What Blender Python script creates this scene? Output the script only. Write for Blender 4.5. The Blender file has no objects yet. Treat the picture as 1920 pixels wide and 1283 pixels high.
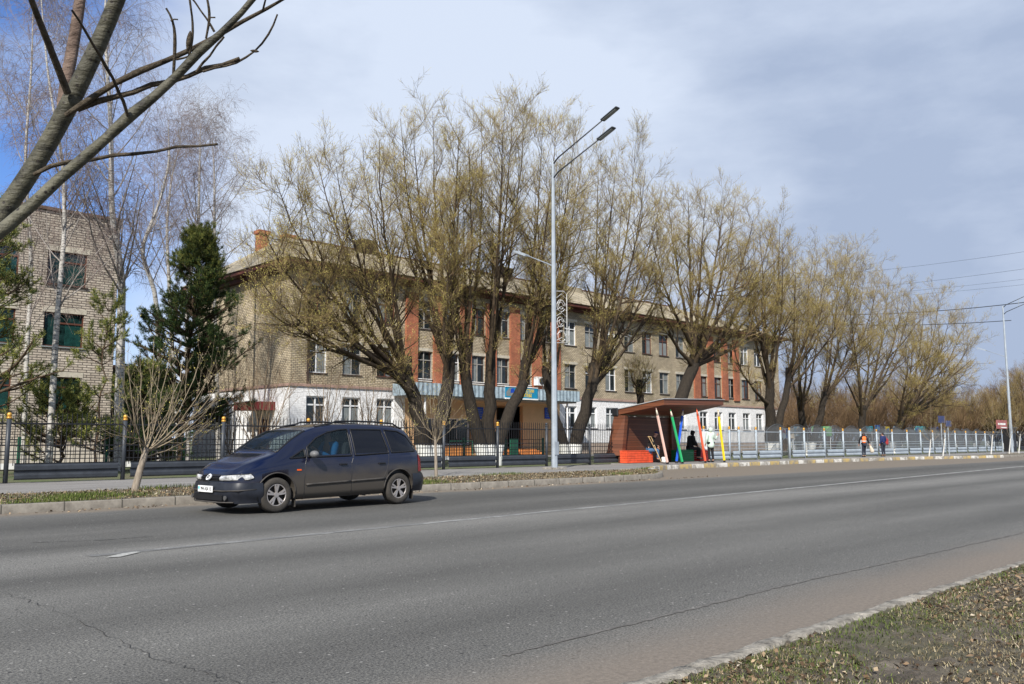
import bpy, bmesh, math, random
import numpy as np
from mathutils import Vector, Matrix
random.seed(7)
rng = np.random.default_rng(11)
# ------------------------------------------------------------------ camera
FPX = 1600.0
PIT = math.atan(182.5 / FPX)
CP, SP = math.cos(PIT), math.sin(PIT)
TH = math.radians(44.03)
SN, CS = math.sin(TH), math.cos(TH)
HC = 1.27
scn = bpy.context.scene
COL = scn.collection
cam = bpy.data.cameras.new('camera')
cam.sensor_width = 36.0
cam.lens = 36.0 * FPX / 1920.0
cam.clip_end = 5000
cam.clip_start = 0.05
camo = bpy.data.objects.new('camera', cam)
COL.objects.link(camo)
camo.location = (0, 0, HC)
camo.rotation_euler = Vector((SN * CP, CS * CP, SP)).to_track_quat('-Z', 'Y').to_euler()
scn.camera = camo
# ------------------------------------------------------------------ light
SUN_AZ = (-0.84, -0.54)          # horizontal direction towards the sun
SUN_EL = math.radians(38)
sun = bpy.data.lights.new('sun', 'SUN')
sun.energy = 5.0
sun.angle = math.radians(0.53)
sun.color = (1.0, 0.95, 0.87)
suno = bpy.data.objects.new('sun', sun)
COL.objects.link(suno)
sd = Vector((SUN_AZ[0] * math.cos(SUN_EL), SUN_AZ[1] * math.cos(SUN_EL), math.sin(SUN_EL)))
suno.rotation_euler = sd.to_track_quat('Z', 'Y').to_euler()
scn.view_settings.view_transform = 'Standard'
scn.view_settings.look = 'None'
scn.view_settings.exposure = 0.35
scn.view_settings.gamma = 1.0
# world: sky texture seen between layers of procedural cloud
world = bpy.data.worlds.new('World')
scn.world = world
world.use_nodes = True
wn, wl = world.node_tree.nodes, world.node_tree.links
for n in list(wn): wn.remove(n)
def N(t, **k):
    n = wn.new(t)
    for a, b in k.items(): setattr(n, a, b)
    return n
wout = N('ShaderNodeOutputWorld'); wbg = N('ShaderNodeBackground')
sky = N('ShaderNodeTexSky', sky_type='NISHITA', sun_disc=False)
sky.sun_elevation = SUN_EL
sky.sun_rotation = math.atan2(SUN_AZ[0], SUN_AZ[1])
sky.air_density = 1.0; sky.dust_density = 0.6; sky.ozone_density = 2.0
tc = N('ShaderNodeTexCoord')
mp = N('ShaderNodeMapping'); mp.inputs['Scale'].default_value = (1.0, 1.0, 2.6)
mp.inputs['Location'].default_value = (3.1, 0.4, 1.3)
wl.new(tc.outputs['Generated'], mp.inputs['Vector'])
n1 = N('ShaderNodeTexNoise'); n1.inputs['Scale'].default_value = 1.5; n1.inputs['Detail'].default_value = 9; n1.inputs['Roughness'].default_value = 0.52; n1.inputs['Distortion'].default_value = 0.3
wl.new(mp.outputs[0], n1.inputs['Vector'])
n2 = N('ShaderNodeTexNoise'); n2.inputs['Scale'].default_value = 3.2; n2.inputs['Detail'].default_value = 8; n2.inputs['Roughness'].default_value = 0.55
wl.new(mp.outputs[0], n2.inputs['Vector'])
# how much of the sky is covered: less low on the left and low at the far end of the road
def dirdot(v, lo, hi):
    d = N('ShaderNodeVectorMath', operation='DOT_PRODUCT')
    v = Vector(v).normalized(); d.inputs[1].default_value = v
    nm = N('ShaderNodeVectorMath', operation='NORMALIZE'); wl.new(tc.outputs['Generated'], nm.inputs[0])
    wl.new(nm.outputs[0], d.inputs[0])
    m = N('ShaderNodeMapRange', interpolation_type='SMOOTHSTEP')
    m.inputs['From Min'].default_value = lo; m.inputs['From Max'].default_value = hi
    wl.new(d.outputs['Value'], m.inputs['Value'])
    return m.outputs[0]
def pray(px, py):
    r = px - 960; up = 641.5 - py
    F = FPX * CP - up * SP; U = up * CP + FPX * SP
    return (r * CS + F * SN, -r * SN + F * CS, U)
def WM(op, a, b):
    m = N('ShaderNodeMath', operation=op)
    for i, x in enumerate((a, b)):
        if isinstance(x, (int, float)): m.inputs[i].default_value = x
        else: wl.new(x, m.inputs[i])
    return m.outputs[0]
cov = WM('SUBTRACT', n1.outputs['Fac'], WM('MULTIPLY', dirdot(pray(200, 330), 0.965, 1.0), 0.20))
cov = WM('SUBTRACT', cov, WM('MULTIPLY', dirdot(pray(0, 20), 0.95, 1.0), 0.08))
cov = WM('ADD', cov, WM('MULTIPLY', dirdot(pray(1300, 150), 0.70, 1.0), 0.26))
cr = N('ShaderNodeValToRGB'); cr.color_ramp.elements[0].position = 0.30; cr.color_ramp.elements[1].position = 0.54
wl.new(cov, cr.inputs['Fac'])
cc = N('ShaderNodeValToRGB')
cc.color_ramp.elements[0].position = 0.32; cc.color_ramp.elements[0].color = (2.35, 2.85, 3.85, 1)
cc.color_ramp.elements[1].position = 0.70; cc.color_ramp.elements[1].color = (3.95, 4.45, 5.35, 1)
shade = WM('ADD', n2.outputs['Fac'], WM('MULTIPLY', dirdot(pray(600, 500), 0.82, 1.0), 0.20))
shade = WM('SUBTRACT', shade, WM('MULTIPLY', dirdot(pray(1950, 500), 0.86, 1.0), 0.12))
shade = WM('SUBTRACT', shade, WM('MULTIPLY', dirdot(pray(1890, 680), 0.985, 1.0), 0.35))
shade = WM('ADD', shade, WM('MULTIPLY', dirdot(pray(1880, 590), 0.995, 1.0), 0.3))
wl.new(shade, cc.inputs['Fac'])
mx = N('ShaderNodeMix', data_type='RGBA')
wl.new(cr.outputs['Color'], mx.inputs['Factor'])
skm = N('ShaderNodeMix', data_type='RGBA', blend_type='MULTIPLY'); skm.inputs['Factor'].default_value = 1
wl.new(sky.outputs[0], skm.inputs['A']); skm.inputs['B'].default_value = (0.50, 0.66, 0.98, 1)
wl.new(skm.outputs['Result'], mx.inputs['A']); wl.new(cc.outputs['Color'], mx.inputs['B'])
wl.new(mx.outputs['Result'], wbg.inputs['Color'])
wbg.inputs['Strength'].default_value = 0.14
wl.new(wbg.outputs[0], wout.inputs['Surface'])
# ------------------------------------------------------------------ helpers
def on_v(px, py, v):
    d = pray(px, py); t = v / d[1]
    return Vector((d[0] * t, v, HC + d[2] * t))
def on_z(px, py, z=0.0):
    d = pray(px, py); t = (z - HC) / d[2]
    return Vector((d[0] * t, d[1] * t, z))
def at_d(px, py, d0):
    d = Vector(pray(px, py)).normalized()
    return Vector((0, 0, HC)) + d * d0
def ux(px, v, py=800):
    return on_v(px, py, v).x
def tag(o, label=None, cat=None, group=None, kind=None):
    if label: o['label'] = label
    if cat: o['category'] = cat
    if group: o['group'] = group
    if kind: o['kind'] = kind
    return o
def empty(name, loc=(0, 0, 0), rz=0.0):
    o = bpy.data.objects.new(name, None); COL.objects.link(o)
    o.location = loc; o.rotation_euler = (0, 0, rz); o.empty_display_size = 0.2
    return o
def link(name, me, parent=None, smooth=False):
    o = bpy.data.objects.new(name, me); COL.objects.link(o)
    if parent is not None: o.parent = parent
    if smooth:
        me.polygons.foreach_set('use_smooth', np.ones(len(me.polygons), bool))
    return o
def copy_tree(o, parent=None):
    c = o.copy(); COL.objects.link(c); c.parent = parent
    for ch in o.children: copy_tree(ch, c)
    return c
def npmesh(name, V, Q=None, T=None, mat=None, mi=None):
    me = bpy.data.meshes.new(name)
    V = np.asarray(V, np.float32).reshape(-1, 3)
    Q = np.zeros((0, 4), np.int32) if Q is None else np.asarray(Q, np.int32).reshape(-1, 4)
    T = np.zeros((0, 3), np.int32) if T is None else np.asarray(T, np.int32).reshape(-1, 3)
    me.vertices.add(len(V)); me.vertices.foreach_set('co', V.ravel())
    nl = Q.size + T.size
    me.loops.add(nl); me.loops.foreach_set('vertex_index', np.concatenate([Q.ravel(), T.ravel()]))
    npoly = len(Q) + len(T)
    me.polygons.add(npoly)
    ls = np.concatenate([np.arange(len(Q)) * 4, Q.size + np.arange(len(T)) * 3]).astype(np.int32)
    me.polygons.foreach_set('loop_start', ls)
    me.update(calc_edges=True)
    if mat is not None:
        for m in (mat if isinstance(mat, (list, tuple)) else [mat]): me.materials.append(m)
    if mi is not None: me.polygons.foreach_set('material_index', np.asarray(mi, np.int32))
    return me
class MB:
    """collects boxes, bars, polygons and tubes; build() links them as one mesh object"""
    def __init__(s): s.v = []; s.f = []
    def add(s, vs, fs):
        b = len(s.v); s.v += [tuple(p) for p in vs]; s.f += [tuple(i + b for i in f) for f in fs]; return s
    def box(s, x0, x1, y0, y1, z0, z1):
        return s.add([(x0,y0,z0),(x1,y0,z0),(x1,y1,z0),(x0,y1,z0),(x0,y0,z1),(x1,y0,z1),(x1,y1,z1),(x0,y1,z1)],
                     [(0,3,2,1),(4,5,6,7),(0,1,5,4),(1,2,6,5),(2,3,7,6),(3,0,4,7)])
    def obox(s, c, ax, ay, az):
        c, ax, ay, az = map(Vector, (c, ax, ay, az))
        P = [c - ax - ay - az, c + ax - ay - az, c + ax + ay - az, c - ax + ay - az, c - ax - ay + az, c + ax - ay + az, c + ax + ay + az, c - ax + ay + az]
        return s.add(P, [(0,3,2,1),(4,5,6,7),(0,1,5,4),(1,2,6,5),(2,3,7,6),(3,0,4,7)])
    def bar(s, a, b, w, h=None, up=(0, 0, 1)):
        a, b = Vector(a), Vector(b); d = b - a
        if d.length < 1e-6: return s
        sd_ = d.cross(Vector(up))
        if sd_.length < 1e-5: sd_ = d.cross(Vector((1, 0, 0)))
        sd_.normalize(); u = sd_.cross(d).normalized()
        return s.obox((a + b) / 2, d / 2, sd_ * w / 2, u * (h or w) / 2)
    def tube(s, pts, r, n=8, cap=True):
        pts = [Vector(p) for p in pts]; rs = r if isinstance(r, (list, tuple)) else [r] * len(pts)
        b = len(s.v)
        ref = None
        for i, p in enumerate(pts):
            t = (pts[min(i + 1, len(pts) - 1)] - pts[max(i - 1, 0)])
            t.normalize()
            if ref is None:
                ref = Vector((0, 0, 1)) if abs(t.z) < 0.9 else Vector((1, 0, 0))
            a = t.cross(ref); a.normalize(); c = a.cross(t); ref = c
            for k in range(n):
                th = 2 * math.pi * k / n
                s.v.append(tuple(p + (a * math.cos(th) + c * math.sin(th)) * rs[i]))
        for i in range(len(pts) - 1):
            for k in range(n):
                k2 = (k + 1) % n
                s.f.append((b + i * n + k, b + (i + 1) * n + k, b + (i + 1) * n + k2, b + i * n + k2))
        if cap:
            s.f.append(tuple(b + k for k in range(n)))
            e = b + (len(pts) - 1) * n
            s.f.append(tuple(e + k for k in reversed(range(n))))
        return s
    def ball(s, c, r, n=10, m=6, sz=1.0):
        b = len(s.v); c = Vector(c)
        for i in range(1, m):
            ph = math.pi * i / m
            for k in range(n):
                th = 2 * math.pi * k / n
                s.v.append((c.x + r * math.sin(ph) * math.cos(th), c.y + r * math.sin(ph) * math.sin(th), c.z + r * sz * math.cos(ph)))
        for i in range(m - 2):
            for k in range(n):
                k2 = (k + 1) % n
                s.f.append((b + i * n + k, b + (i + 1) * n + k, b + (i + 1) * n + k2, b + i * n + k2))
        s.v += [(c.x, c.y, c.z + r * sz), (c.x, c.y, c.z - r * sz)]
        t = len(s.v) - 2
        for k in range(n):
            k2 = (k + 1) % n
            s.f.append((t, b + k, b + k2)); e = b + (m - 2) * n
            s.f.append((t + 1, e + k2, e + k))
        return s
    def prism(s, poly, a, b, axis=1):
        """polygon in the two other axes, extruded along axis from a to b"""
        def mk(p, t):
            if axis == 1: return (p[0], t, p[1])
            if axis == 0: return (t, p[0], p[1])
            return (p[0], p[1], t)
        n = len(poly)
        vs = [mk(p, a) for p in poly] + [mk(p, b) for p in poly]
        return s.add(vs, [tuple(range(n)), tuple(reversed(range(n, 2 * n)))] + [(i, i + n, (i + 1) % n + n, (i + 1) % n) for i in range(n)])
    def build(s, name, m, parent=None, smooth=False, bevel=0.0):
        me = bpy.data.meshes.new(name)
        me.from_pydata(s.v, [], s.f)
        bm = bmesh.new(); bm.from_mesh(me)
        bmesh.ops.recalc_face_normals(bm, faces=bm.faces)
        if bevel: bmesh.ops.bevel(bm, geom=list(bm.edges), offset=bevel, segments=1, affect='EDGES')
        bm.to_mesh(me); bm.free()
        me.materials.append(m)
        return link(name, me, parent, smooth)
# ------------------------------------------------------------------ materials
def rgb(r, g, b):
    f = lambda c: ((c / 255.0) / 12.92) if c / 255.0 <= 0.04045 else ((c / 255.0 + 0.055) / 1.055) ** 2.4
    return (f(r), f(g), f(b), 1)
def newmat(name):
    m = bpy.data.materials.new(name); m.use_nodes = True
    nt = m.node_tree; return m, nt.nodes, nt.links, nt.nodes['Principled BSDF']
def mat(name, c, rough=0.8, var=0.18, scale=3.0, metal=0.0, bump=0.0, bscale=40.0, c2=None, spec=0.4, emit=None, coat=0.0):
    m, nd, ln, bs = newmat(name)
    tcn = nd.new('ShaderNodeTexCoord')
    nz = nd.new('ShaderNodeTexNoise'); nz.inputs['Scale'].default_value = scale; nz.inputs['Detail'].default_value = 6
    nz.inputs['Roughness'].default_value = 0.65
    ln.new(tcn.outputs['Object'], nz.inputs['Vector'])
    rp = nd.new('ShaderNodeValToRGB')
    lo = tuple(x * (1 - var) for x in c[:3]) + (1,)
    hi = tuple(min(1, x * (1 + var)) for x in (c2 or c)[:3]) + (1,)
    rp.color_ramp.elements[0].position = 0.33; rp.color_ramp.elements[0].color = lo
    rp.color_ramp.elements[1].position = 0.67; rp.color_ramp.elements[1].color = hi
    ln.new(nz.outputs['Fac'], rp.inputs['Fac']); ln.new(rp.outputs['Color'], bs.inputs['Base Color'])
    bs.inputs['Roughness'].default_value = rough; bs.inputs['Metallic'].default_value = metal
    bs.inputs['Specular IOR Level'].default_value = spec
    if coat: bs.inputs['Coat Weight'].default_value = coat; bs.inputs['Coat Roughness'].default_value = 0.08
    if bump:
        nb = nd.new('ShaderNodeTexNoise'); nb.inputs['Scale'].default_value = bscale; nb.inputs['Detail'].default_value = 5
        ln.new(tcn.outputs['Object'], nb.inputs['Vector'])
        bp = nd.new('ShaderNodeBump'); bp.inputs['Strength'].default_value = bump; bp.inputs['Distance'].default_value = 0.02
        ln.new(nb.outputs['Fac'], bp.inputs['Height']); ln.new(bp.outputs[0], bs.inputs['Normal'])
    return m
def mixrgb(nd, ln, fac, a, b, blend='MIX'):
    n = nd.new('ShaderNodeMix'); n.data_type = 'RGBA'; n.blend_type = blend
    for s_, x in ((n.inputs['Factor'], fac), (n.inputs['A'], a), (n.inputs['B'], b)):
        if isinstance(x, (int, float)): s_.default_value = x
        elif isinstance(x, tuple): s_.default_value = x
        else: ln.new(x, s_)
    return n.outputs['Result']
def noise(nd, ln, vec, scale, detail=5, rough=0.6, sc=None):
    if sc:
        mpn = nd.new('ShaderNodeMapping'); mpn.inputs['Scale'].default_value = sc
        ln.new(vec, mpn.inputs['Vector']); vec = mpn.outputs[0]
    n = nd.new('ShaderNodeTexNoise'); n.inputs['Scale'].default_value = scale; n.inputs['Detail'].default_value = detail
    n.inputs['Roughness'].default_value = rough
    ln.new(vec, n.inputs['Vector']); return n.outputs['Fac']
def ramp(nd, ln, fac, stops):
    r = nd.new('ShaderNodeValToRGB'); e = r.color_ramp.elements
    while len(e) < len(stops): e.new(0.5)
    for i, (p, c) in enumerate(stops):
        e[i].position = p; e[i].color = c if isinstance(c, tuple) else (c, c, c, 1)
    ln.new(fac, r.inputs['Fac']); return r.outputs['Color']
def bumpn(nd, ln, h, strength, dist=0.01):
    b = nd.new('ShaderNodeBump'); b.inputs['Strength'].default_value = strength; b.inputs['Distance'].default_value = dist
    ln.new(h, b.inputs['Height']); return b.outputs[0]
def math_(nd, ln, op, a, b=0.0, c=0.0):
    n = nd.new('ShaderNodeMath'); n.operation = op
    for i, x in enumerate((a, b, c)):
        if isinstance(x, (int, float)): n.inputs[i].default_value = x
        else: ln.new(x, n.inputs[i])
    return n.outputs[0]
def brick(name, c1, c2, mortar, bw=0.25, bh=0.075, ms=0.012, stain=0.35, axis='xz', squash=0.5):
    m, nd, ln, bs = newmat(name)
    t = nd.new('ShaderNodeTexCoord'); sx = nd.new('ShaderNodeSeparateXYZ'); ln.new(t.outputs['Object'], sx.inputs[0])
    cb = nd.new('ShaderNodeCombineXYZ')
    s_ = math_(nd, ln, 'ADD', sx.outputs['X'], sx.outputs['Y'])
    ln.new(s_, cb.inputs[0]); ln.new(sx.outputs['Z'], cb.inputs[1])
    b = nd.new('ShaderNodeTexBrick'); ln.new(cb.outputs[0], b.inputs['Vector'])
    b.inputs['Color1'].default_value = c1; b.inputs['Color2'].default_value = c2; b.inputs['Mortar'].default_value = mortar
    b.inputs['Scale'].default_value = 1.0; b.inputs['Mortar Size'].default_value = ms
    b.inputs['Brick Width'].default_value = bw; b.inputs['Row Height'].default_value = bh; b.inputs['Mortar Smooth'].default_value = 0.3
    f = noise(nd, ln, t.outputs['Object'], 0.7, 7, 0.62)
    st = ramp(nd, ln, f, [(0.3, 1 - stain), (0.62, 1.0)])
    f2 = noise(nd, ln, t.outputs['Object'], 9, 4, 0.6)
    st2 = ramp(nd, ln, f2, [(0.3, 0.72), (0.7, 1.15)])
    o = mixrgb(nd, ln, 1.0, b.outputs['Color'], st, 'MULTIPLY'); o = mixrgb(nd, ln, 1.0, o, st2, 'MULTIPLY')
    ln.new(o, bs.inputs['Base Color']); bs.inputs['Roughness'].default_value = 0.95
    h = math_(nd, ln, 'SUBTRACT', 1.0, b.outputs['Fac'])
    ln.new(bumpn(nd, ln, h, 0.8, 0.012), bs.inputs['Normal'])
    return m
def planks(name, c1, c2, wid=0.12, vert=False, gap=0.012, rough=0.55):
    m, nd, ln, bs = newmat(name)
    t = nd.new('ShaderNodeTexCoord'); sx = nd.new('ShaderNodeSeparateXYZ'); ln.new(t.outputs['Object'], sx.inputs[0])
    co = sx.outputs['X'] if vert else sx.outputs['Z']
    q = math_(nd, ln, 'DIVIDE', co, wid); fr = math_(nd, ln, 'FRACT', q); idn = math_(nd, ln, 'FLOOR', q)
    wn_ = nd.new('ShaderNodeTexWhiteNoise'); wn_.noise_dimensions = '1D'; ln.new(idn, wn_.inputs['W'])
    g = noise(nd, ln, t.outputs['Object'], 6, 6, 0.6, (0.5, 0.5, 9) if not vert else (9, 9, 0.5))
    v = math_(nd, ln, 'ADD', math_(nd, ln, 'MULTIPLY', wn_.outputs['Value'], 0.5), math_(nd, ln, 'MULTIPLY', g, 0.5))
    o = ramp(nd, ln, v, [(0.15, c1), (0.8, c2)])
    ed = math_(nd, ln, 'LESS_THAN', fr, gap / wid)
    o = mixrgb(nd, ln, ed, o, (0.012, 0.007, 0.004, 1))
    ln.new(o, bs.inputs['Base Color']); bs.inputs['Roughness'].default_value = rough
    ln.new(bumpn(nd, ln, math_(nd, ln, 'SUBTRACT', 1.0, ed), 0.6, 0.01), bs.inputs['Normal'])
    return m
def bark(name, c1, c2, sc=(3, 3, 0.8), scale=6, bump=0.8, white=None, wz=1.2):
    m, nd, ln, bs = newmat(name)
    t = nd.new('ShaderNodeTexCoord')
    f = noise(nd, ln, t.outputs['Object'], scale, 7, 0.65, sc)
    o = ramp(nd, ln, f, [(0.3, c1), (0.7, c2)])
    if white:
        sx = nd.new('ShaderNodeSeparateXYZ'); ln.new(t.outputs['Object'], sx.inputs[0])
        e = math_(nd, ln, 'ADD', sx.outputs['Z'], math_(nd, ln, 'MULTIPLY', f, 0.25))
        o = mixrgb(nd, ln, math_(nd, ln, 'LESS_THAN', e, wz), o, white)
    ln.new(o, bs.inputs['Base Color']); bs.inputs['Roughness'].default_value = 0.92
    bs.inputs['Specular IOR Level'].default_value = 0.2
    ln.new(bumpn(nd, ln, f, bump, 0.04), bs.inputs['Normal'])
    return m
M = {}
M['dgrey'] = mat('dark_grey_paint', (0.035, 0.04, 0.048, 1), 0.45, 0.2, 4)
M['black'] = mat('black_metal', (0.012, 0.012, 0.014, 1), 0.5, 0.2)
M['lgrey'] = mat('light_grey_paint', (0.33, 0.375, 0.41, 1), 0.45, 0.14, 2.0, bump=0.1)
M['lpick'] = mat('grey_bar_paint', (0.10, 0.11, 0.12, 1), 0.5, 0.15)
M['gold'] = mat('gold_paint', (0.62, 0.33, 0.06, 1), 0.3, 0.15, metal=0.35)
M['galv'] = mat('galvanised_steel', (0.33, 0.37, 0.41, 1), 0.55, 0.2, 1.5, metal=0.15)
M['white'] = mat('white_paint', (0.78, 0.78, 0.76, 1), 0.7, 0.08, 2)
M['grey_frame'] = mat('weathered_grey_frame', (0.28, 0.27, 0.25, 1), 0.7, 0.3)
M['wwhite'] = mat('white_frame', (0.7, 0.71, 0.72, 1), 0.5, 0.05)
M['conc'] = mat('weathered_concrete', (0.17, 0.155, 0.13, 1), 0.95, 0.45, 9, bump=1.0, bscale=45, c2=(0.255, 0.235, 0.20, 1))
M['glassdark'] = mat('dark_window_glass', (0.012, 0.017, 0.018, 1), 0.08, 0.5, 1.5, spec=0.6)
M['green_glass'] = mat('green_curtain_glass', (0.006, 0.014, 0.014, 1), 0.12, 0.6, 3, c2=(0.01, 0.03, 0.028, 1), spec=0.5)
M['rust_frame'] = mat('red_brown_frame', (0.10, 0.035, 0.02, 1), 0.6, 0.2)
M['dark_brown'] = mat('dark_brown_paint', (0.085, 0.022, 0.014, 1), 0.7, 0.3, 3)
M['shade_brown'] = mat('dark_brown_boards', (0.03, 0.02, 0.014, 1), 0.9, 0.3, 3)
M['roof'] = mat('pale_sheet_roof', (0.31, 0.265, 0.185, 1), 0.8, 0.22, 1.2)
M['peach'] = mat('peach_plaster', (0.62, 0.40, 0.22, 1), 0.9, 0.1, 1.0)
M['ochre'] = mat('orange_tiled_step', (0.55, 0.22, 0.06, 1), 0.8, 0.2, 3)
M['blue'] = mat('blue_plaque', (0.01, 0.06, 0.42, 1), 0.5, 0.1)
M['green'] = mat('green_paint', (0.01, 0.085, 0.05, 1), 0.6, 0.2)
M['yellow'] = mat('yellow_paint', (0.8, 0.55, 0.03, 1), 0.5, 0.1)
M['stem_white'] = mat('dull_whitewash', (0.46, 0.45, 0.42, 1), 0.9, 0.25, 8)
M['whitewash'] = mat('whitewash', (0.72, 0.72, 0.68, 1), 0.9, 0.15, 6)
M['sandbrick'] = brick('sand_silicate_brick', (0.66, 0.555, 0.385, 1), (0.52, 0.43, 0.29, 1), (0.12, 0.095, 0.07, 1), 0.26, 0.105, 0.016, 0.45)
M['pinkbrick'] = brick('grey_pink_brick', (0.58, 0.51, 0.42, 1), (0.45, 0.385, 0.31, 1), (0.10, 0.085, 0.07, 1), 0.42, 0.125, 0.020, 0.25)
M['redbrick'] = brick('red_brick', (0.58, 0.20, 0.095, 1), (0.48, 0.15, 0.07, 1), (0.16, 0.08, 0.06, 1), 0.26, 0.085, 0.012, 0.4)
M['whitebrick'] = brick('white_painted_brick', (0.88, 0.88, 0.88, 1), (0.85, 0.85, 0.85, 1), (0.70, 0.70, 0.69, 1), 0.26, 0.105, 0.008, 0.05)
M['skin'] = mat('skin', (0.50, 0.27, 0.19, 1), 0.6, 0.06)
M['willow_bark'] = bark('willow_bark', (0.012, 0.010, 0.008, 1), (0.050, 0.040, 0.030, 1), white=(0.66, 0.66, 0.63, 1), wz=1.05)
M['willow_limb'] = bark('willow_limb_bark', (0.022, 0.016, 0.011, 1), (0.095, 0.068, 0.042, 1), bump=0.5)
M['twig_brown'] = mat('willow_branchlet', (0.11, 0.075, 0.045, 1), 0.85, 0.25, 0.6, c2=(0.22, 0.155, 0.085, 1), spec=0.15)
M['twig_far'] = mat('brown_twig', (0.11, 0.072, 0.045, 1), 0.9, 0.25, 0.7, c2=(0.19, 0.125, 0.07, 1), spec=0.1)
M['twig'] = mat('willow_twig', (0.165, 0.12, 0.055, 1), 0.85, 0.25, 0.6, c2=(0.285, 0.215, 0.095, 1), spec=0.15)
M['bud'] = mat('willow_young_leaf', (0.46, 0.39, 0.10, 1), 0.8, 0.3, 0.5, c2=(0.68, 0.60, 0.18, 1), spec=0.1)
M['birch_twig'] = mat('birch_twig', (0.13, 0.092, 0.08, 1), 0.85, 0.2, 1, c2=(0.24, 0.185, 0.165, 1), spec=0.15)
M['pine_bark'] = bark('pine_bark', (0.035, 0.025, 0.018, 1), (0.12, 0.08, 0.05, 1))
M['needle'] = mat('pine_needle', (0.016, 0.036, 0.013, 1), 0.7, 0.35, 1.2, c2=(0.05, 0.085, 0.025, 1), spec=0.2)
M['needle_light'] = mat('light_pine_needle', (0.09, 0.10, 0.02, 1), 0.7, 0.35, 1.2, c2=(0.24, 0.24, 0.06, 1), spec=0.2)
M['sapling'] = bark('sapling_bark', (0.16, 0.13, 0.10, 1), (0.34, 0.29, 0.23, 1), bump=0.3)
M['shoot'] = mat('sapling_shoot', (0.17, 0.135, 0.09, 1), 0.85, 0.2, 1, c2=(0.27, 0.22, 0.15, 1), spec=0.2)
M['shrub'] = mat('shrub_stem', (0.15, 0.105, 0.07, 1), 0.9, 0.3, 1, c2=(0.24, 0.18, 0.12, 1), spec=0.1)
def birch_mat():
    m, nd, ln, bs = newmat('birch_bark')
    t = nd.new('ShaderNodeTexCoord')
    f = noise(nd, ln, t.outputs['Object'], 5, 6, 0.7, (1.2, 1.2, 4.5))
    o = ramp(nd, ln, f, [(0.38, (0.03, 0.026, 0.022, 1)), (0.47, (0.36, 0.34, 0.31, 1)), (0.7, (0.52, 0.50, 0.46, 1))])
    ln.new(o, bs.inputs['Base Color']); bs.inputs['Roughness'].default_value = 0.7
    return m
M['birch'] = birch_mat()
M['birch_bough'] = bark('birch_bough_bark', (0.13, 0.105, 0.095, 1), (0.38, 0.35, 0.32, 1), sc=(1, 1, 1), scale=3, bump=0.2)
def aspen_mat():
    m, nd, ln, bs = newmat('smooth_grey_green_bark')
    t = nd.new('ShaderNodeTexCoord')
    f = noise(nd, ln, t.outputs['Object'], 16, 8, 0.7)
    o = ramp(nd, ln, f, [(0.32, (0.028, 0.026, 0.018, 1)), (0.48, (0.085, 0.08, 0.053, 1)), (0.70, (0.15, 0.14, 0.10, 1))])
    st = ramp(nd, ln, noise(nd, ln, t.outputs['Object'], 3.5, 5, 0.6), [(0.35, 0.55), (0.6, 1.1)]); o = mixrgb(nd, ln, 1.0, o, st, 'MULTIPLY')
    rg = noise(nd, ln, t.outputs['Object'], 30, 5, 0.7, (0.3, 0.3, 1.6)); o = mixrgb(nd, ln, 1.0, o, ramp(nd, ln, rg, [(0.36, 0.45), (0.46, 1.0)]), 'MULTIPLY')
    vo = nd.new('ShaderNodeTexVoronoi'); vo.inputs['Scale'].default_value = 60
    ln.new(t.outputs['Object'], vo.inputs['Vector'])
    spot = math_(nd, ln, 'LESS_THAN', vo.outputs['Distance'], 0.17)
    o = mixrgb(nd, ln, spot, o, (0.025, 0.02, 0.015, 1))
    g = noise(nd, ln, t.outputs['Object'], 40, 4, 0.6)
    ln.new(o, bs.inputs['Base Color']); bs.inputs['Roughness'].default_value = 0.62; bs.inputs['Specular IOR Level'].default_value = 0.35
    ln.new(bumpn(nd, ln, math_(nd, ln, 'SUBTRACT', math_(nd, ln, 'ADD', g, rg), math_(nd, ln, 'MULTIPLY', spot, 0.7)), 0.9, 0.006), bs.inputs['Normal'])
    return m
M['aspen'] = aspen_mat()
M['aspen_pink'] = bark('pinkish_grey_bark', (0.08, 0.055, 0.042, 1), (0.24, 0.175, 0.14, 1), sc=(1, 1, 2), scale=26, bump=0.6)
M['aspen_twig'] = bark('brown_grey_twig_bark', (0.035, 0.028, 0.02, 1), (0.13, 0.105, 0.075, 1), sc=(1, 1, 1), scale=45, bump=0.7)
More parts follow.
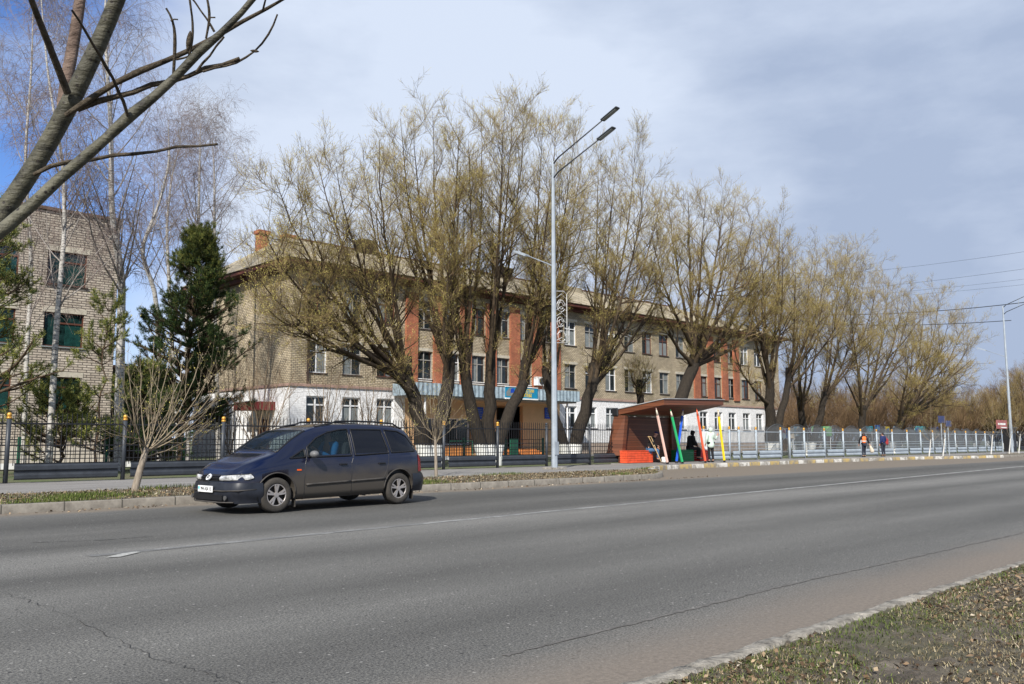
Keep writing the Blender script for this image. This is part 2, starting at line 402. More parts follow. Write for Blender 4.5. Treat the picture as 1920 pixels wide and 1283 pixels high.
# ------------------------------------------------------------------ ground, road, kerbs
KERB = [(-80, 16.5), (10, 16.7), (20, 16.7), (23.0, 16.9), (24.6, 17.8), (27.5, 20.6), (30, 21.7), (45, 22.0), (56, 21.4), (61, 20.2), (66, 19.4), (80, 19.2), (260, 19.2)]
def kerb_v(u):
    for (a, b), (c, d) in zip(KERB, KERB[1:]):
        if u <= c: return b + (d - b) * (u - a) / (c - a)
    return KERB[-1][1]
NEARV = 2.82
ZS = 0.13        # pavement level
VF = 25.3        # fence line
def ground_mats():
    # asphalt
    m, nd, ln, bs = newmat('worn_asphalt')
    t = nd.new('ShaderNodeTexCoord'); P = t.outputs['Object']
    sx = nd.new('ShaderNodeSeparateXYZ'); ln.new(P, sx.inputs[0])
    wob = noise(nd, ln, P, 0.35, 4, 0.6, (0.12, 1, 1))
    yy = math_(nd, ln, 'ADD', sx.outputs['Y'], math_(nd, ln, 'MULTIPLY', math_(nd, ln, 'SUBTRACT', wob, 0.5), 0.9))
    band = nd.new('ShaderNodeMapRange'); ln.new(yy, band.inputs['Value'])
    band.inputs['From Min'].default_value = 2.0; band.inputs['From Max'].default_value = 20.0
    def st(v): return (v - 2.0) / 18.0
    A, B = 0.082, 0.108
    tr = ramp(nd, ln, band.outputs[0], [(st(3.6), B * 1.05), (st(4.6), A * 0.95), (st(5.5), B), (st(6.4), A), (st(7.6), B * 1.08), (st(8.6), A * 0.92), (st(9.7), B * 1.25), (st(10.3), B * 1.3), (st(11.2), A * 0.85), (st(12.6), B * 0.88), (st(14.0), A * 0.78), (st(16.0), B * 0.9)])
    big = ramp(nd, ln, noise(nd, ln, P, 0.5, 7, 0.68, (0.25, 1, 1)), [(0.3, 0.78), (0.7, 1.16)])
    spk = ramp(nd, ln, noise(nd, ln, P, 62, 4, 0.85), [(0.34, (0.22, 0.22, 0.22, 1)), (0.48, (0.95, 0.95, 0.95, 1)), (0.64, (2.3, 2.25, 2.1, 1))])
    mid = ramp(nd, ln, noise(nd, ln, P, 14, 4, 0.7), [(0.3, 0.87), (0.7, 1.12)])
    o = mixrgb(nd, ln, 1.0, tr, big, 'MULTIPLY'); o = mixrgb(nd, ln, 1.0, o, spk, 'MULTIPLY'); o = mixrgb(nd, ln, 1.0, o, mid, 'MULTIPLY')
    o = mixrgb(nd, ln, 1.0, o, (1.0, 0.985, 0.93, 1), 'MULTIPLY')
    # pale aggregate chips
    vo = nd.new('ShaderNodeTexVoronoi'); vo.inputs['Scale'].default_value = 22; ln.new(P, vo.inputs['Vector'])
    sep = nd.new('ShaderNodeSeparateColor'); ln.new(vo.outputs['Color'], sep.inputs[0])
    chip = math_(nd, ln, 'MULTIPLY', math_(nd, ln, 'LESS_THAN', vo.outputs['Distance'], 0.22), math_(nd, ln, 'GREATER_THAN', sep.outputs[0], 0.93))
    o = mixrgb(nd, ln, chip, o, (0.28, 0.27, 0.25, 1))
    pit = math_(nd, ln, 'MULTIPLY', math_(nd, ln, 'LESS_THAN', vo.outputs['Distance'], 0.25), math_(nd, ln, 'LESS_THAN', sep.outputs[1], 0.06))
    o = mixrgb(nd, ln, pit, o, (0.03, 0.03, 0.03, 1))
    # brown grit washed against both kerbs
    dn = noise(nd, ln, P, 1.3, 6, 0.65, (0.5, 1, 1))
    def edge(v0, v1):
        r = nd.new('ShaderNodeMapRange'); r.interpolation_type = 'SMOOTHSTEP'
        y2 = math_(nd, ln, 'ADD', sx.outputs['Y'], math_(nd, ln, 'MULTIPLY', math_(nd, ln, 'SUBTRACT', dn, 0.5), 0.7))
        ln.new(y2, r.inputs['Value']); r.inputs['From Min'].default_value = v0; r.inputs['From Max'].default_value = v1
        return r.outputs[0]
    fine = ramp(nd, ln, noise(nd, ln, P, 30, 6, 0.8), [(0.3, 0.6), (0.7, 1.3)])
    dirt = mixrgb(nd, ln, 1.0, (0.185, 0.155, 0.125, 1), fine, 'MULTIPLY')
    dn2 = mixrgb(nd, ln, 1.0, (0.185, 0.155, 0.12, 1), fine, 'MULTIPLY')
    o = mixrgb(nd, ln, math_(nd, ln, 'MULTIPLY', edge(3.95, 3.0), 0.9), o, dirt)
    o = mixrgb(nd, ln, math_(nd, ln, 'MULTIPLY', edge(15.9, 16.35), 0.92), o, dn2)
    ln.new(o, bs.inputs['Base Color']); bs.inputs['Roughness'].default_value = 0.85; bs.inputs['Specular IOR Level'].default_value = 0.3
    ln.new(bumpn(nd, ln, noise(nd, ln, P, 75, 3, 0.75), 0.9, 0.006), bs.inputs['Normal'])
    M['asphalt'] = m
    # pavement
    m, nd, ln, bs = newmat('pale_pavement'); t = nd.new('ShaderNodeTexCoord'); P = t.outputs['Object']
    o = ramp(nd, ln, noise(nd, ln, P, 1.0, 6, 0.6, (0.4, 1, 1)), [(0.3, (0.17, 0.16, 0.15, 1)), (0.7, (0.25, 0.24, 0.225, 1))])
    o = mixrgb(nd, ln, 1.0, o, ramp(nd, ln, noise(nd, ln, P, 40, 4, 0.7), [(0.3, 0.8), (0.7, 1.15)]), 'MULTIPLY')
    ln.new(o, bs.inputs['Base Color']); bs.inputs['Roughness'].default_value = 0.9
    M['pave'] = m
    # soil with dead leaves and moss
    m, nd, ln, bs = newmat('leafy_soil'); t = nd.new('ShaderNodeTexCoord'); P = t.outputs['Object']
    o = ramp(nd, ln, noise(nd, ln, P, 5, 8, 0.7), [(0.3, (0.05, 0.04, 0.03, 1)), (0.5, (0.14, 0.115, 0.085, 1)), (0.68, (0.26, 0.22, 0.17, 1))])
    gm = ramp(nd, ln, noise(nd, ln, P, 1.1, 6, 0.7), [(0.48, 0.0), (0.62, 0.55)])
    o = mixrgb(nd, ln, gm, o, (0.075, 0.085, 0.028, 1))
    ln.new(o, bs.inputs['Base Color']); bs.inputs['Roughness'].default_value = 1.0
    ln.new(bumpn(nd, ln, noise(nd, ln, P, 28, 6, 0.75), 1.0, 0.05), bs.inputs['Normal'])
    M['soil'] = m
    # yard turf
    m, nd, ln, bs = newmat('spring_turf'); t = nd.new('ShaderNodeTexCoord'); P = t.outputs['Object']
    o = ramp(nd, ln, noise(nd, ln, P, 0.6, 8, 0.7), [(0.35, (0.11, 0.09, 0.055, 1)), (0.6, (0.075, 0.105, 0.03, 1))])
    o = mixrgb(nd, ln, 1.0, o, ramp(nd, ln, noise(nd, ln, P, 14, 5, 0.7), [(0.3, 0.6), (0.7, 1.3)]), 'MULTIPLY')
    ln.new(o, bs.inputs['Base Color']); bs.inputs['Roughness'].default_value = 1.0
    M['turf'] = m
    # kerb stone with joints
    def kerbm(nm, painted):
        m, nd, ln, bs = newmat(nm); t = nd.new('ShaderNodeTexCoord'); P = t.outputs['Object']
        sx = nd.new('ShaderNodeSeparateXYZ'); ln.new(P, sx.inputs[0])
        f = noise(nd, ln, P, 4, 7, 0.7)
        o = ramp(nd, ln, f, [(0.3, (0.13, 0.115, 0.095, 1)), (0.7, (0.27, 0.245, 0.205, 1))])
        q = math_(nd, ln, 'DIVIDE', sx.outputs['X'], 1.0); fr = math_(nd, ln, 'FRACT', q)
        if painted:
            par = math_(nd, ln, 'LESS_THAN', math_(nd, ln, 'FRACT', math_(nd, ln, 'MULTIPLY', q, 0.5)), 0.5)
            pc = mixrgb(nd, ln, par, (0.42, 0.30, 0.10, 1), (0.56, 0.54, 0.49, 1))
            wear = ramp(nd, ln, noise(nd, ln, P, 2.2, 6, 0.75), [(0.43, 0.05), (0.56, 0.9)])
            o = mixrgb(nd, ln, wear, o, pc)
        o = mixrgb(nd, ln, math_(nd, ln, 'LESS_THAN', fr, 0.025), o, (0.06, 0.055, 0.045, 1))
        ln.new(o, bs.inputs['Base Color']); bs.inputs['Roughness'].default_value = 0.95
        ln.new(bumpn(nd, ln, noise(nd, ln, P, 20, 5, 0.7), 0.5, 0.01), bs.inputs['Normal'])
        return m
    M['kerb'] = kerbm('kerb_stone', False); M['kerb_paint'] = kerbm('painted_kerb_stone', True)
    # worn paint line
    m, nd, ln, bs = newmat('worn_line_paint'); t = nd.new('ShaderNodeTexCoord'); P = t.outputs['Object']
    sx = nd.new('ShaderNodeSeparateXYZ'); ln.new(P, sx.inputs[0]); mr = nd.new('ShaderNodeMapRange'); ln.new(sx.outputs['X'], mr.inputs['Value']); mr.inputs['From Min'].default_value = 4; mr.inputs['From Max'].default_value = 30; mr.inputs['To Min'].default_value = -0.03; mr.inputs['To Max'].default_value = 0.09
    w = ramp(nd, ln, math_(nd, ln, 'ADD', noise(nd, ln, P, 6, 8, 0.8, (0.25, 1, 1)), mr.outputs[0]), [(0.47, 0.0), (0.64, 0.9)])
    sp = ramp(nd, ln, noise(nd, ln, P, 75, 3, 0.75), [(0.33, 0.5), (0.6, 1.25)])
    o = mixrgb(nd, ln, w, (0.13, 0.13, 0.125, 1), (0.38, 0.38, 0.36, 1)); o = mixrgb(nd, ln, 1.0, o, sp, 'MULTIPLY')
    ln.new(o, bs.inputs['Base Color']); bs.inputs['Roughness'].default_value = 0.85
    M['line'] = m
ground_mats()
def sheet(name, pts, z, m, kind='structure'):
    mb = MB(); mb.add([(a, b, z) for a, b in pts], [tuple(range(len(pts)))])
    o = mb.build(name, m); tag(o, kind=kind); return o
sheet('ground', [(-500, -300), (900, -300), (900, 900), (-500, 900)], -0.06, M['turf'])
sheet('road', [(-90, NEARV - 0.03), (270, NEARV - 0.03), (270, 24), (-90, 24)], 0.0, M['asphalt'])
def strip(name, us, f0, f1, z, m, zb=None):
    v, q = [], []
    for u in us: v += [(u, f0(u), z), (u, f1(u), z)]
    for i in range(len(us) - 1): q.append((2 * i, 2 * i + 2, 2 * i + 3, 2 * i + 1))
    o = link(name, npmesh(name, v, q, mat=m)); tag(o, kind='structure'); return o
us = sorted(set([k[0] for k in KERB] + [-80 + 2 * i for i in range(171)]))
EDG = 20.3
strip('verge', [u for u in us if u <= 28] , lambda u: min(kerb_v(u) + 0.05, EDG), lambda u: EDG, ZS + 0.01, M['soil'])
strip('verge', [u for u in us if u >= 60], lambda u: kerb_v(u) + 0.05, lambda u: 21.8, ZS + 0.01, M['soil'])
strip('pavement', us, lambda u: (max(EDG - 0.02, kerb_v(u) + 0.05) if u < 58 else max(21.0, kerb_v(u) + 0.05)), lambda u: VF + 0.3, ZS, M['pave'])
strip('yard', [-90, 0, 40, 100, 270], lambda u: VF + 0.3, lambda u: 400, 0.10, M['turf'])
strip('yard_path', [-80, 25, 95], lambda u: 39.5, lambda u: 43.5, 0.115, M['pave'])
def kerb_sweep(name, pts, m, w=0.16, z=ZS + 0.03):
    v, f = [], []
    n = len(pts)
    for i, (u, vv) in enumerate(pts):
        a = Vector(pts[max(i - 1, 0)]); b = Vector(pts[min(i + 1, n - 1)]); d = (b - a).normalized(); nr = Vector((-d.y, d.x))
        for off, zz in ((0, -0.03), (0.008, z - 0.02), (0.03, z), (w, z), (w, -0.03)):
            v.append((u + nr.x * off, vv + nr.y * off, zz + random.uniform(-0.006, 0.006) * (zz > 0)))
    for i in range(n - 1):
        for k in range(4): f.append((i * 5 + k, i * 5 + k + 1, i * 5 + 6 + k, i * 5 + 5 + k))
    o = link(name, npmesh(name, v, f, mat=m)); tag(o, kind='structure'); return o
def dens(a, b):
    return [(a + (b - a) * i / max(1, int((b - a) / 1.0)), 0) for i in range(int((b - a) / 1.0) + 1)]
kp = [u for u, _ in dens(-80, 25)] + [25.6]
kerb_sweep('kerb', [(u, kerb_v(u)) for u in kp], M['kerb'])
kerb_sweep('painted_kerb', [(u, kerb_v(u)) for u, _ in dens(25.6, 66.6)], M['kerb_paint'], 0.22, ZS + 0.05)
kerb_sweep('kerb', [(u, kerb_v(u)) for u, _ in dens(66.6, 240.6)], M['kerb'])
# near kerb, chipped
v, f = [], []
uu = np.arange(-8, 60, 0.045)
for i, u in enumerate(uu):
    stn = 0.012 * math.sin(int(u / 1.0) * 12.9898) ; j = 0.03 * (1 if (u % 1.0) < 0.05 else 0) + 0.012 * max(0, math.sin(u * 5.3) * math.sin(u * 2.1 + 1))
    r = rng.normal(0, 0.0035, 4)
    for off, zz in ((0 + j, -0.03), (-0.012 + r[0] + j, 0.028 + stn * .5 + r[1] - j * .5), (-0.035 + r[2], 0.050 + stn * .6 + r[2] * 0.5 - j), (-0.13 + r[3], 0.052 + stn * .6 - j), (-0.18, -0.03)):
        v.append((u, NEARV + stn + off, zz))
for i in range(len(uu) - 1):
    for k in range(4): f.append((i * 5 + k, i * 5 + 5 + k, i * 5 + 6 + k, i * 5 + k + 1))
tag(link('near_kerb', npmesh('near_kerb', v, f, mat=M['conc'])), kind='structure')
# near verge: uneven soil
def hnoise(x, y, s=1.0, seed=0):
    a = 0
    for k, (fr, am) in enumerate(((0.9, 1.0), (2.1, 0.5), (4.7, 0.28), (9.5, 0.14))):
        a = a + am * np.sin(x * fr * s + 1.7 * k + seed + 1.3 * np.sin(y * fr * s * 0.8 + k)) * np.cos(y * fr * s * 1.1 + 2.3 * k + seed)
    return a
def nverge_z(x, y):
    d = NEARV - 0.17 - y
    return 0.058 + np.clip(d, 0, 3) * 0.03 + 0.018 * hnoise(x, y, 1.3) * np.clip(d * 2.0, 0.15, 1)
gx = np.concatenate([np.arange(-12, 14, 0.05), np.arange(14, 60, 0.6)]); gy = np.concatenate([np.arange(-30, -4, 1.0), np.arange(-4, NEARV - 0.13, 0.05)])
X, Y = np.meshgrid(gx, gy, indexing='ij'); Z = nverge_z(X, Y) + rng.normal(0, 0.009, X.shape)
ni, nj = X.shape; idx = np.arange(ni * nj).reshape(ni, nj)
Q = np.stack([idx[:-1, :-1], idx[1:, :-1], idx[1:, 1:], idx[:-1, 1:]], -1).reshape(-1, 4)
tag(link('near_verge', npmesh('near_verge', np.stack([X, Y, Z], -1), Q, mat=M['soil']), smooth=True), kind='structure')
# centre line, patch, cracks and a painted wire shadow
CL = [(3.0, 10.05), (9.0, 10.45), (18.6, 11.0), (47, 12.6), (90, 13.6), (240, 15.5)]
def ipl(pts, u):
    for (a, b), (c, d) in zip(pts, pts[1:]):
        if u <= c: return b + (d - b) * (u - a) / (c - a)
    return pts[-1][1]
strip('road_line', [3.3 + i * 1.5 for i in range(150)], lambda u: ipl(CL, u) - 0.085, lambda u: ipl(CL, u) + 0.085, 0.004, M['line'])
mb = MB(); p = [(3.38, 9.78), (3.52, 9.74), (3.82, 9.98), (3.80, 10.06), (3.62, 10.0), (3.5, 9.9)]
mb.add([(a, b, 0.008) for a, b in p], [tuple(range(len(p)))]); tag(mb.build('road_paint_patch', mat('old_road_paint', (0.33, 0.33, 0.31, 1), 0.8, 0.35, 30)), kind='structure')
M['crack'] = mat('crack_filler', (0.03, 0.029, 0.028, 1), 0.9, 0.3, 5)
M['wire_shadow'] = mat('painted_wire_shadow', (0.11, 0.104, 0.095, 1), 0.9, 0.35, 12)  # dark colour standing in for a thin shadow on the asphalt
def crack(name, pts, w, m, n=14, jit=0.05, z=0.004):
    v = []; P = []
    for (a, b), (c, d) in zip(pts, pts[1:]):
        for i in range(n): P.append((a + (c - a) * i / n, b + (d - b) * i / n))
    P.append(pts[-1])
    P = [(a + random.uniform(-jit, jit), b + random.uniform(-jit, jit) * 0.5) for a, b in P]
    for i, (a, b) in enumerate(P):
        q = P[min(i + 1, len(P) - 1)]; r = P[max(i - 1, 0)]; d = Vector((q[0] - r[0], q[1] - r[1])).normalized()
        ww = w * random.uniform(0.3, 1.3)
        v += [(a - d.y * ww, b + d.x * ww, z), (a + d.y * ww, b - d.x * ww, z)]
    qd = [(2 * i, 2 * i + 1, 2 * i + 3, 2 * i + 2) for i in range(len(P) - 1)]
    tag(link(name, npmesh(name, v, qd, mat=m)), kind='structure')
g = [on_z(x, y) for x, y in ((10, 1115), (95, 1140), (215, 1200), (300, 1240), (350, 1252), (455, 1283), (500, 1300))]
crack('road_crack', [(a.x, a.y) for a in g], 0.0026, M['crack'], 10, 0.03)
g = [on_z(x, y) for x, y in ((60, 1018), (200, 1013), (290, 1006))]
crack('road_crack', [(a.x, a.y) for a in g], 0.012, M['crack'], 10, 0.03)
crack('road_shadow_line', [(3.6, 3.78), (7, 3.84), (12.5, 3.70), (22, 3.8), (40, 3.9)], 0.022, M['wire_shadow'], 60, 0.02)  # line of wire shadow by the near kerb, painted as a dark strip
# ---- vegetation on the ground: blades, dead leaves
def blades(n, xs, ys, zf, h0, h1, w, lean=0.5, dirs=None):
    x = xs; y = ys; z = zf(x, y)
    h = rng.uniform(h0, h1, n); a = rng.uniform(0, 2 * np.pi, n); ln_ = rng.uniform(0.1, lean, n)
    b = np.stack([x, y, z], -1)
    d = np.stack([np.cos(a), np.sin(a), np.zeros(n)], -1); s = np.stack([-np.sin(a), np.cos(a), np.zeros(n)], -1) * (w * rng.uniform(0.6, 1.3, n))[:, None]
    up = np.array([0, 0, 1.0])
    m_ = b + up * (h * 0.6)[:, None] + d * (h * ln_ * 0.35)[:, None]
    t = b + up * (h * (1 - 0.3 * ln_))[:, None] + d * (h * ln_)[:, None]
    V = np.stack([b - s, b + s, m_ + s * 0.7, m_ - s * 0.7, t], 1).reshape(-1, 3)
    k = np.arange(n)[:, None] * 5
    Qd = k + np.array([[0, 1, 2, 3]]); T = k + np.array([[3, 2, 4]])
    return V, Qd, T
def leaves(n, x, y, zf, s0, s1):
    z = zf(x, y) + rng.uniform(0.004, 0.022, n); a = rng.uniform(0, 2 * np.pi, n); L = rng.uniform(s0, s1, n)
    t1 = rng.normal(0, 0.35, n); t2 = rng.normal(0, 0.4, n)
    c = np.stack([x, y, z], -1)
    d = np.stack([np.cos(a), np.sin(a), t1], -1) * (L / 2)[:, None]; s = np.stack([-np.sin(a), np.cos(a), t2], -1) * (L * 0.27)[:, None]
    V = np.stack([c - d, c + s + [0, 0, 0.006], c + d, c - s], 1).reshape(-1, 3)
    return V, np.arange(n)[:, None] * 4 + np.array([[0, 1, 2, 3]])
M['grass'] = mat('fresh_grass_blade', (0.06, 0.095, 0.02, 1), 0.7, 0.35, 5, c2=(0.135, 0.17, 0.045, 1), spec=0.2)
M['straw'] = mat('dry_grass_blade', (0.26, 0.20, 0.115, 1), 0.9, 0.3, 9, c2=(0.42, 0.35, 0.22, 1), spec=0.1)
def litter(name, stops, rough=0.9):
    m, nd, ln, bs = newmat(name)
    g = nd.new('ShaderNodeNewGeometry'); o = ramp(nd, ln, g.outputs['Random Per Island'], stops)
    ln.new(o, bs.inputs['Base Color']); bs.inputs['Roughness'].default_value = rough; bs.inputs['Specular IOR Level'].default_value = 0.15; return m
M['leaf'] = litter('dead_leaf', [(0.0, (0.035, 0.024, 0.016, 1)), (0.45, (0.11, 0.07, 0.04, 1)), (0.75, (0.22, 0.15, 0.09, 1)), (0.92, (0.36, 0.27, 0.17, 1)), (1.0, (0.50, 0.44, 0.34, 1))])
M['straw'] = litter('dry_grass_blade', [(0.0, (0.05, 0.04, 0.022, 1)), (0.5, (0.18, 0.145, 0.08, 1)), (0.85, (0.33, 0.27, 0.16, 1)), (1.0, (0.46, 0.40, 0.28, 1))])
M['grass'] = litter('fresh_grass_blade', [(0.0, (0.035, 0.05, 0.012, 1)), (0.5, (0.075, 0.105, 0.022, 1)), (1.0, (0.15, 0.18, 0.05, 1))])
def scat(n, x0, x1, y0, y1, fn=None, thr=None):
    x = rng.uniform(0, 1, n * 4) ** 1.25 * (x1 - x0) + x0; y = rng.uniform(y0, y1, n * 4)
    if fn is not None:
        k = fn(x, y) + rng.normal(0, 0.35, len(x)) > thr; x, y = x[k], y[k]
    return x[:n], y[:n]
VV0, VV1 = -6.0, NEARV - 0.2
edgeb = lambda x, y: hnoise(x, y, 1.0, 3) + 1.5 * np.exp(-((NEARV - 0.15 - y) / 0.35) ** 2)
x, y = scat(150000, 2.2, 26, VV0, VV1, edgeb, 0.35)
V, Qd, T = blades(len(x), x, y, nverge_z, 0.008, 0.038, 0.0022, 1.8)
tag(link('grass', npmesh('grass', V, Qd, T, mat=M['grass'])), 'short fresh green grass in patches on the near verge', 'grass', kind='stuff')
x, y = scat(300000, 2.2, 26, VV0, VV1, lambda x, y: 0.8 * hnoise(x, y, 2.0, 8), -0.35)
V, Qd, T = blades(len(x), x, y, nverge_z, 0.006, 0.035, 0.0024, 2.6)
tag(link('dry_grass', npmesh('dry_grass', V, Qd, T, mat=M['straw'])), 'dry straw coloured grass lying on the near verge', 'dry grass', kind='stuff')
x, y = scat(60000, 2.2, 26, VV0, VV1, lambda x, y: hnoise(x, y, 1.6, 12), -0.1)
V, Qd = leaves(len(x), x, y, nverge_z, 0.008, 0.048)
tag(link('dead_leaves', npmesh('dead_leaves', V, Qd, mat=M['leaf'])), 'brown dead leaves scattered on the near verge', 'dead leaves', kind='stuff')
# far verge
flat = lambda x, y: np.full_like(x, ZS + 0.005)
def farscat(n, fn, thr):
    x = rng.uniform(-12, 29, n * 4); y = rng.uniform(16.75, EDG + 0.05, n * 4)
    kv = np.interp(x, [k[0] for k in KERB], [k[1] for k in KERB]) + 0.16
    k = y > kv
    if fn: k &= fn(x, y) + rng.normal(0, 0.3, len(x)) > thr
    x, y = x[k], y[k]; return x[:n], y[:n]
x, y = farscat(45000, lambda x, y: hnoise(x, y, 0.8, 5) + 0.5 * np.exp(-((y - EDG) / 0.5) ** 2) - x * 0.02, 0.85)
V, Qd, T = blades(len(x), x, y, flat, 0.04, 0.13, 0.005)
tag(link('grass', npmesh('grass', V, Qd, T, mat=M['grass'])), 'green grass tufts on the far verge behind the kerb', 'grass', kind='stuff')
x, y = farscat(22000, None, 0)
V, Qd, T = blades(len(x), x, y, flat, 0.02, 0.09, 0.005, 1.6)
tag(link('dry_grass', npmesh('dry_grass', V, Qd, T, mat=M['straw'])), 'dry grass on the far verge behind the kerb', 'dry grass', kind='stuff')
x, y = farscat(9000, None, 0)
x2 = rng.uniform(-5, 26, 500); y2 = rng.uniform(16.3, 16.68, 500)
V, Qd = leaves(len(x), x, y, flat, 0.04, 0.10)
V2, Q2 = leaves(500, x2, y2, lambda x, y: np.full_like(x, 0.0), 0.03, 0.08)
V = np.concatenate([V, V2]); Qd = np.concatenate([Qd, Q2 + len(x) * 4])
tag(link('dead_leaves', npmesh('dead_leaves', V, Qd, mat=M['leaf'])), 'dead leaves on the far verge and along its kerb', 'dead leaves', kind='stuff')
# ------------------------------------------------------------------ trees
def tube_arrays(P, R, n):
    """P (N,K,3), R (N,K) -> verts, quads"""
    P = np.asarray(P, float); R = np.asarray(R, float)
    Nn, K, _ = P.shape
    T = np.empty_like(P); T[:, 1:-1] = P[:, 2:] - P[:, :-2]; T[:, 0] = P[:, 1] - P[:, 0]; T[:, -1] = P[:, -1] - P[:, -2]
    T /= np.linalg.norm(T, axis=2, keepdims=True) + 1e-9
    mean = P[:, -1] - P[:, 0]; ref = np.where(np.abs(mean[:, 2:3]) < 0.75 * np.linalg.norm(mean, axis=1, keepdims=True), np.array([[0, 0, 1.0]]), np.array([[0.71, 0.70, 0.05]]))
    A = np.cross(T, ref[:, None, :]); A /= np.linalg.norm(A, axis=2, keepdims=True) + 1e-9
    B = np.cross(A, T)
    th = np.arange(n) * 2 * np.pi / n
    V = P[:, :, None, :] + (A[:, :, None, :] * np.cos(th)[None, None, :, None] + B[:, :, None, :] * np.sin(th)[None, None, :, None]) * R[:, :, None, None]
    V = V.reshape(-1, 3)
    base = (np.arange(Nn) * K * n)[:, None, None]; ri = (np.arange(K - 1) * n)[None, :, None]; ki = np.arange(n)[None, None, :]; k2 = (ki + 1) % n
    Q = np.stack([base + ri + ki, base + ri + k2, base + ri + n + k2, base + ri + n + ki], -1).reshape(-1, 4)
    return V, Q
class TM:
    def __init__(s): s.V = []; s.Q = []; s.mi = []; s.n = 0
    def tubes(s, P, R, sides, mi=0):
        if len(P) == 0: return
        V, Q = tube_arrays(P, R, sides); s.V.append(V); s.Q.append(Q + s.n); s.n += len(V); s.mi.append(np.full(len(Q), mi))
    def quads(s, V, mi=0):
        V = np.asarray(V).reshape(-1, 3); Q = np.arange(len(V)).reshape(-1, 4); s.V.append(V); s.Q.append(Q + s.n); s.n += len(V); s.mi.append(np.full(len(Q), mi))
    def build(s, name, mats, parent=None, smooth=False):
        me = npmesh(name, np.concatenate(s.V), np.concatenate(s.Q), mat=mats, mi=np.concatenate(s.mi))
        return link(name, me, parent, smooth)
def bez(p0, p1, p2, p3, K):
    t = np.linspace(0, 1, K)[:, None]
    p0, p1, p2, p3 = [np.asarray(p, float)[None] for p in (p0, p1, p2, p3)]
    return (1 - t) ** 3 * p0 + 3 * (1 - t) ** 2 * t * p1 + 3 * (1 - t) * t * t * p2 + t ** 3 * p3
def sprout(P, R, n, tr, ang, ln, up, K=4, rfac=0.6, rmin=0.003, jit=0.12, rtip=0.35, pw=1.0, lens_abs=None):
    """n children on every parent path; returns P2, R2"""
    P = np.asarray(P, float); R = np.asarray(R, float); Np, Kp, _ = P.shape
    t = tr[0] + (tr[1] - tr[0]) * rng.uniform(0, 1, (Np, n)) ** pw
    f = t * (Kp - 1); i = np.clip(f.astype(int), 0, Kp - 2); w = f - i
    ar = np.arange(Np)[:, None]
    p = P[ar, i] * (1 - w)[..., None] + P[ar, i + 1] * w[..., None]
    r = R[ar, i] * (1 - w) + R[ar, i + 1] * w
    T = P[ar, i + 1] - P[ar, i]; T /= np.linalg.norm(T, axis=2, keepdims=True) + 1e-9
    rv = rng.normal(0, 1, p.shape); rv -= (rv * T).sum(2, keepdims=True) * T; rv /= np.linalg.norm(rv, axis=2, keepdims=True) + 1e-9
    a = np.radians(rng.uniform(ang[0], ang[1], (Np, n)))[..., None]
    d = T * np.cos(a) + rv * np.sin(a)
    plen = np.linalg.norm(P[:, -1] - P[:, 0], axis=1)[:, None]
    if lens_abs is None: L = plen * rng.uniform(ln[0], ln[1], (Np, n)) * (1.15 - 0.55 * t)
    else: L = rng.uniform(ln[0], ln[1], (Np, n)) * (1.1 - 0.4 * t)
    p = p.reshape(-1, 3); d = d.reshape(-1, 3); L = L.reshape(-1); r = r.reshape(-1)
    out = np.empty((len(p), K, 3)); out[:, 0] = p
    upv = np.array([0, 0, 1.0])
    for k in range(1, K):
        d = d + upv * up / (K - 1) + rng.normal(0, jit, d.shape); d /= np.linalg.norm(d, axis=1, keepdims=True)
        out[:, k] = out[:, k - 1] + d * (L / (K - 1))[:, None]
    r0 = np.maximum(r * rfac, rmin)
    R2 = r0[:, None] * np.linspace(1, rtip, K)[None, :]
    return out, np.maximum(R2, rmin * 0.6)
def leaflets(P, n, size, wid, rel=0.4):
    """small pointed quads near the tips of paths"""
    Np, Kp, _ = P.shape
    t = rng.uniform(0.25, 1, (Np, n)); f = t * (Kp - 1); i = np.clip(f.astype(int), 0, Kp - 2); w = (f - i)[..., None]
    ar = np.arange(Np)[:, None]
    p = (P[ar, i] * (1 - w) + P[ar, i + 1] * w).reshape(-1, 3)
    T = (P[ar, i + 1] - P[ar, i]).reshape(-1, 3); T /= np.linalg.norm(T, axis=1, keepdims=True) + 1e-9
    d = T + rng.normal(0, rel, T.shape); d /= np.linalg.norm(d, axis=1, keepdims=True)
    s = np.cross(d, rng.normal(0, 1, d.shape)); s /= np.linalg.norm(s, axis=1, keepdims=True) + 1e-9
    L = rng.uniform(0.6, 1.3, len(p))[:, None] * size
    return np.stack([p, p + d * L * 0.5 + s * wid, p + d * L, p + d * L * 0.5 - s * wid], 1)
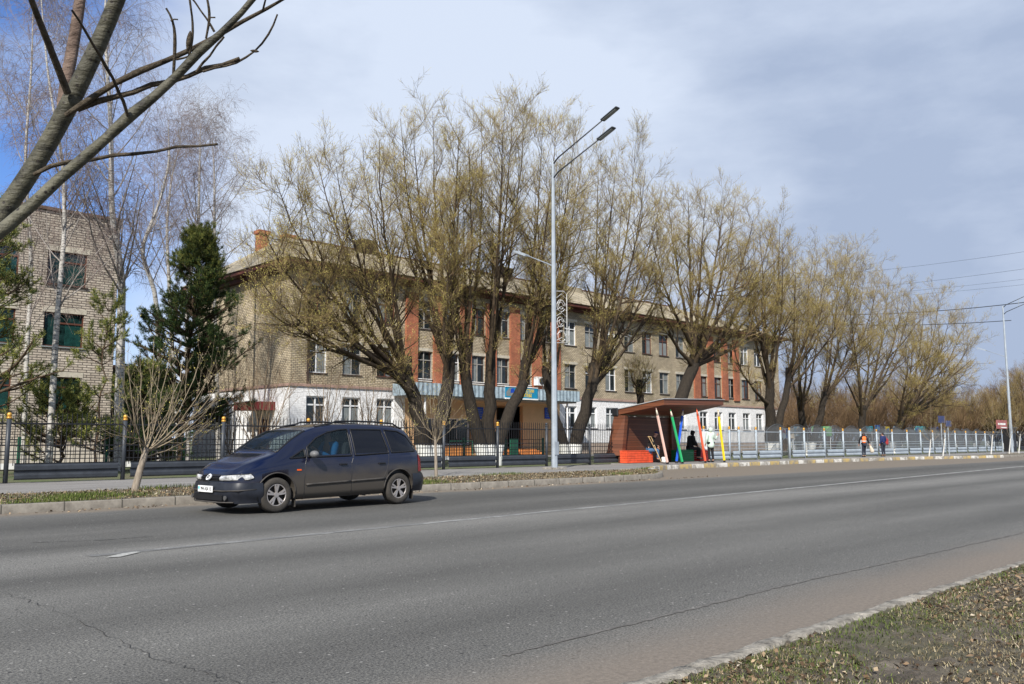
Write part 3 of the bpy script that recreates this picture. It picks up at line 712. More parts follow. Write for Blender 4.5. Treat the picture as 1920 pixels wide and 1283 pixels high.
def willow(name, label, basepx, stems, v, mats, dens=1.0, group=None, cat='tree', buds=True, vspread=3.2, base_r=0.42, zbase=0.1, bz=None):
    """stems: list of (head px, radius, [limb end px ...]); all drawn at distance v and opened out in depth"""
    B = on_v(basepx[0], basepx[1], v); B.z = zbase
    root = empty(name, B); tag(root, label, cat, group)
    W = np.array(B)
    trunk, crown = TM(), TM()
    heads = []
    limbsP, limbsR = [], []
    for hd, r, ends in stems:
        Hh = np.array(on_v(hd[0], hd[1], v + random.uniform(-0.5, 0.5)))
        side = (Hh - W) * np.array([1, 1, 0])
        P = bez(W + side * 0.12 - [0, 0, 0.35], W + side * 0.25 + [0, 0, (Hh[2] - W[2]) * 0.4], Hh - [0, 0, (Hh[2] - W[2]) * 0.35], Hh, 9)
        P[2:-1] += rng.normal(0, 0.05, (6, 3))
        R = np.linspace(r * 1.2, r * 0.82, 9); R[0] *= 1.25
        trunk.tubes([P - W], [R], 10, 0)
        kn = 14
        for e in ends:
            w_ = e[2] if len(e) > 2 else 1.0
            E = np.array(on_v(e[0], e[1], v + random.uniform(-vspread, vspread) * 0.9))
            d = E - Hh; L = np.linalg.norm(d); d = d * max(0.5, 1 - 1.35 / L); E = Hh + d; lat = d * np.array([1, 1, 0])
            t0 = random.uniform(0.72, 1.0); i0 = int(t0 * 8); S0 = P[min(i0, 8)]
            c1 = S0 + lat * 0.30 + np.array([0, 0, max(d[2], 0.5) * 0.22]); c2 = S0 + lat * 0.78 + np.array([0, 0, d[2] * 0.55])
            Pl = bez(S0, c1, c2, E, kn); Pl[2:] += np.cumsum(rng.normal(0, 0.035, (kn - 2, 3)), 0)
            r0 = min(r * 0.46, 0.019 * L * w_ ** 0.5 + 0.02)
            limbsP.append(Pl); limbsR.append(r0 * (1 - np.linspace(0, 1, kn) ** 0.8 * 0.94))
        heads.append((Hh, r))
    LP, LR = np.array(limbsP), np.array(limbsR)
    trunk.tubes(LP - W, LR, 7, 1)
    # long secondary boughs, branches, twigs
    n2, n3, n4 = int(22 * dens), int(9 * dens), int(8 * dens)
    P2, R2 = sprout(LP, LR, n2, (0.36, 0.97), (22, 66), (0.13, 0.30), 0.34, 9, 0.55, 0.009, 0.085, pw=0.75)
    LL = np.linalg.norm(LP[:, -1] - LP[:, 0], axis=1); kp_ = rng.uniform(0, 1, len(P2)) < np.repeat(np.clip((LL / 11.0) ** 1.6, 0.15, 1), n2); P2, R2 = P2[kp_], R2[kp_]
    P2b, R2b = sprout(LP, LR, 3, (0.0, 0.45), (25, 80), (0.05, 0.15), 0.5, 7, 0.3, 0.006, 0.12)
    P3, R3 = sprout(np.concatenate([P2, LP[:, -9:]]), np.concatenate([R2, LR[:, -9:]]), n3, (0.20, 1.0), (20, 62), (0.5, 1.25), 0.45, 6, 0.50, 0.0055, 0.12, pw=0.8, lens_abs=1)
    P3b, R3b = sprout(P2b, R2b, 3, (0.1, 1.0), (20, 60), (0.35, 0.8), 0.3, 6, 0.5, 0.005, 0.12, lens_abs=1)
    P3 = np.concatenate([P3, P3b]); R3 = np.concatenate([R3, R3b])
    P4, R4 = sprout(P3, R3, n4, (0.15, 1.0), (20, 58), (0.22, 0.60), 0.50, 4, 0.6, 0.0046, 0.14, lens_abs=1)
    crown.tubes(P2 - W, R2, 5, 0); crown.tubes(P2b - W, R2b, 4, 0)
    crown.tubes(P3 - W, R3, 3, 3); crown.tubes(P4 - W, R4, 3, 1)
    # epicormic shoots round the head
    if buds:
        L4 = leaflets(P4[rng.uniform(0, 1, len(P4)) < 0.8], 3, 0.050, 0.0065); crown.quads(L4 - W, 2)
    trunk.build('trunk', [mats[0], mats[1]], root, True)
    crown.build('crown', [mats[1], mats[2], mats[3], M['twig_brown']], root)
    return root
WM_ = (M['willow_bark'], M['willow_limb'], M['twig'], M['bud'])
VW = 28.5
GW = 'tall willows behind the fence'
willow('willow_tree', 'tall willow with whitewashed foot and long arching limbs, right behind the blue van', (808, 870), [
    ((762, 668), 0.30, [(440, 380), (470, 262), (500, 430), (555, 240), (610, 255), (655, 255), (600, 360), (440, 545), (500, 590), (700, 190), (415, 470), (510, 300), (690, 300), (560, 520)]),
    ((843, 672), 0.30, [(740, 172), (770, 165), (808, 168), (850, 178), (868, 250), (785, 290), (845, 340), (720, 250), (870, 420)])], VW, WM_, 1.0, GW, base_r=0.45)
willow('willow_tree', 'tallest willow, its trunk splitting into three arms before the school canopy', (915, 868), [
    ((868, 668), 0.27, [(880, 200), (905, 172), (850, 300), (820, 420), (880, 330)]),
    ((920, 660), 0.27, [(948, 135), (965, 150), (995, 172), (935, 230), (960, 320), (925, 300)]),
    ((988, 668), 0.27, [(1020, 185), (1048, 178), (1085, 200), (1105, 250), (1040, 290), (1110, 330), (1010, 400), (1090, 420)])], VW, WM_, 1.0, GW)
willow('willow_tree', 'willow with two whitewashed trunks just right of the near lamp pole', (1068, 866), [
    ((1022, 690), 0.22, [(1010, 330), (1050, 270), (1060, 380), (985, 420), (1080, 330)]),
    ((1112, 680), 0.30, [(1130, 265), (1165, 245), (1195, 240), (1222, 275), (1242, 330), (1140, 380), (1250, 390), (1180, 350), (1270, 440), (1205, 470), (1160, 520)])], VW, WM_, 1.0, GW)
willow('willow_tree', 'willow leaning right from behind the bus shelter roof', (1228, 862), [
    ((1308, 632), 0.36, [(1245, 345), (1285, 325), (1325, 330), (1362, 335), (1395, 350), (1430, 375), (1460, 400), (1485, 440), (1300, 430), (1375, 430), (1200, 400), (1430, 480), (1495, 500), (1220, 480), (1345, 480)])], VW, WM_, 1.05, GW)
willow('willow_tree', 'small pollarded willow rising behind the left half of the shelter roof', (1205, 862), [
    ((1198, 712), 0.22, [(1160, 655), (1180, 640), (1200, 632), (1225, 640), (1245, 660), (1170, 690), (1235, 690)])], 30.5, WM_, 0.8, GW, vspread=1.0)
willow('willow_tree', 'stout dark willow with a white painted foot at the end of the school', (1446, 860), [
    ((1442, 700), 0.33, [(1395, 420), (1420, 390), (1455, 385), (1470, 420), (1400, 520), (1350, 590), (1430, 480), (1385, 470)]),
    ((1478, 690), 0.24, [(1490, 440), (1530, 445), (1570, 450), (1600, 440), (1560, 520), (1500, 500), (1620, 480), (1530, 530)])], VW, WM_, 1.0, GW)
willow('willow_tree', 'willow forking low behind the gap between the grey fences', (1515, 858), [
    ((1500, 745), 0.26, [(1460, 560), (1490, 500), (1520, 470), (1545, 500), (1500, 580)]),
    ((1545, 735), 0.26, [(1575, 455), (1605, 450), (1630, 480), (1650, 520), (1590, 540), (1640, 590), (1560, 560)])], 30.5, WM_, 1.0, GW)
willow('willow_tree', 'leaning willow behind the fence, above the person in the orange vest', (1612, 855), [
    ((1618, 760), 0.30, [(1590, 520), (1640, 510), (1670, 500), (1700, 520), (1715, 550), (1660, 580), (1610, 590), (1720, 600), (1560, 620)])], 30.0, WM_, 1.1, GW)
willow('willow_tree', 'widespread willow right of the person in the navy jacket', (1668, 853), [
    ((1690, 770), 0.34, [(1715, 570), (1740, 545), (1765, 540), (1790, 560), (1815, 590), (1828, 630), (1830, 680), (1760, 620), (1700, 620), (1800, 720), (1720, 700)])], 30.0, WM_, 1.2, GW)
# ---- birches
def birch(label, pts, v, r0, dens=1.0, group='birches between the two buildings', fork=None, zt=0.1, tw=1.0):
    W = np.array(on_v(pts[0][0], pts[0][1], v)); W[2] = zt
    root = empty('birch_tree', W); tag(root, label, 'tree', group)
    C = np.array([W] + [np.array(on_v(a, b, v)) for a, b in pts[1:]])
    K = 22
    tt = np.linspace(0, 1, len(C)); t = np.linspace(0, 1, K)
    P = np.stack([np.interp(t, tt, C[:, k]) for k in range(3)], 1)
    P[1:-1] = (P[:-2] + 2 * P[1:-1] + P[2:]) / 4
    P[0, 2] -= 0.2
    R = r0 * (1 - t) ** 0.8 + 0.012
    tr, cr_ = TM(), TM()
    tr.tubes([P - W], [R], 9, 0)
    P1, R1 = sprout([P], [R], int(34 * dens), (0.26, 0.985), (25, 55), (0.16, 0.26), 0.55, 8, 0.42, 0.012, 0.07)
    tr.tubes(P1 - W, R1 * 0.75, 5, 1)
    P2, R2 = sprout(P1, R1 * 0.6, 9, (0.12, 1.0), (25, 60), (0.9, 1.9), 0.15, 6, 0.55, 0.007, 0.10, lens_abs=1)
    P3, R3 = sprout(P2, R2, int(6 * tw), (0.1, 1.0), (25, 70), (0.5, 1.25), -1.5, 6, 0.6, 0.0040, 0.09, lens_abs=1)
    P4, R4 = sprout(P3, R3, 2, (0.1, 0.9), (25, 60), (0.2, 0.5), -1.0, 4, 0.6, 0.0038, 0.10, lens_abs=1)
    cr_.tubes(P2 - W, R2, 3, 0); cr_.tubes(P3 - W, R3, 3, 1); cr_.tubes(P4 - W, R4, 3, 1)
    tr.build('trunk', [M['birch'], M['birch_bough']], root, True); cr_.build('crown', [M['birch_bough'], M['birch_twig']], root)
    return root
birch('white birch whose trunk runs up just right of the left building corner', [(222, 866), (226, 640), (229, 520), (208, 400), (209, 250), (196, 60), (200, -60)], 33, 0.17)
birch('white birch in front of the left building, forked high', [(92, 870), (104, 640), (110, 560), (122, 430), (118, 300), (90, 150), (74, -40)], 31, 0.10, 0.75)
birch('birch rising at the far left in front of the brick wall', [(45, 870), (48, 700), (60, 500), (46, 300), (60, 120), (62, 0)], 35, 0.085, 0.8)
birch('slim birch left of the lone pine, with pale forks', [(300, 862), (296, 560), (262, 470), (300, 380), (318, 300), (315, 225)], 42, 0.12, 0.8)
birch('birch behind the lone dark pine, tallest of that cluster', [(352, 862), (350, 560), (372, 420), (374, 330), (376, 232)], 43, 0.12, 0.75)
birch('birch beside the school end wall', [(410, 862), (402, 560), (402, 420), (402, 330), (398, 262)], 47, 0.12, 0.7)
birch('thin birch just left of the school chimneys', [(335, 862), (318, 560), (312, 420), (322, 330), (340, 260)], 48, 0.11, 0.7)
# ---- pines
def pine(label, basepx, toppx, v, width, nb=70, lo=0.12, mats=('needle', 'needle_light'), group=None, r0=0.16, sparse=False, zt=0.1):
    W = np.array(on_v(basepx[0], basepx[1], v)); W[2] = zt
    Tt = np.array(on_v(toppx[0], toppx[1], v)); root = empty('pine_tree', W); tag(root, label, 'tree', group)
    K = 14; P = W + (Tt - W) * np.linspace(0, 1, K)[:, None]; P[1:-1, :2] += rng.normal(0, 0.05, (K - 2, 2)); P[0, 2] -= 0.2
    R = r0 * (1 - np.linspace(0, 1, K) * 0.92); Hh = Tt[2] - W[2]
    tr, cr_ = TM(), TM(); tr.tubes([P - W], [R], 8, 0)
    t = np.sort(rng.uniform(lo, 0.99, nb)); t = lo + np.round((t - lo) * 22) / 22 * 0.97 + rng.normal(0, 0.006, nb); t = np.clip(t, lo, 0.99)
    p = np.stack([np.interp(t, np.linspace(0, 1, K), P[:, k]) for k in range(3)], 1)
    az = rng.uniform(0, 2 * np.pi, nb); L = width * (1 - t) ** (0.62 if sparse else 0.95) * rng.uniform(0.45, 1.15, nb) + 0.2
    L *= np.where(t < 0.3, 0.85, 1)
    kk = 7; out = np.empty((nb, kk, 3)); out[:, 0] = p
    el = 0.15 + 0.5 * t; d = np.stack([np.cos(az), np.sin(az), el], 1)
    for k in range(1, kk):
        d = d + rng.normal(0, 0.09, d.shape) + np.array([0, 0, 0.05]); d /= np.linalg.norm(d, axis=1, keepdims=True); out[:, k] = out[:, k - 1] + d * (L / (kk - 1))[:, None]
    rr = np.maximum(0.012 + 0.02 * L, 0.012)[:, None] * np.linspace(1, 0.3, kk)[None]
    tr.tubes(out - W, rr, 5, 0)
    P2, R2 = sprout(out, rr, 7 if not sparse else 4, (0.3, 1.0), (25, 60), (0.35, 0.8), 0.5, 4, 0.6, 0.007, 0.1, lens_abs=1)
    P3, R3 = sprout(P2, R2, 3, (0.3, 1.0), (20, 50), (0.15, 0.35), 0.6, 3, 0.6, 0.006, 0.1, lens_abs=1)
    tr.tubes(P2 - W, R2, 4, 0)
    for PP, n, mi in ((P2, 26, 0), (P3, 26, 0), (out[:, -3:], 30, 0)):
        Np, Kp, _ = PP.shape
        tq = rng.uniform(0.35, 1.0, (Np, n)); f = tq * (Kp - 1); i = np.clip(f.astype(int), 0, Kp - 2); w = (f - i)[..., None]; ar = np.arange(Np)[:, None]
        q = (PP[ar, i] * (1 - w) + PP[ar, i + 1] * w).reshape(-1, 3); T = (PP[ar, i + 1] - PP[ar, i]).reshape(-1, 3); T /= np.linalg.norm(T, axis=1, keepdims=True) + 1e-9
        dd = T * 0.7 + rng.normal(0, 0.6, T.shape) + np.array([0, 0, 0.25]); dd /= np.linalg.norm(dd, axis=1, keepdims=True)
        s_ = np.cross(dd, rng.normal(0, 1, dd.shape)); s_ /= np.linalg.norm(s_, axis=1, keepdims=True) + 1e-9
        LL = rng.uniform(0.08, 0.17, len(q))[:, None]; wv = 0.0075
        V = np.stack([q - s_ * wv, q + s_ * wv, q + dd * LL + s_ * wv * 0.4, q + dd * LL - s_ * wv * 0.4], 1)
        fr = (q[:, 2] - W[2]) / Hh; light = (fr + rng.normal(0, 0.22, len(q))) > 0.92
        if sparse: light = rng.uniform(0, 1, len(q)) > 0.35
        cr_.quads(V[~light] - W, 0)
        if light.any(): cr_.quads(V[light] - W, 1)
    tr.build('trunk', M['pine_bark'], root, True); cr_.build('crown', [M[mats[0]], M[mats[1]]], root)
    return root
pine('dense dark green pine standing between the two buildings', (335, 866), (378, 432), 37.0, 4.3, 230, 0.10, group=None, r0=0.15)
pine('pine at the left edge with yellowish needles before the brick building', (-14, 868), (-26, 395), 30, 2.9, 60, 0.22, sparse=True)
pine('thin sparse pine with a bare stem before the corner of the left building', (176, 868), (203, 562), 30, 1.0, 26, 0.14, r0=0.05, sparse=True)
pine('low spreading young pine behind the dark fence at the left', (120, 868), (110, 745), 31.5, 2.4, 36, 0.05, r0=0.07, sparse=True)
pine('low dark pine behind the third fence post', (265, 866), (272, 690), 33.5, 2.3, 60, 0.05, r0=0.08)
# ---- young trees on the verge
def sapling(label, pts, v, r0, ends, z0, cat='tree', group=None, whitewash=0, n2=7, n3=4, name='young_tree', bl=(0.25, 0.7)):
    W = np.array(on_v(pts[0][0], pts[0][1], v)); W[2] = z0; root = empty(name, W); tag(root, label, cat, group)
    C = np.array([W] + [np.array(on_v(a, b, v)) for a, b in pts[1:]]); K = 10
    tt = np.linspace(0, 1, len(C)); t = np.linspace(0, 1, K); P = np.stack([np.interp(t, tt, C[:, k]) for k in range(3)], 1); P[0, 2] -= 0.08
    R = np.linspace(r0, r0 * 0.72, K)
    tr, cr_ = TM(), TM(); tr.tubes([P - W], [R], 9, 0)
    LP, LR = [], []
    for e in ends:
        E = np.array(on_v(e[0], e[1], v + random.uniform(-1, 1) * (1.1 if len(e) < 3 else e[2]))); i0 = random.randint(K - 3, K - 1); S0 = P[i0]
        d = E - S0; lat = d * [1, 1, 0]; Ln = np.linalg.norm(d)
        Q_ = bez(S0, S0 + lat * 0.45 + [0, 0, d[2] * 0.2], S0 + lat * 0.8 + [0, 0, d[2] * 0.6], E, 9); Q_[2:] += rng.normal(0, 0.015, (7, 3))
        LP.append(Q_); LR.append(np.linspace(max(0.008, r0 * 0.21), 0.0035, 9))
    LP, LR = np.array(LP), np.array(LR); tr.tubes(LP - W, LR, 6, 1)
    P2, R2 = sprout(LP, LR, n2, (0.15, 0.95), (20, 50), (0.25, 0.5), 0.6, 5, 0.6, 0.0035, 0.08)
    P3, R3 = sprout(P2, R2, n3, (0.2, 0.95), (20, 50), bl, 0.4, 4, 0.6, 0.003, 0.1, lens_abs=1)
    cr_.tubes(P2 - W, R2, 4, 0); cr_.tubes(P3 - W, R3, 3, 0)
    cr_.quads(leaflets(P3, 3, 0.035, 0.006) - W, 1)
    tr.build('trunk', [M['stem_white'] if whitewash else M['sapling'], M['shoot']], root, True); cr_.build('crown', [M['shoot'], M['bud']], root)
    return root
sapling('leaning young tree with a pale trunk and fan of bare shoots, left of the van', [(252, 922), (263, 880), (275, 840)], 19.6, 0.085,
        [(238, 640), (262, 655), (290, 640), (320, 650), (350, 655), (380, 660), (405, 672), (420, 700), (405, 745), (395, 790), (225, 690), (205, 740), (300, 690), (345, 700), (440, 665)], ZS, n2=6, n3=3)
sapling('slim young tree with a pale stem, right behind the van', [(818, 893), (817, 850), (816, 820)], 21.0, 0.055,
        [(790, 735), (775, 760), (805, 715), (825, 725), (840, 745), (850, 730), (868, 775), (760, 775), (815, 700)], ZS, n2=6, n3=3)
for px, py, lab in ((1742, 858, 'first young tree with a whitewashed stem past the navy jacket'), (1768, 857, 'young tree with a white stem under the blue road signs'),
                    (1858, 850, 'thin leaning young tree near the end of the grey fence'), (1892, 849, 'young tree with a white stem just left of the far lamp pole'), (1910, 848, 'young tree with a white stem just right of the far lamp pole')):
    sapling(lab, [(px, py), (px + 2, py - 18), (px + 3, py - 34)], 22.0, 0.05, [(px - 12, py - 75), (px + 3, py - 100), (px + 16, py - 80), (px + 24, py - 60), (px - 20, py - 60)], ZS, group='young trees along the verge', whitewash=1, n2=5, n3=3)
# ---- shrubs in the yard
def shrub(label, basepx, v, ends, name='shrub', group='bare shrubs before the school', r0=0.03, n2=9, n3=5, mi='shrub', spread=1.3, loc=None, dims=None, nst=14):
    if loc is None:
        W = np.array(on_v(basepx[0], basepx[1], v)); W[2] = 0.1
    else: W = np.array([loc[0], loc[1], 0.1])
    root = empty(name, W); tag(root, label, 'shrub', group); cr_ = TM(); LP, LR = [], []
    if ends is None:
        ends3 = [W + np.array([random.uniform(-1, 1) * dims[0], random.uniform(-1, 1) * dims[0], dims[1] * random.uniform(0.65, 1.05)]) for _ in range(nst)]
    else:
        ends3 = [np.array(on_v(e[0], e[1], v + random.uniform(-spread, spread))) for e in ends]
    for E in ends3:
        S0 = W + np.array([random.uniform(-0.15, 0.15), random.uniform(-0.15, 0.15), -0.05]); d = E - S0; lat = d * [1, 1, 0]
        Q_ = bez(S0, S0 + lat * 0.25 + [0, 0, d[2] * 0.35], S0 + lat * 0.65 + [0, 0, d[2] * 0.7], E, 9); Q_[2:] += rng.normal(0, 0.03, (7, 3))
        LP.append(Q_); LR.append(np.linspace(r0, 0.007, 9))
    LP, LR = np.array(LP), np.array(LR)
    P2, R2 = sprout(LP, LR, n2, (0.2, 0.95), (20, 50), (0.25, 0.45), 0.5, 5, 0.6, 0.006, 0.09)
    P3, R3 = sprout(P2, R2, n3, (0.15, 0.95), (20, 55), (0.3, 0.8), 0.3, 4, 0.6, 0.005, 0.12, lens_abs=1)
    cr_.tubes(LP - W, LR, 5, 0); cr_.tubes(P2 - W, R2, 3, 0); cr_.tubes(P3 - W, R3, 3, 0)
    cr_.build('stems', [M[mi]], root)
    return root
shrub('tall bare shrub with many grey stems before the school corner', (488, 866), 33, [(440, 700), (460, 660), (480, 640), (505, 660), (525, 690), (545, 720), (430, 740), (470, 720), (512, 720), (555, 690)])
shrub('bare shrub between the first two ground floor windows of the school', (612, 866), 34, [(590, 700), (605, 670), (625, 660), (640, 690), (655, 720), (580, 740), (615, 720)])
shrub('bare shrub before the third ground floor window of the school', (690, 866), 34, [(670, 700), (685, 690), (705, 680), (720, 710), (660, 740), (700, 740), (735, 735)])
shrub('thin bare shrub left of the willow with the whitewashed foot', (770, 866), 34, [(745, 700), (760, 640), (772, 660), (752, 740), (785, 720)])
shrub('bare shrub before the wall between the buildings', (430, 866), 39, [(400, 700), (415, 660), (430, 640), (445, 690), (455, 730), (395, 760)])
# reddish thicket and trees beyond the end of the school, seen over the grey fence
fb = [(1470, 44), (1500, 39), (1530, 47), (1560, 40), (1590, 44), (1620, 40), (1650, 46), (1680, 39), (1710, 43), (1740, 38), (1770, 42), (1800, 37), (1830, 40), (1862, 36), (1890, 39), (1915, 36), (1940, 38)]
base_sh = None
words = ['behind the gap in the grey fence', 'behind the painted playground boards', 'left of the orange vest', 'behind the orange vest', 'between the two walkers', 'behind the navy jacket', 'right of the navy jacket', 'left of the blue road signs', 'behind the blue road signs', 'right of the blue road signs', 'before the end of the grey fence', 'at the end of the grey fence', 'behind the red sign', 'left of the far lamp pole', 'behind the far lamp pole', 'right of the far lamp pole', 'at the right edge of the picture']
protos = []
for i, (px, vv) in enumerate(fb):
    u = ux(px, vv)
    if i < 3:
        o = shrub('x', None, 0, None, name='brown_shrub', loc=(u, vv), dims=(3.2, 6.0), nst=30, r0=0.04, n2=12, n3=6, mi='twig_far', group='brown thicket beyond the grey fence'); protos.append(o)
    else:
        o = copy_tree(protos[i % 3]); o.location = (u, vv, 0.1); o.rotation_euler = (0, 0, random.uniform(0, 6.28))
        s_ = random.uniform(0.8, 1.25); o.scale = (s_ * 1.15, s_ * 1.15, s_)
    o['label'] = 'brown leafless thicket shrub ' + words[i]
    o['category'] = 'shrub'
# far trees
def bare_tree(u, v_, h, w, nl=11, mats=None, lab='', r=0.28, dens=1.0):
    W = np.array([u, v_, 0.1]); root = empty('bare_tree', W); tr, cr_ = TM(), TM()
    Hh = W + [random.uniform(-0.4, 0.4), 0, h * 0.24]
    tr.tubes([bez(W - [0, 0, 0.3], W + [0, 0, h * 0.1], Hh - [0, 0, 0.6], Hh, 6) - W], [np.linspace(r * 1.2, r * 0.8, 6)], 8, 0)
    LP, LR = [], []
    for k in range(nl):
        a = 2 * math.pi * (k + random.random()) / nl; rad = w * random.uniform(0.25, 1.0); E = W + [math.cos(a) * rad, math.sin(a) * rad, h * (1.05 - 0.42 * (rad / w) ** 2) * random.uniform(0.85, 1.0)]
        d = E - Hh; lat = d * [1, 1, 0]; LP.append(bez(Hh - [0, 0, random.random()], Hh + lat * 0.35 + [0, 0, d[2] * 0.25], Hh + lat * 0.75 + [0, 0, d[2] * 0.6], E, 11)); LR.append(np.linspace(0.13, 0.02, 11))
    LP, LR = np.array(LP), np.array(LR); tr.tubes(LP - W, LR, 6, 1)
    P2, R2 = sprout(LP, LR, int(10 * dens), (0.15, 0.97), (18, 45), (0.22, 0.42), 0.5, 6, 0.6, 0.014, 0.08)
    P3, R3 = sprout(P2, R2, int(9 * dens), (0.1, 1), (20, 50), (0.9, 1.9), 0.4, 5, 0.6, 0.009, 0.1, lens_abs=1)
    P4, R4 = sprout(P3, R3, 6, (0.1, 1), (20, 50), (0.4, 0.9), 0.2, 4, 0.6, 0.007, 0.12, lens_abs=1)
    cr_.tubes(P2 - W, R2, 4, 0); cr_.tubes(P3 - W, R3, 3, 1); cr_.tubes(P4 - W, R4, 3, 1)
    tr.build('trunk', [M['willow_bark'], M['willow_limb']], root, True); cr_.build('crown', [M['willow_limb'], mats], root)
    return root
tp = [bare_tree(0, 0, 11.5, 5.0, mats=M['twig_far']), bare_tree(0, 0, 10.5, 4.6, mats=M['twig'])]
far = [(1535, 60, 1.0, 1), (1690, 52, 1.0, 0), (1735, 40, .85, 1), (1790, 46, .8, 0), (1825, 38, .72, 1), (1850, 50, .9, 0), (1880, 34, .75, 1), (1905, 42, .95, 0), (1925, 33, 1.0, 1), (1950, 36, 1.1, 0), (1480, 62, .9, 0), (1580, 56, .9, 0), (1632, 50, .9, 1), (1760, 58, .9, 0)]
fw = ['behind the forking willow', 'above the person in the navy jacket, far back', 'left of the blue road signs', 'above the blue road signs', 'above the last bays of the grey fence', 'far behind the end of the grey fence', 'left of the far lamp pole', 'right behind the far lamp pole', 'at the right edge with yellowish twigs', 'cut by the right edge of the picture', 'just right of the school end', 'far behind the painted playground boards', 'far behind the orange vest', 'far back in the park behind the road signs']
for i, (px, vv, s_, k) in enumerate(far):
    first = i in (1, 2)
    o = tp[k] if first else copy_tree(tp[k])
    o.location = (ux(px, vv), vv, 0.1); o.scale = (s_, s_, s_); o.rotation_euler = (0, 0, random.uniform(0, 6.28))
    tag(o, 'leafless brown park tree ' + fw[i], 'tree', 'park trees beyond the school')
# ---- the near tree that leans into the picture at the upper left
def near_tree():
    W = Vector((-0.75, 1.55, 0.09)); root = empty('leaning_tree', W)
    tag(root, 'near leaning tree with smooth grey green bark, crossing the upper left corner', 'tree')
    D = 3.9
    def pp(pts, r, name, m, d0=D, d1=None, n=12, pre=(), knots=0):
        F_ = 0.50; r = [q * F_ * 0.84 for q in r]; d1 = (d1 or d0) * F_; d0 = d0 * F_; knots *= F_
        d1 = d1 or d0; L = [Vector(q) for q in pre]; nn = len(pts)
        for i, (a, b) in enumerate(pts): L.append(at_d(a, b, d0 + (d1 - d0) * i / (nn - 1)))
        A = np.array([list(q) for q in L]); t = np.concatenate([[0], np.cumsum(np.linalg.norm(np.diff(A, axis=0), axis=1))]); K = max(10, int(t[-1] / 0.05))
        ts = np.linspace(0, t[-1], K); P = np.stack([np.interp(ts, t, A[:, k]) for k in range(3)], 1)
        for _ in range(3): P[1:-1] = (P[:-2] + 2 * P[1:-1] + P[2:]) / 4
        rr = np.interp(ts / t[-1], np.linspace(0, 1, len(r)), r)
        wob = 1 + 0.05 * np.sin(ts * 9 + a) + rng.normal(0, 0.015, K)
        if knots:
            for q in np.arange(knots * 0.5, t[-1], knots): wob += 0.22 * np.exp(-((ts - q - random.uniform(-.02, .02)) / 0.018) ** 2); P[:, 2] += 0.006 * np.exp(-((ts - q) / 0.02) ** 2)
        tm = TM(); tm.tubes([P - np.array(W)], [rr * wob], n, 0); tm.build(name, m, root, True)
    pp([(-60, 500), (22, 374), (86, 284), (123, 210), (157, 142), (195, 64), (221, 0), (250, -80), (280, -200)], [0.085, 0.072, 0.056, 0.052, 0.047, 0.04, 0.03], 'trunk', M['aspen'], pre=[(-0.75, 1.55, 0.0), (-0.72, 1.58, 0.4), (-0.55, 1.63, 0.9)], n=18)
    pp([(116, 225), (114, 190), (131, 123), (150, 22), (156, -60), (165, -180)], [0.026, 0.027, 0.025, 0.02], 'bough', M['aspen_pink'], 3.93, 4.3, knots=0.3)
    pp([(127, 175), (98, 100), (70, 30), (50, -20), (20, -120)], [0.016, 0.013, 0.010], 'bough', M['aspen_twig'], 3.85, 3.6)
    pp([(-90, 505), (-40, 470), (30, 415), (75, 370), (150, 303), (232, 228), (284, 191), (337, 138), (378, 97), (430, 49), (479, 0), (530, -60)], [0.028, 0.026, 0.0235, 0.021, 0.018, 0.013, 0.010], 'bough', M['aspen'], 3.45, 3.6, knots=0.33)
    pp([(123, 217), (161, 187), (221, 155), (277, 131), (325, 110), (389, 80), (438, 56), (494, 26), (548, -4), (590, -40)], [0.012, 0.0125, 0.011, 0.009, 0.0065, 0.004], 'bough', M['aspen_twig'], 3.82, 3.6, knots=0.14)
    pp([(146, 206), (176, 194), (239, 176), (284, 165), (337, 148), (397, 131), (425, 120), (449, 110)], [0.012, 0.0125, 0.0115, 0.010, 0.009], 'bough', M['aspen_twig'], 3.82, 3.7, knots=0.2)
    pp([(380, 137), (397, 135), (441, 129), (483, 101), (512, 64), (520, 32)], [0.005, 0.0045, 0.004, 0.0035], 'twig', M['aspen_twig'], 3.7, 3.7, n=7, knots=0.07)
    pp([(239, 217), (222, 170), (187, 108), (161, 67), (135, 20)], [0.007, 0.006, 0.005, 0.0045], 'twig', M['aspen_twig'], 3.5, 3.3, n=8, knots=0.1)
    pp([(64, 328), (75, 315), (101, 307), (206, 299), (292, 286), (360, 276), (408, 273)], [0.009, 0.008, 0.007, 0.006, 0.005], 'twig', M['aspen_twig'], 3.7, 3.5, n=8, knots=0.12)
    pp([(325, 143), (328, 90), (327, 50), (318, 32), (311, 22)], [0.006, 0.0055, 0.004], 'twig', M['aspen_twig'], 3.55, 3.55, n=7, knots=0.05)
    pp([(320, 40), (326, 36), (334, 37)], [0.003, 0.003], 'twig', M['aspen_twig'], 3.55, 3.55, n=6)
    pp([(353, 113), (362, 80), (361, 40), (354, -5)], [0.005, 0.0045, 0.004], 'twig', M['aspen_twig'], 3.6, 3.6, n=7, knots=0.09)
    pp([(402, 62), (390, 45), (370, 15), (354, -4)], [0.0045, 0.004, 0.0035], 'twig', M['aspen_twig'], 3.6, 3.6, n=7, knots=0.08)
    pp([(386, 76), (393, 45), (392, 22), (386, -5)], [0.005, 0.0045, 0.004], 'twig', M['aspen_twig'], 3.6, 3.6, n=7, knots=0.06)
    pp([(393, 33), (400, 33), (404, 33)], [0.003, 0.003], 'twig', M['aspen_twig'], 3.6, 3.6, n=6)
    pp([(368, 137), (395, 108), (420, 70)], [0.0055, 0.0045, 0.004], 'twig', M['aspen_twig'], 3.65, 3.6, n=7, knots=0.08)
    pp([(330, 112), (350, 108), (375, 95)], [0.005, 0.004], 'twig', M['aspen_twig'], 3.6, 3.6, n=7)
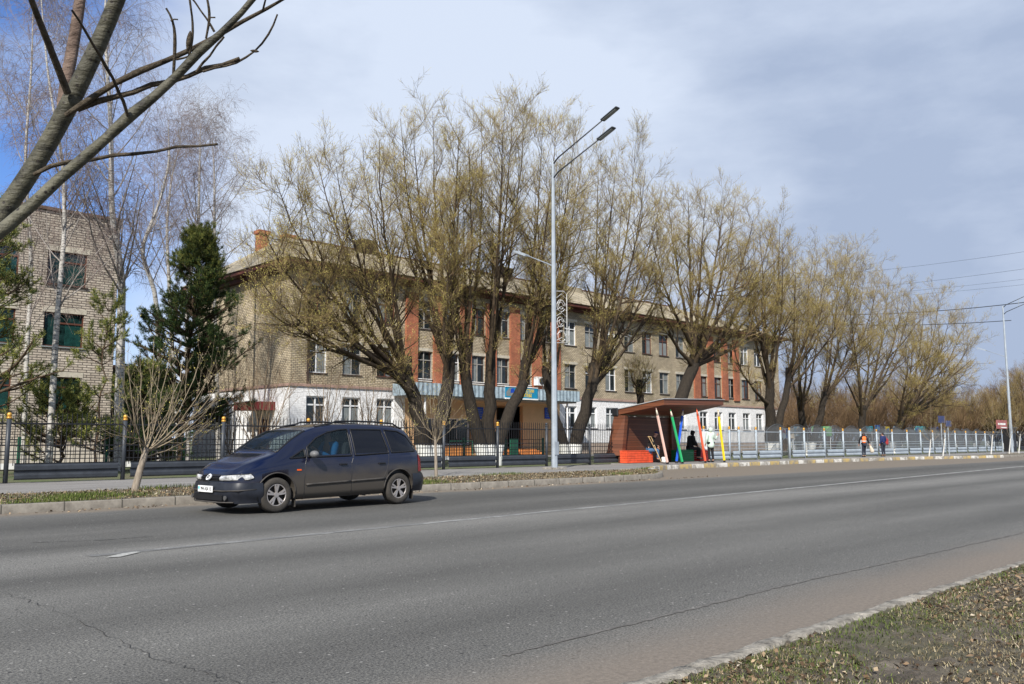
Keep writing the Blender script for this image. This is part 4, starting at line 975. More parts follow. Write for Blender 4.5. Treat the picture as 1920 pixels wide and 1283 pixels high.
    pp([(492, 26), (497, 8), (500, -10)], [0.004, 0.0035], 'twig', M['aspen_twig'], 3.6, 3.6, n=7, knots=0.05)
    def blob(a, b, c, d, r, name):
        p0, p1 = at_d(a, b, 3.58 * .50), at_d(c, d, 3.58 * .50); r *= .50; P = np.array([list(p0.lerp(p1, t)) for t in np.linspace(0, 1, 8)]); R = r * np.sin(np.linspace(0.08, math.pi - 0.08, 8)) ** 0.7
        tm = TM(); tm.tubes([P - np.array(W)], [R], 8, 0); tm.build(name, M['aspen_twig'], root, True)
    blob(357, 58, 352, 98, 0.011, 'withered_leaf'); blob(469, 95, 486, 97, 0.006, 'bud')
near_tree()
# ------------------------------------------------------------------ school
def window_mesh(name, parent, u, v, z, w, h, rec=0.16, frame='wwhite', glass='glassdark', cols=2, tr=0.33, sill=True, curtain=None, fw=0.06):
    """a recessed window: glass as its own mesh, frame and sill as its sub-parts"""
    g = MB().box(u - w / 2, u + w / 2, v + rec - 0.02, v + rec, z, z + h).build(name, M[glass], parent)
    f = MB(); y0, y1 = v + rec - 0.075, v + rec - 0.0225
    f.box(u - w / 2, u - w / 2 + fw, y0, y1, z, z + h); f.box(u + w / 2 - fw, u + w / 2, y0, y1, z, z + h)
    f.box(u - w / 2 + fw, u + w / 2 - fw, y0, y1, z, z + fw); f.box(u - w / 2 + fw, u + w / 2 - fw, y0, y1, z + h - fw, z + h)
    for k in range(1, cols):
        uu = u - w / 2 + w * k / cols; f.box(uu - fw / 2, uu + fw / 2, y0 + 0.004, y1, z + fw, z + h - fw)
    if tr: f.box(u - w / 2 + fw, u + w / 2 - fw, y0 + 0.008, y1, z + h * (1 - tr), z + h * (1 - tr) + fw)
    f.build('frame', M[frame], g)
    if curtain:
        c = MB(); a = u - w / 2 + w * curtain[0]; b = u - w / 2 + w * curtain[1]; n = 8
        for i in range(n):
            x0 = a + (b - a) * i / n; x1 = a + (b - a) * (i + 1) / n
            c.box(x0, x1 - 0.01, v + rec - 0.0222, v + rec - 0.0205 - 0.0005 * (i % 2), z + fw, z + h * curtain[2])
        c.build('curtain', M[curtain[3]], g)
    if sill: MB().box(u - w / 2 - 0.06, u + w / 2 + 0.06, v - 0.07, v + rec - 0.08, z - 0.06, z).build('sill', M['sill'], g)
    return g
M['sill'] = mat('dark_sill', (0.045, 0.03, 0.025, 1), 0.7, 0.2)
M['curtain'] = mat('pale_curtain', (0.20, 0.22, 0.22, 1), 0.4, 0.2, 3, spec=0.5)
M['gcurtain'] = mat('green_curtain', (0.008, 0.045, 0.038, 1), 0.3, 0.4, 4, spec=0.5)
M['parapet'] = mat('brown_parapet_sheet', (0.12, 0.075, 0.055, 1), 0.6, 0.3, 2)
def wall_with_holes(mb, u0, u1, z0, z1, v, holes, rec):
    """front face at v with rectangular openings and reveals of depth rec"""
    xs = sorted(set([u0, u1] + [h[0] for h in holes] + [h[1] for h in holes])); zs = sorted(set([z0, z1] + [h[2] for h in holes] + [h[3] for h in holes]))
    xs = [x for x in xs if u0 <= x <= u1]; zs = [z for z in zs if z0 <= z <= z1]
    for i in range(len(xs) - 1):
        for j in range(len(zs) - 1):
            cx, cz = (xs[i] + xs[i + 1]) / 2, (zs[j] + zs[j + 1]) / 2
            if any(h[0] < cx < h[1] and h[2] < cz < h[3] for h in holes): continue
            mb.add([(xs[i], v, zs[j]), (xs[i + 1], v, zs[j]), (xs[i + 1], v, zs[j + 1]), (xs[i], v, zs[j + 1])], [(0, 1, 2, 3)])
    for a, b, c, d in holes:
        if a < u0 or b > u1 or c < z0 or d > z1: continue
        mb.add([(a, v, c), (b, v, c), (b, v, d), (a, v, d), (a, v + rec, c), (b, v + rec, c), (b, v + rec, d), (a, v + rec, d)], [(0, 4, 5, 1), (1, 5, 6, 2), (2, 6, 7, 3), (3, 7, 4, 0)])
def school():
    V0, U0, U1, D = 45.0, 25.4, 82.6, 13.0
    root = empty('school_building', (U0, V0, 0.1)); root.matrix_world
    tag(root, 'long three storey brick school with white ground floor, red pillars and pale roof', 'building')
    root.location = (0, 0, 0)
    rec = 0.16
    z = dict(g=(2.15, 3.85), f=(5.25, 7.15), s=(8.65, 10.55))
    wl_ = [27.15, 29.65, 32.2]; wc = [35.35, 37.75, 40.15, 42.55, 44.9, 47.25]
    wr = [49.9, 52.35, 54.85, 57.4, 59.85, 62.3, 64.8]; wr2 = [68.4, 70.85, 73.3]; wr3 = [75.9, 78.4, 80.9]
    W_ = 1.35
    allw = wl_ + wc + wr + wr2 + wr3
    upper = [(u - W_ / 2, u + W_ / 2, z[k][0], z[k][1]) for u in allw for k in ('f', 's')]
    gw = wl_ + wr + wr2 + wr3
    ground = [(u - W_ / 2, u + W_ / 2, z['g'][0], z['g'][1]) for u in gw]
    segs = [(U0, 33.75, 'sandbrick', 'whitebrick'), (33.75, 48.6, 'redbrick', 'peach'), (48.6, 66.9, 'sandbrick', 'whitebrick'), (66.9, 74.6, 'redbrick', 'whitebrick'), (74.6, U1, 'sandbrick', 'whitebrick')]
    up = {}
    w1, w3, w4 = MB(), MB(), MB()
    for a, b, mu, mg in segs:
        pv = V0
        w3_ = w3 if a < 40 else w4
        if mu == 'sandbrick': wall_with_holes(w1, a, b, 4.55, 11.35, pv, [h for h in upper if a <= h[0] < b], rec)
        else:
            # red pillars stand forward between window strips of pale wall
            hs = [h for h in upper if a <= h[0] < b]; wall_with_holes(w1, a, b, 4.55, 11.35, pv, hs, rec)
            cs = sorted(set(round((h[0] + h[1]) / 2, 3) for h in hs)); ed = [a + 0.45] + [(p + q) / 2 for p, q in zip(cs, cs[1:])] + [b - 0.45]
            for e in ed: MB().box(e - 0.5, e + 0.5, pv - 0.14, pv + 0.01, 4.9 if a < 40 else 5.0, 11.0).build('red_pillar', M['redbrick'], root)
        if mg == 'whitebrick': wall_with_holes(w3_, a, b, 0.1, 4.40, pv - 0.03, [(h[0], h[1], h[2], h[3]) for h in ground if a <= h[0] < b], rec + 0.03)
    w1.add([(U0, V0, 4.55), (U0, V0 + D, 4.55), (U0, V0 + D, 11.35), (U0, V0, 11.35)], [(0, 1, 2, 3)])
    w1.add([(U1, V0, 4.55), (U1, V0 + D, 4.55), (U1, V0 + D, 11.35), (U1, V0, 11.35)], [(0, 1, 2, 3)])
    w1.add([(U0, V0 + D, 0), (U1, V0 + D, 0), (U1, V0 + D, 11.35), (U0, V0 + D, 11.35)], [(0, 1, 2, 3)])
    w3.add([(U0 - 0.03, V0 - 0.03, 0.1), (U0 - 0.03, V0 + D, 0.1), (U0 - 0.03, V0 + D, 4.40), (U0 - 0.03, V0 - 0.03, 4.40)], [(0, 1, 2, 3)])
    w4.add([(U1 + 0.03, V0 - 0.03, 0.1), (U1 + 0.03, V0 + D, 0.1), (U1 + 0.03, V0 + D, 4.40), (U1 + 0.03, V0 - 0.03, 4.40)], [(0, 1, 2, 3)])
    w1.build('wall', M['sandbrick'], root); w3.build('ground_floor_wall', M['whitebrick'], root); w4.build('ground_floor_wall', M['whitebrick'], root)
    # string course between floors, lintels, plinth
    MB().box(U0 - 0.12, 33.75, V0 - 0.12, V0 + 0.02, 4.40, 4.56).box(48.6, U1 + 0.12, V0 - 0.12, V0 + 0.02, 4.40, 4.56).box(U0 - 0.12, U0, V0 + 0.02, V0 + D, 4.40, 4.56).build('string_course', mat('pinkish_ledge', (0.33, 0.22, 0.18, 1), 0.9, 0.2), root)
    MB().box(U0 - 0.1, 33.75, V0 - 0.10, V0 - 0.032, 0.05, 0.95).box(48.6, U1 + 0.1, V0 - 0.10, V0 - 0.032, 0.05, 0.95).build('plinth', mat('pinkish_plinth', (0.36, 0.29, 0.24, 1), 0.95, 0.3, 2), root)
    plm = mat('pale_lintel', (0.46, 0.42, 0.34, 1), 0.9, 0.2)
    MB().box(U0 + 1.05, U0 + 1.17, V0 - 0.14, V0 - 0.02, 4.6, 11.3).build('downpipe', M['sill'], root)
    # windows
    random.seed(5)
    for u in allw:
        for k in ('f', 's'):
            cu = random.choice([None, (0.05, 0.45, 0.9, 'curtain'), (0.55, 0.95, 0.9, 'curtain'), (0.05, 0.95, 0.6, 'curtain')])
            g_ = window_mesh('window', root, u, V0, z[k][0], W_, z[k][1] - z[k][0], rec, random.choice(['grey_frame', 'grey_frame', 'wwhite', 'rust_frame']), curtain=cu, cols=2); MB().box(u - W_ / 2 - 0.15, u + W_ / 2 + 0.15, V0 - 0.035, V0 - 0.002, z[k][1], z[k][1] + 0.2).build('lintel', plm, g_)
    for u in gw: window_mesh('window', root, u, V0, z['g'][0], W_, z['g'][1] - z['g'][0], rec, 'wwhite', curtain=random.choice([None, (0.05, 0.95, 0.62, 'curtain')]), fw=0.09)
    # pale air conditioner panel near the middle and white boards under the first row of the red part
    wb = MB()
    for i, u in enumerate(wc): wb.box(u - 0.62, u + 0.62, V0 - 0.05, V0 - 0.004, 5.12, 5.3 + 0.0 * i)
    wb.build('white_boards', M['white'], root)
    # end wall door with dark red canopy
    dd = MB().box(U0 - 0.10, U0 - 0.032, 47.2, 48.6, 0.2, 2.5).build('side_door', M['dark_brown'], root)
    MB().box(U0 - 1.4, U0 - 0.035, 46.6, 49.2, 3.0, 3.5).build('side_canopy', mat('dark_red_canopy', (0.16, 0.02, 0.02, 1), 0.6, 0.2), root)
    # cornice and hipped roof
    o_ = 0.9
    c = MB(); c.prism([(0, 0), (0, 0.0)], 0, 0) if False else None
    c.box(U0 - 0.35, U1 + 0.35, V0 - 0.35, V0 + D + 0.35, 11.35, 11.62); c.box(U0 - o_, U1 + o_, V0 - o_, V0 + D + o_, 11.62, 11.86)
    co = c.build('cornice', M['dark_brown'], root)
    r = MB(); e0, e1, f0, f1, ze, zr = U0 - o_ - 0.1, U1 + o_ + 0.1, V0 - o_ - 0.1, V0 + D + o_ + 0.1, 11.862, 14.9
    ru0, ru1, rv = U0 + 3.0, U1 - 9.5, V0 + D / 2
    r.add([(e0, f0, ze), (e1, f0, ze), (e1, f1, ze), (e0, f1, ze), (ru0, rv, zr), (ru1, rv, zr), (ru0, rv, zr), (ru1, rv, zr)], [(0, 1, 5, 4), (2, 3, 4, 5), (3, 0, 4), (1, 2, 5), (0, 3, 2, 1)])
    sm = r
    n = 46
    for i in range(1, n):      # standing seams
        t = i / n; u = e0 + (e1 - e0) * t
        a = Vector((u, f0, ze)); k = 1.0
        if u < ru0: k = (u - e0) / (ru0 - e0)
        if u > ru1: k = (e1 - u) / (e1 - ru1)
        b = Vector((u, f0 + (rv - f0) * k, ze + (zr - ze) * k)); sm.bar(a + Vector((0, 0, .02)), b + Vector((0, 0, .02)), 0.04, 0.04)
    ro = r.build('roof', M['roof'], root)
    MB().tube([(ru0, rv, zr + 0.02), (ru1, rv, zr + 0.02)], 0.1, 6).build('ridge', M['dark_brown'], ro)
    for pa, sz, h, mt in (((492, 470), 0.36, 1.5, 'redbrick'), ((541, 470), 0.36, 1.2, 'redbrick')):
        q = on_v(pa[0], pa[1], 54.5); zt = on_v(pa[0], 433 if pa[0] < 520 else 441, 54.5).z
        ch = MB().box(q.x - sz, q.x + sz, 54.3, 54.9, 12.0, zt - 0.25).box(q.x - sz - 0.1, q.x + sz + 0.1, 54.2, 55.0, zt - 0.25, zt); ch.build('chimney', M['redbrick'], ro)
    for px, py, wd in ((686, 452, 0.7), (942, 503, 0.7)):
        q = on_v(px, py, 51.0); MB().box(q.x - wd, q.x + wd, 50.5, 51.5, q.z - 2.0, q.z).build('roof_vent', M['shade_brown'], ro)
    q = on_v(1070, 540, 50.5); MB().box(q.x - 1.0, q.x + 1.0, 50.0, 51.0, q.z - 2.2, q.z).build('roof_vent', M['roof'], ro)
    # entrance: recessed peach porch with metal canopy, glazed doors, orange steps
    e = MB(); pz = 4.30
    e.box(33.75, 35.0, V0 - 0.03, V0 + 0.3, 0.1, pz); e.box(47.0, 48.6, V0 - 0.03, V0 + 0.3, 0.1, pz)
    e.box(39.6, 41.9, V0 - 0.035, V0 + 0.3, 0.1, pz); e.box(44.6, 47.0, V0 - 0.028, V0 + 0.3, 0.1, pz)
    e.box(35.0, 39.6, V0 - 0.025, V0 + 0.3, 2.7, pz); e.box(41.9, 44.6, V0 + 1.6, V0 + 1.8, 0.1, pz); e.box(41.9, 44.6, V0 - 0.02, V0 + 1.6, 3.7, pz)
    e.box(35.0, 39.6, V0 - 0.02, V0 + 0.3, 0.1, 0.9)
    e.box(33.75, 48.6, V0 - 0.02, V0 + 0.3, pz, 4.92)
    e.build('entrance_wall', M['peach'], root)
    window_mesh('window', root, 37.3, V0, 0.9, 4.2, 1.8, 0.2, 'wwhite', cols=4, tr=0, sill=True)
    dr = MB().box(42.2, 44.3, V0 + 1.5, V0 + 1.58, 0.5, 3.6).build('door', M['glassdark'], root)
    fr = MB()
    for a in (42.2, 43.2, 44.22): fr.box(a, a + 0.08, V0 + 1.42, V0 + 1.495, 0.5, 3.6)
    fr.box(42.28, 44.22, V0 + 1.424, V0 + 1.49, 2.6, 2.7); fr.box(42.28, 44.22, V0 + 1.424, V0 + 1.49, 0.5, 0.6); fr.build('frame', M['curtain'], dr)
    st = MB()
    for i in range(4): st.box(41.0 - 0.3 * 0, 45.4, V0 - 1.7 + i * 0.35, V0 - 0.04 + 1.5 * (i > 2), 0.1 + 0.12 * i, 0.22 + 0.12 * i)
    st.build('steps', M['ochre'], root)
    MB().box(35.0, 38.6, V0 - 1.1, V0 - 0.1, 0.1, 0.75).build('planter', M['ochre'], root)
    rl = MB()
    for u in (36, 38, 40, 41): rl.tube([(u, V0 - 1.9, 0.1), (u, V0 - 1.9, 1.15)], 0.03, 6)
    rl.tube([(36, V0 - 1.9, 1.15), (41, V0 - 1.9, 1.15)], 0.035, 6).box(41.4, 41.9, V0 - 2.3, V0 - 1.9, 0.1, 1.3)
    rl.build('railing', M['green'], root)
    # canopy
    cv = V0 - 2.6; ca, cb = on_v(779, 735, cv).x, on_v(1086, 748, cv).x
    zt, zb = on_v(960, 727, cv).z, on_v(960, 748, cv).z
    cn = MB().box(ca + 0.2, cb - 0.2, cv + 0.1, V0 - 0.15, zb - 0.12, zb + 0.12).build('canopy', mat('grey_soffit', (0.33, 0.30, 0.25, 1), 0.8, 0.15), root)
    cf = MB(); nn = 170
    P = []
    for i in range(nn + 1):
        k = [0, 1, 1, 0][i % 4]; P.append((ca + (cb - ca) * i / nn, cv - 0.05 * k))
    for i in range(nn): (a, b), (c_, d) = P[i], P[i + 1]; cf.add([(a, b, zb), (c_, d, zb), (c_, d, zt), (a, b, zt)], [(0, 1, 2, 3)])
    cf.box(ca, cb, cv + 0.003, cv + 0.03, zb, zt); cf.box(ca, ca + 0.03, cv + 0.03, V0 - 0.2, zb, zt); cf.box(cb - 0.03, cb, cv + 0.03, V0 - 0.2, zb, zt)
    cf.build('fascia', mat('blue_grey_corrugated_sheet', (0.26, 0.33, 0.38, 1), 0.5, 0.35, 3), cn)
    # ribs under and posts
    [MB().tube([(q, cv + 0.3, 0.1), (q, cv + 0.3, zb)], 0.07, 8).build('canopy_post', M['wwhite'], cn) for q in (ca + 1.0, cb - 1.0)]
    return root, cv
sch, CV = school()
def text_mesh(name, s, size, m, parent, loc, rot, align='CENTER', depth=0.004, bold=0.0, sx=1.0):
    cu = bpy.data.curves.new(name, 'FONT'); cu.body = s; cu.size = size; cu.align_x = align; cu.align_y = 'CENTER'; cu.extrude = depth; cu.offset = bold
    tmp = bpy.data.objects.new('tmp', cu); COL.objects.link(tmp)
    dg = bpy.context.evaluated_depsgraph_get(); me = bpy.data.meshes.new_from_object(tmp.evaluated_get(dg)); bpy.data.objects.remove(tmp)
    me.materials.clear(); me.materials.append(m); o = link(name, me, parent); o.location = loc; o.rotation_euler = rot; o.scale = (sx, 1, 1); return o
RX = (math.radians(90), 0, 0)
# blue banner sign on the canopy
a, b = on_v(948, 740, CV - 0.12), on_v(1008, 740, CV - 0.12); zt, zb = on_v(978, 727, CV - 0.12).z, on_v(978, 747, CV - 0.12).z
sg = empty('banner_sign', (a.x, CV - 0.12, zb)); tag(sg, 'turquoise banner with yellow writing fixed to the school canopy', 'sign')
wd, ht = b.x - a.x, zt - zb
MB().box(0, wd, 0, 0.05, 0, ht).build('panel', mat('turquoise_banner', (0.01, 0.24, 0.42, 1), 0.5, 0.15, 2), sg)
MB().box(-0.03, wd + 0.03, -0.03, 0.052, -0.09, -0.002).box(-0.03, wd + 0.03, -0.03, 0.052, ht + 0.002, ht + 0.05).build('frame', M['white'], sg)
MB().add([(0.1, -0.006, 0.1), (1.0, -0.006, 0.15), (0.8, -0.006, ht - 0.1), (0.35, -0.006, ht - 0.05), (0.05, -0.006, ht * 0.5)], [(0, 1, 2, 3, 4)]).build('pale_emblem', M['curtain'], sg)
MB().add([(0.45, -0.012, ht * .45), (0.85, -0.012, ht * .5), (0.8, -0.012, ht * .9), (0.5, -0.012, ht * .85)], [(0, 1, 2, 3)]).build('blue_emblem', M['blue'], sg)
text_mesh('lettering', 'ҚАЗАҚСТАН', ht * 0.42, M['yellow'], sg, (wd * 0.62, -0.01, ht * 0.69), RX, bold=0.008, sx=0.85)
text_mesh('lettering', 'МЕКТЕБІ', ht * 0.42, M['yellow'], sg, (wd * 0.62, -0.01, ht * 0.27), RX, bold=0.008, sx=0.85)
for px, w_, lab in ((898, 0.42, 'blue plaque on the peach wall left of the school door'), (1029, 0.42, 'blue plaque on the peach wall right of the school door')):
    p0 = on_v(px, 775, 44.9); h_ = 0.42
    o = empty('wall_plaque', (p0.x, 44.93, p0.z)); tag(o, lab, 'plaque', 'blue plaques by the school door')
    MB().box(-w_, w_, -0.03, 0.03, -h_, h_).build('panel', M['blue'], o)
    lm = MB()
    for i, l in enumerate((0.6, 0.75, 0.5, 0.7, 0.6)): lm.box(-w_ * l, w_ * l, -0.036, -0.031, h_ * 0.6 - i * h_ * 0.3, h_ * 0.6 - i * h_ * 0.3 + 0.035)
    lm.build('writing', M['curtain'], o)
# outdoor unit and white round dish near the red part
q = on_v(1012, 716, 44.6); o = empty('air_conditioner', q); tag(o, 'white air conditioner unit on the brick wall above the canopy', 'air conditioner')
MB().box(-0.45, 0.45, -0.2, 0.2, -0.3, 0.35).build('casing', M['wwhite'], o, bevel=0.02)
mb = MB(); mb.tube([(0, -0.203, 0.02), (0, -0.23, 0.02)], 0.25, 18); mb.build('fan_grille', M['dgrey'], o)
# ------------------------------------------------------------------ left building
def left_building():
    V0, U1, U0, zt = 46.0, 15.75, -14.0, 12.65
    root = empty('brick_building', (0, 0, 0)); tag(root, 'three storey grey pink brick building with dark green curtained windows at the left', 'building')
    zr = [(2.65, 4.35), (5.85, 7.55), (8.95, 10.65)]; W_ = 1.85
    us = [13.3, 10.2, 7.1, 4.0, 0.9, -2.2, -5.3]
    holes = [(u - W_ / 2, u + W_ / 2, a, b) for u in us for a, b in zr]
    w = MB(); wall_with_holes(w, U0, U1, 0.9, zt, V0, holes, 0.2)
    w.add([(U1, V0, 0.9), (U1, V0 + 12, 0.9), (U1, V0 + 12, zt), (U1, V0, zt)], [(0, 1, 2, 3)]); w.add([(U0, V0, 0.1), (U0, V0 + 12, 0.1), (U0, V0 + 12, zt), (U0, V0, zt)], [(3, 2, 1, 0)])
    w.add([(U0, V0 + 12, 0.1), (U1, V0 + 12, 0.1), (U1, V0 + 12, zt), (U0, V0 + 12, zt)], [(0, 1, 2, 3)])
    w.build('wall', M['pinkbrick'], root)
    MB().box(U0, U1 + 0.05, V0 - 0.08, V0 + 12, 0.05, 0.897).build('plinth', mat('pale_plinth', (0.52, 0.47, 0.40, 1), 0.9, 0.15, 2), root)
    MB().box(U0 - 0.1, U1 + 0.1, V0 - 0.12, V0 + 12.1, zt + 0.002, zt + 0.16).build('parapet', M['parapet'], root)
    clm = mat('concrete_lintel', (0.46, 0.42, 0.34, 1), 0.95, 0.2)
    for u in us:
        for j, (a, b) in enumerate(zr):
            g = MB().box(u - W_ / 2, u + W_ / 2, V0 + 0.14, V0 + 0.16, a, b).build('window', M['green_glass'], root)
            f = MB(); y0, y1 = V0 + 0.09, V0 + 0.1375; x0, x1 = u - W_ / 2, u + W_ / 2; q = 0.06
            f.box(x0, x0 + q, y0, y1, a, b).box(x1 - q, x1, y0, y1, a, b).box(x0 + q, x1 - q, y0, y1, a, a + q).box(x0 + q, x1 - q, y0, y1, b - q, b)
            f.box(x0 + W_ * 0.33, x0 + W_ * 0.33 + 0.09, y0, y1, a + q, b - q).box(x0 + W_ * 0.33 + 0.09, x1 - q, y0 + 0.003, y1, b - 0.55, b - 0.47)
            f.build('frame', M['rust_frame'], g)
            c = MB(); n = 12
            for i in range(n):
                xa = x0 + W_ * 0.55 + (W_ * 0.4) * i / n; c.box(xa, xa + W_ * 0.4 / n - 0.012, V0 + 0.1378, V0 + 0.1392 - 0.0004 * (i % 2), a + q, b - 0.56)
            c.build('curtain', M['gcurtain'], g); MB().box(x0 - 0.1, x1 + 0.1, V0 - 0.02, V0 - 0.002, b + 0.002, b + 0.26).build('lintel', clm, g)
            MB().box(x0 - 0.08, x1 + 0.08, V0 - 0.09, V0 + 0.088, a - 0.06, a).build('sill', M['sill'] if j != 1 else M['curtain'], g)
left_building()
# low dark link and outbuilding between the two buildings
o = empty('low_building', (20.5, 56, 0.1)); tag(o, 'low dark brown building in the gap between the two brick buildings', 'building')
MB().box(-5.6, 2.6, 0, 6, 0, 5.6).build('wall', M['shade_brown'], o); MB().box(-5.8, 2.8, -0.4, 6.2, 5.602, 5.8).build('roof', M['dark_brown'], o)
MB().box(-2.0, -0.4, -0.05, -0.002, 1.2, 2.4).build('window', M['glassdark'], o); MB().box(0.8, 1.8, -0.05, -0.002, 0, 2.2).build('door', M['sill'], o)
# low white kerb wall in the yard
o = MB().box(-30, 33, 38.0, 38.2, 0.05, 0.32).build('low_wall', M['white']); tag(o, 'long low whitewashed border wall before the two buildings', 'low wall')
# ------------------------------------------------------------------ street fence
def fence(name, label, us, mats, HP=1.84, gaps=(), v=VF, ballm='gold', zoff=0.0, pk=0.125, lean=None):
    root = empty(name, (us[0], v, ZS)); tag(root, label, 'fence', None)
    u0 = us[0]; X = [u - u0 for u in us]
    for i, x in enumerate(X):
        p = MB().tube([(x, 0, -0.1), (x, 0, HP - 0.12)], 0.06, 12).build('post', M[mats[0]], root, True)
        MB().ball((x, 0, HP - 0.055), 0.062, 12, 8).tube([(x, 0, HP - 0.16), (x, 0, HP - 0.11)], 0.066, 12).build('post_ball', M[ballm if i not in gaps else mats[0]], p, True)
    for a, b in zip(X, X[1:]):
        if b - a > 4: continue
        m_ = MB(); n = int((b - a - 0.12) / pk)
        for k in range(n):
            xx = a + 0.09 + (b - a - 0.18) * (k + 0.5) / n
            m_.box(xx - 0.009, xx + 0.009, -0.009, 0.009, 0.45, HP - 0.05 + 0.0 * k); m_.add([(xx - 0.009, -0.009, HP - 0.05), (xx + 0.009, -0.009, HP - 0.05), (xx + 0.009, 0.009, HP - 0.05), (xx - 0.009, 0.009, HP - 0.05), (xx, 0, HP + 0.04)], [(0, 1, 4), (1, 2, 4), (2, 3, 4), (3, 0, 4)])
        m_.build('pickets', M[mats[1]], root)
        r = MB()
        for zz in ((HP - 0.28, 0.02), (0.98, 0.014), (0.82, 0.014), (0.62, 0.012)): r.box(a + 0.06, b - 0.06, -0.022, -0.0095, zz[0] - zz[1], zz[0] + zz[1])
        r.build('rails', M[mats[1]] if mats[0] == 'dgrey' else M[mats[0]], root)
        g = MB(); prof = [(0.08, 0), (0.12, -0.05), (0.20, -0.055), (0.25, -0.005), (0.30, -0.005), (0.34, -0.055), (0.44, -0.055), (0.49, -0.0), (0.52, -0.02)]
        x0, x1 = a + 0.17, b - 0.17
        vs = [(x0, y - 0.065, z) for z, y in prof] + [(x1, y - 0.065, z) for z, y in prof]; k = len(prof)
        g.add(vs, [(i, i + 1, k + i + 1, k + i) for i in range(k - 1)]); g.add([(p[0], p[1] + 0.006, p[2]) for p in vs], [(i, k + i, k + i + 1, i + 1) for i in range(k - 1)])
        g.build('corrugated_rail', M[mats[2]], root)
    return root
dk = [6.13 - 2.95 * i for i in range(3, 0, -1)] + [6.13, 9.08, 12.03, 15.0, 17.95, 20.85, 23.65, 26.5, 29.3, 32.1]
fence('street_fence', 'dark grey picket fence with gold ball posts beside the pavement', dk, ('dgrey', 'black', 'rail_dark') if False else ('dgrey', 'black', 'dgrey'), gaps=(len(dk) - 3, len(dk) - 2))
l1 = [36.0, 38.4, 40.86, 41.83, 43.63, 46.4]
fence('street_fence', 'light grey picket fence with gold ball posts right of the bus shelter', l1, ('lgrey', 'lpick', 'lgrey'))
l2 = [47.44, 49.26, 51.91, 54.53, 57.16, 59.71, 62.33, 65.01, 67.55, 70.01, 72.6, 74.85, 77.33, 79.81, 82.12, 84.4, 86.77]
fence('street_fence', 'long light grey picket fence behind the two walkers', l2, ('lgrey', 'lpick', 'lgrey'))
# dark gate pillar and dark fence beyond it
o = empty('gate_pillar', (89.0, VF, 0.1)); tag(o, 'dark pillar at the far end of the grey fence', 'pillar')
MB().box(-0.9, 0.9, -0.3, 0.3, 0, 2.2).build('shaft', M['black'], o, bevel=0.03); MB().box(-1.0, 1.0, -0.4, 0.4, 2.203, 2.3).build('cap', M['dgrey'], o)
fence('park_fence', 'dark picket fence at the far right beyond the lamp pole', [91.5 + 2.6 * i for i in range(10)], ('black', 'black', 'black'), HP=1.9, ballm='lgrey')
# arched fence standing behind the grey one
def arched():
    root = empty('arched_fence', (48.2, 27.2, 0.1)); tag(root, 'dark picket fence with arched tops behind the light grey fence', 'fence'); n = 15; w = 2.62
    for i in range(n):
        m_ = MB(); a = i * w
        for k in range(20):
            t = (k + 0.5) / 20; zz = 1.72 + 0.42 * math.sin(math.pi * t) ** 0.8; xx = a + t * w; m_.box(xx - 0.009, xx + 0.009, -0.009, 0.009, 0.2, zz)
        P = [(a + t * w, -0.02, 1.70 + 0.42 * math.sin(math.pi * t) ** 0.8) for t in [j / 14 for j in range(15)]]
        m_.tube(P, 0.014, 5).box(a, a + w, -0.02, 0.0, 0.3, 0.33); m_.build('arched_panel', M['lpick'], root)
        MB().box(a - 0.03, a + 0.03, -0.03, 0.03, 0, 1.75).build('post', M['lpick'], root)
arched()
# green mesh fence in the yard
def mesh_fence():
    root = empty('mesh_fence', (-9, 33.2, 0.1)); tag(root, 'low wire mesh fence with green posts inside the school yard', 'fence')
    for i in range(16):
        MB().box(i * 2.9 - 0.045, i * 2.9 + 0.045, -0.045, 0.045, -0.05, 1.25).build('post', M['green'], root)
        if i < 15:
            m_ = MB(); a = i * 2.9
            for k in range(14): xx = a + 2.9 * (k + .5) / 14; m_.box(xx - 0.006, xx + 0.006, -0.006, 0.006, 0.1, 1.15)
            for zz in (0.1, 0.62, 1.15): m_.box(a + 0.05, a + 2.85, -0.012, -0.0065, zz, zz + 0.03)
            m_.build('wire_panel', M['black'], root)
mesh_fence()
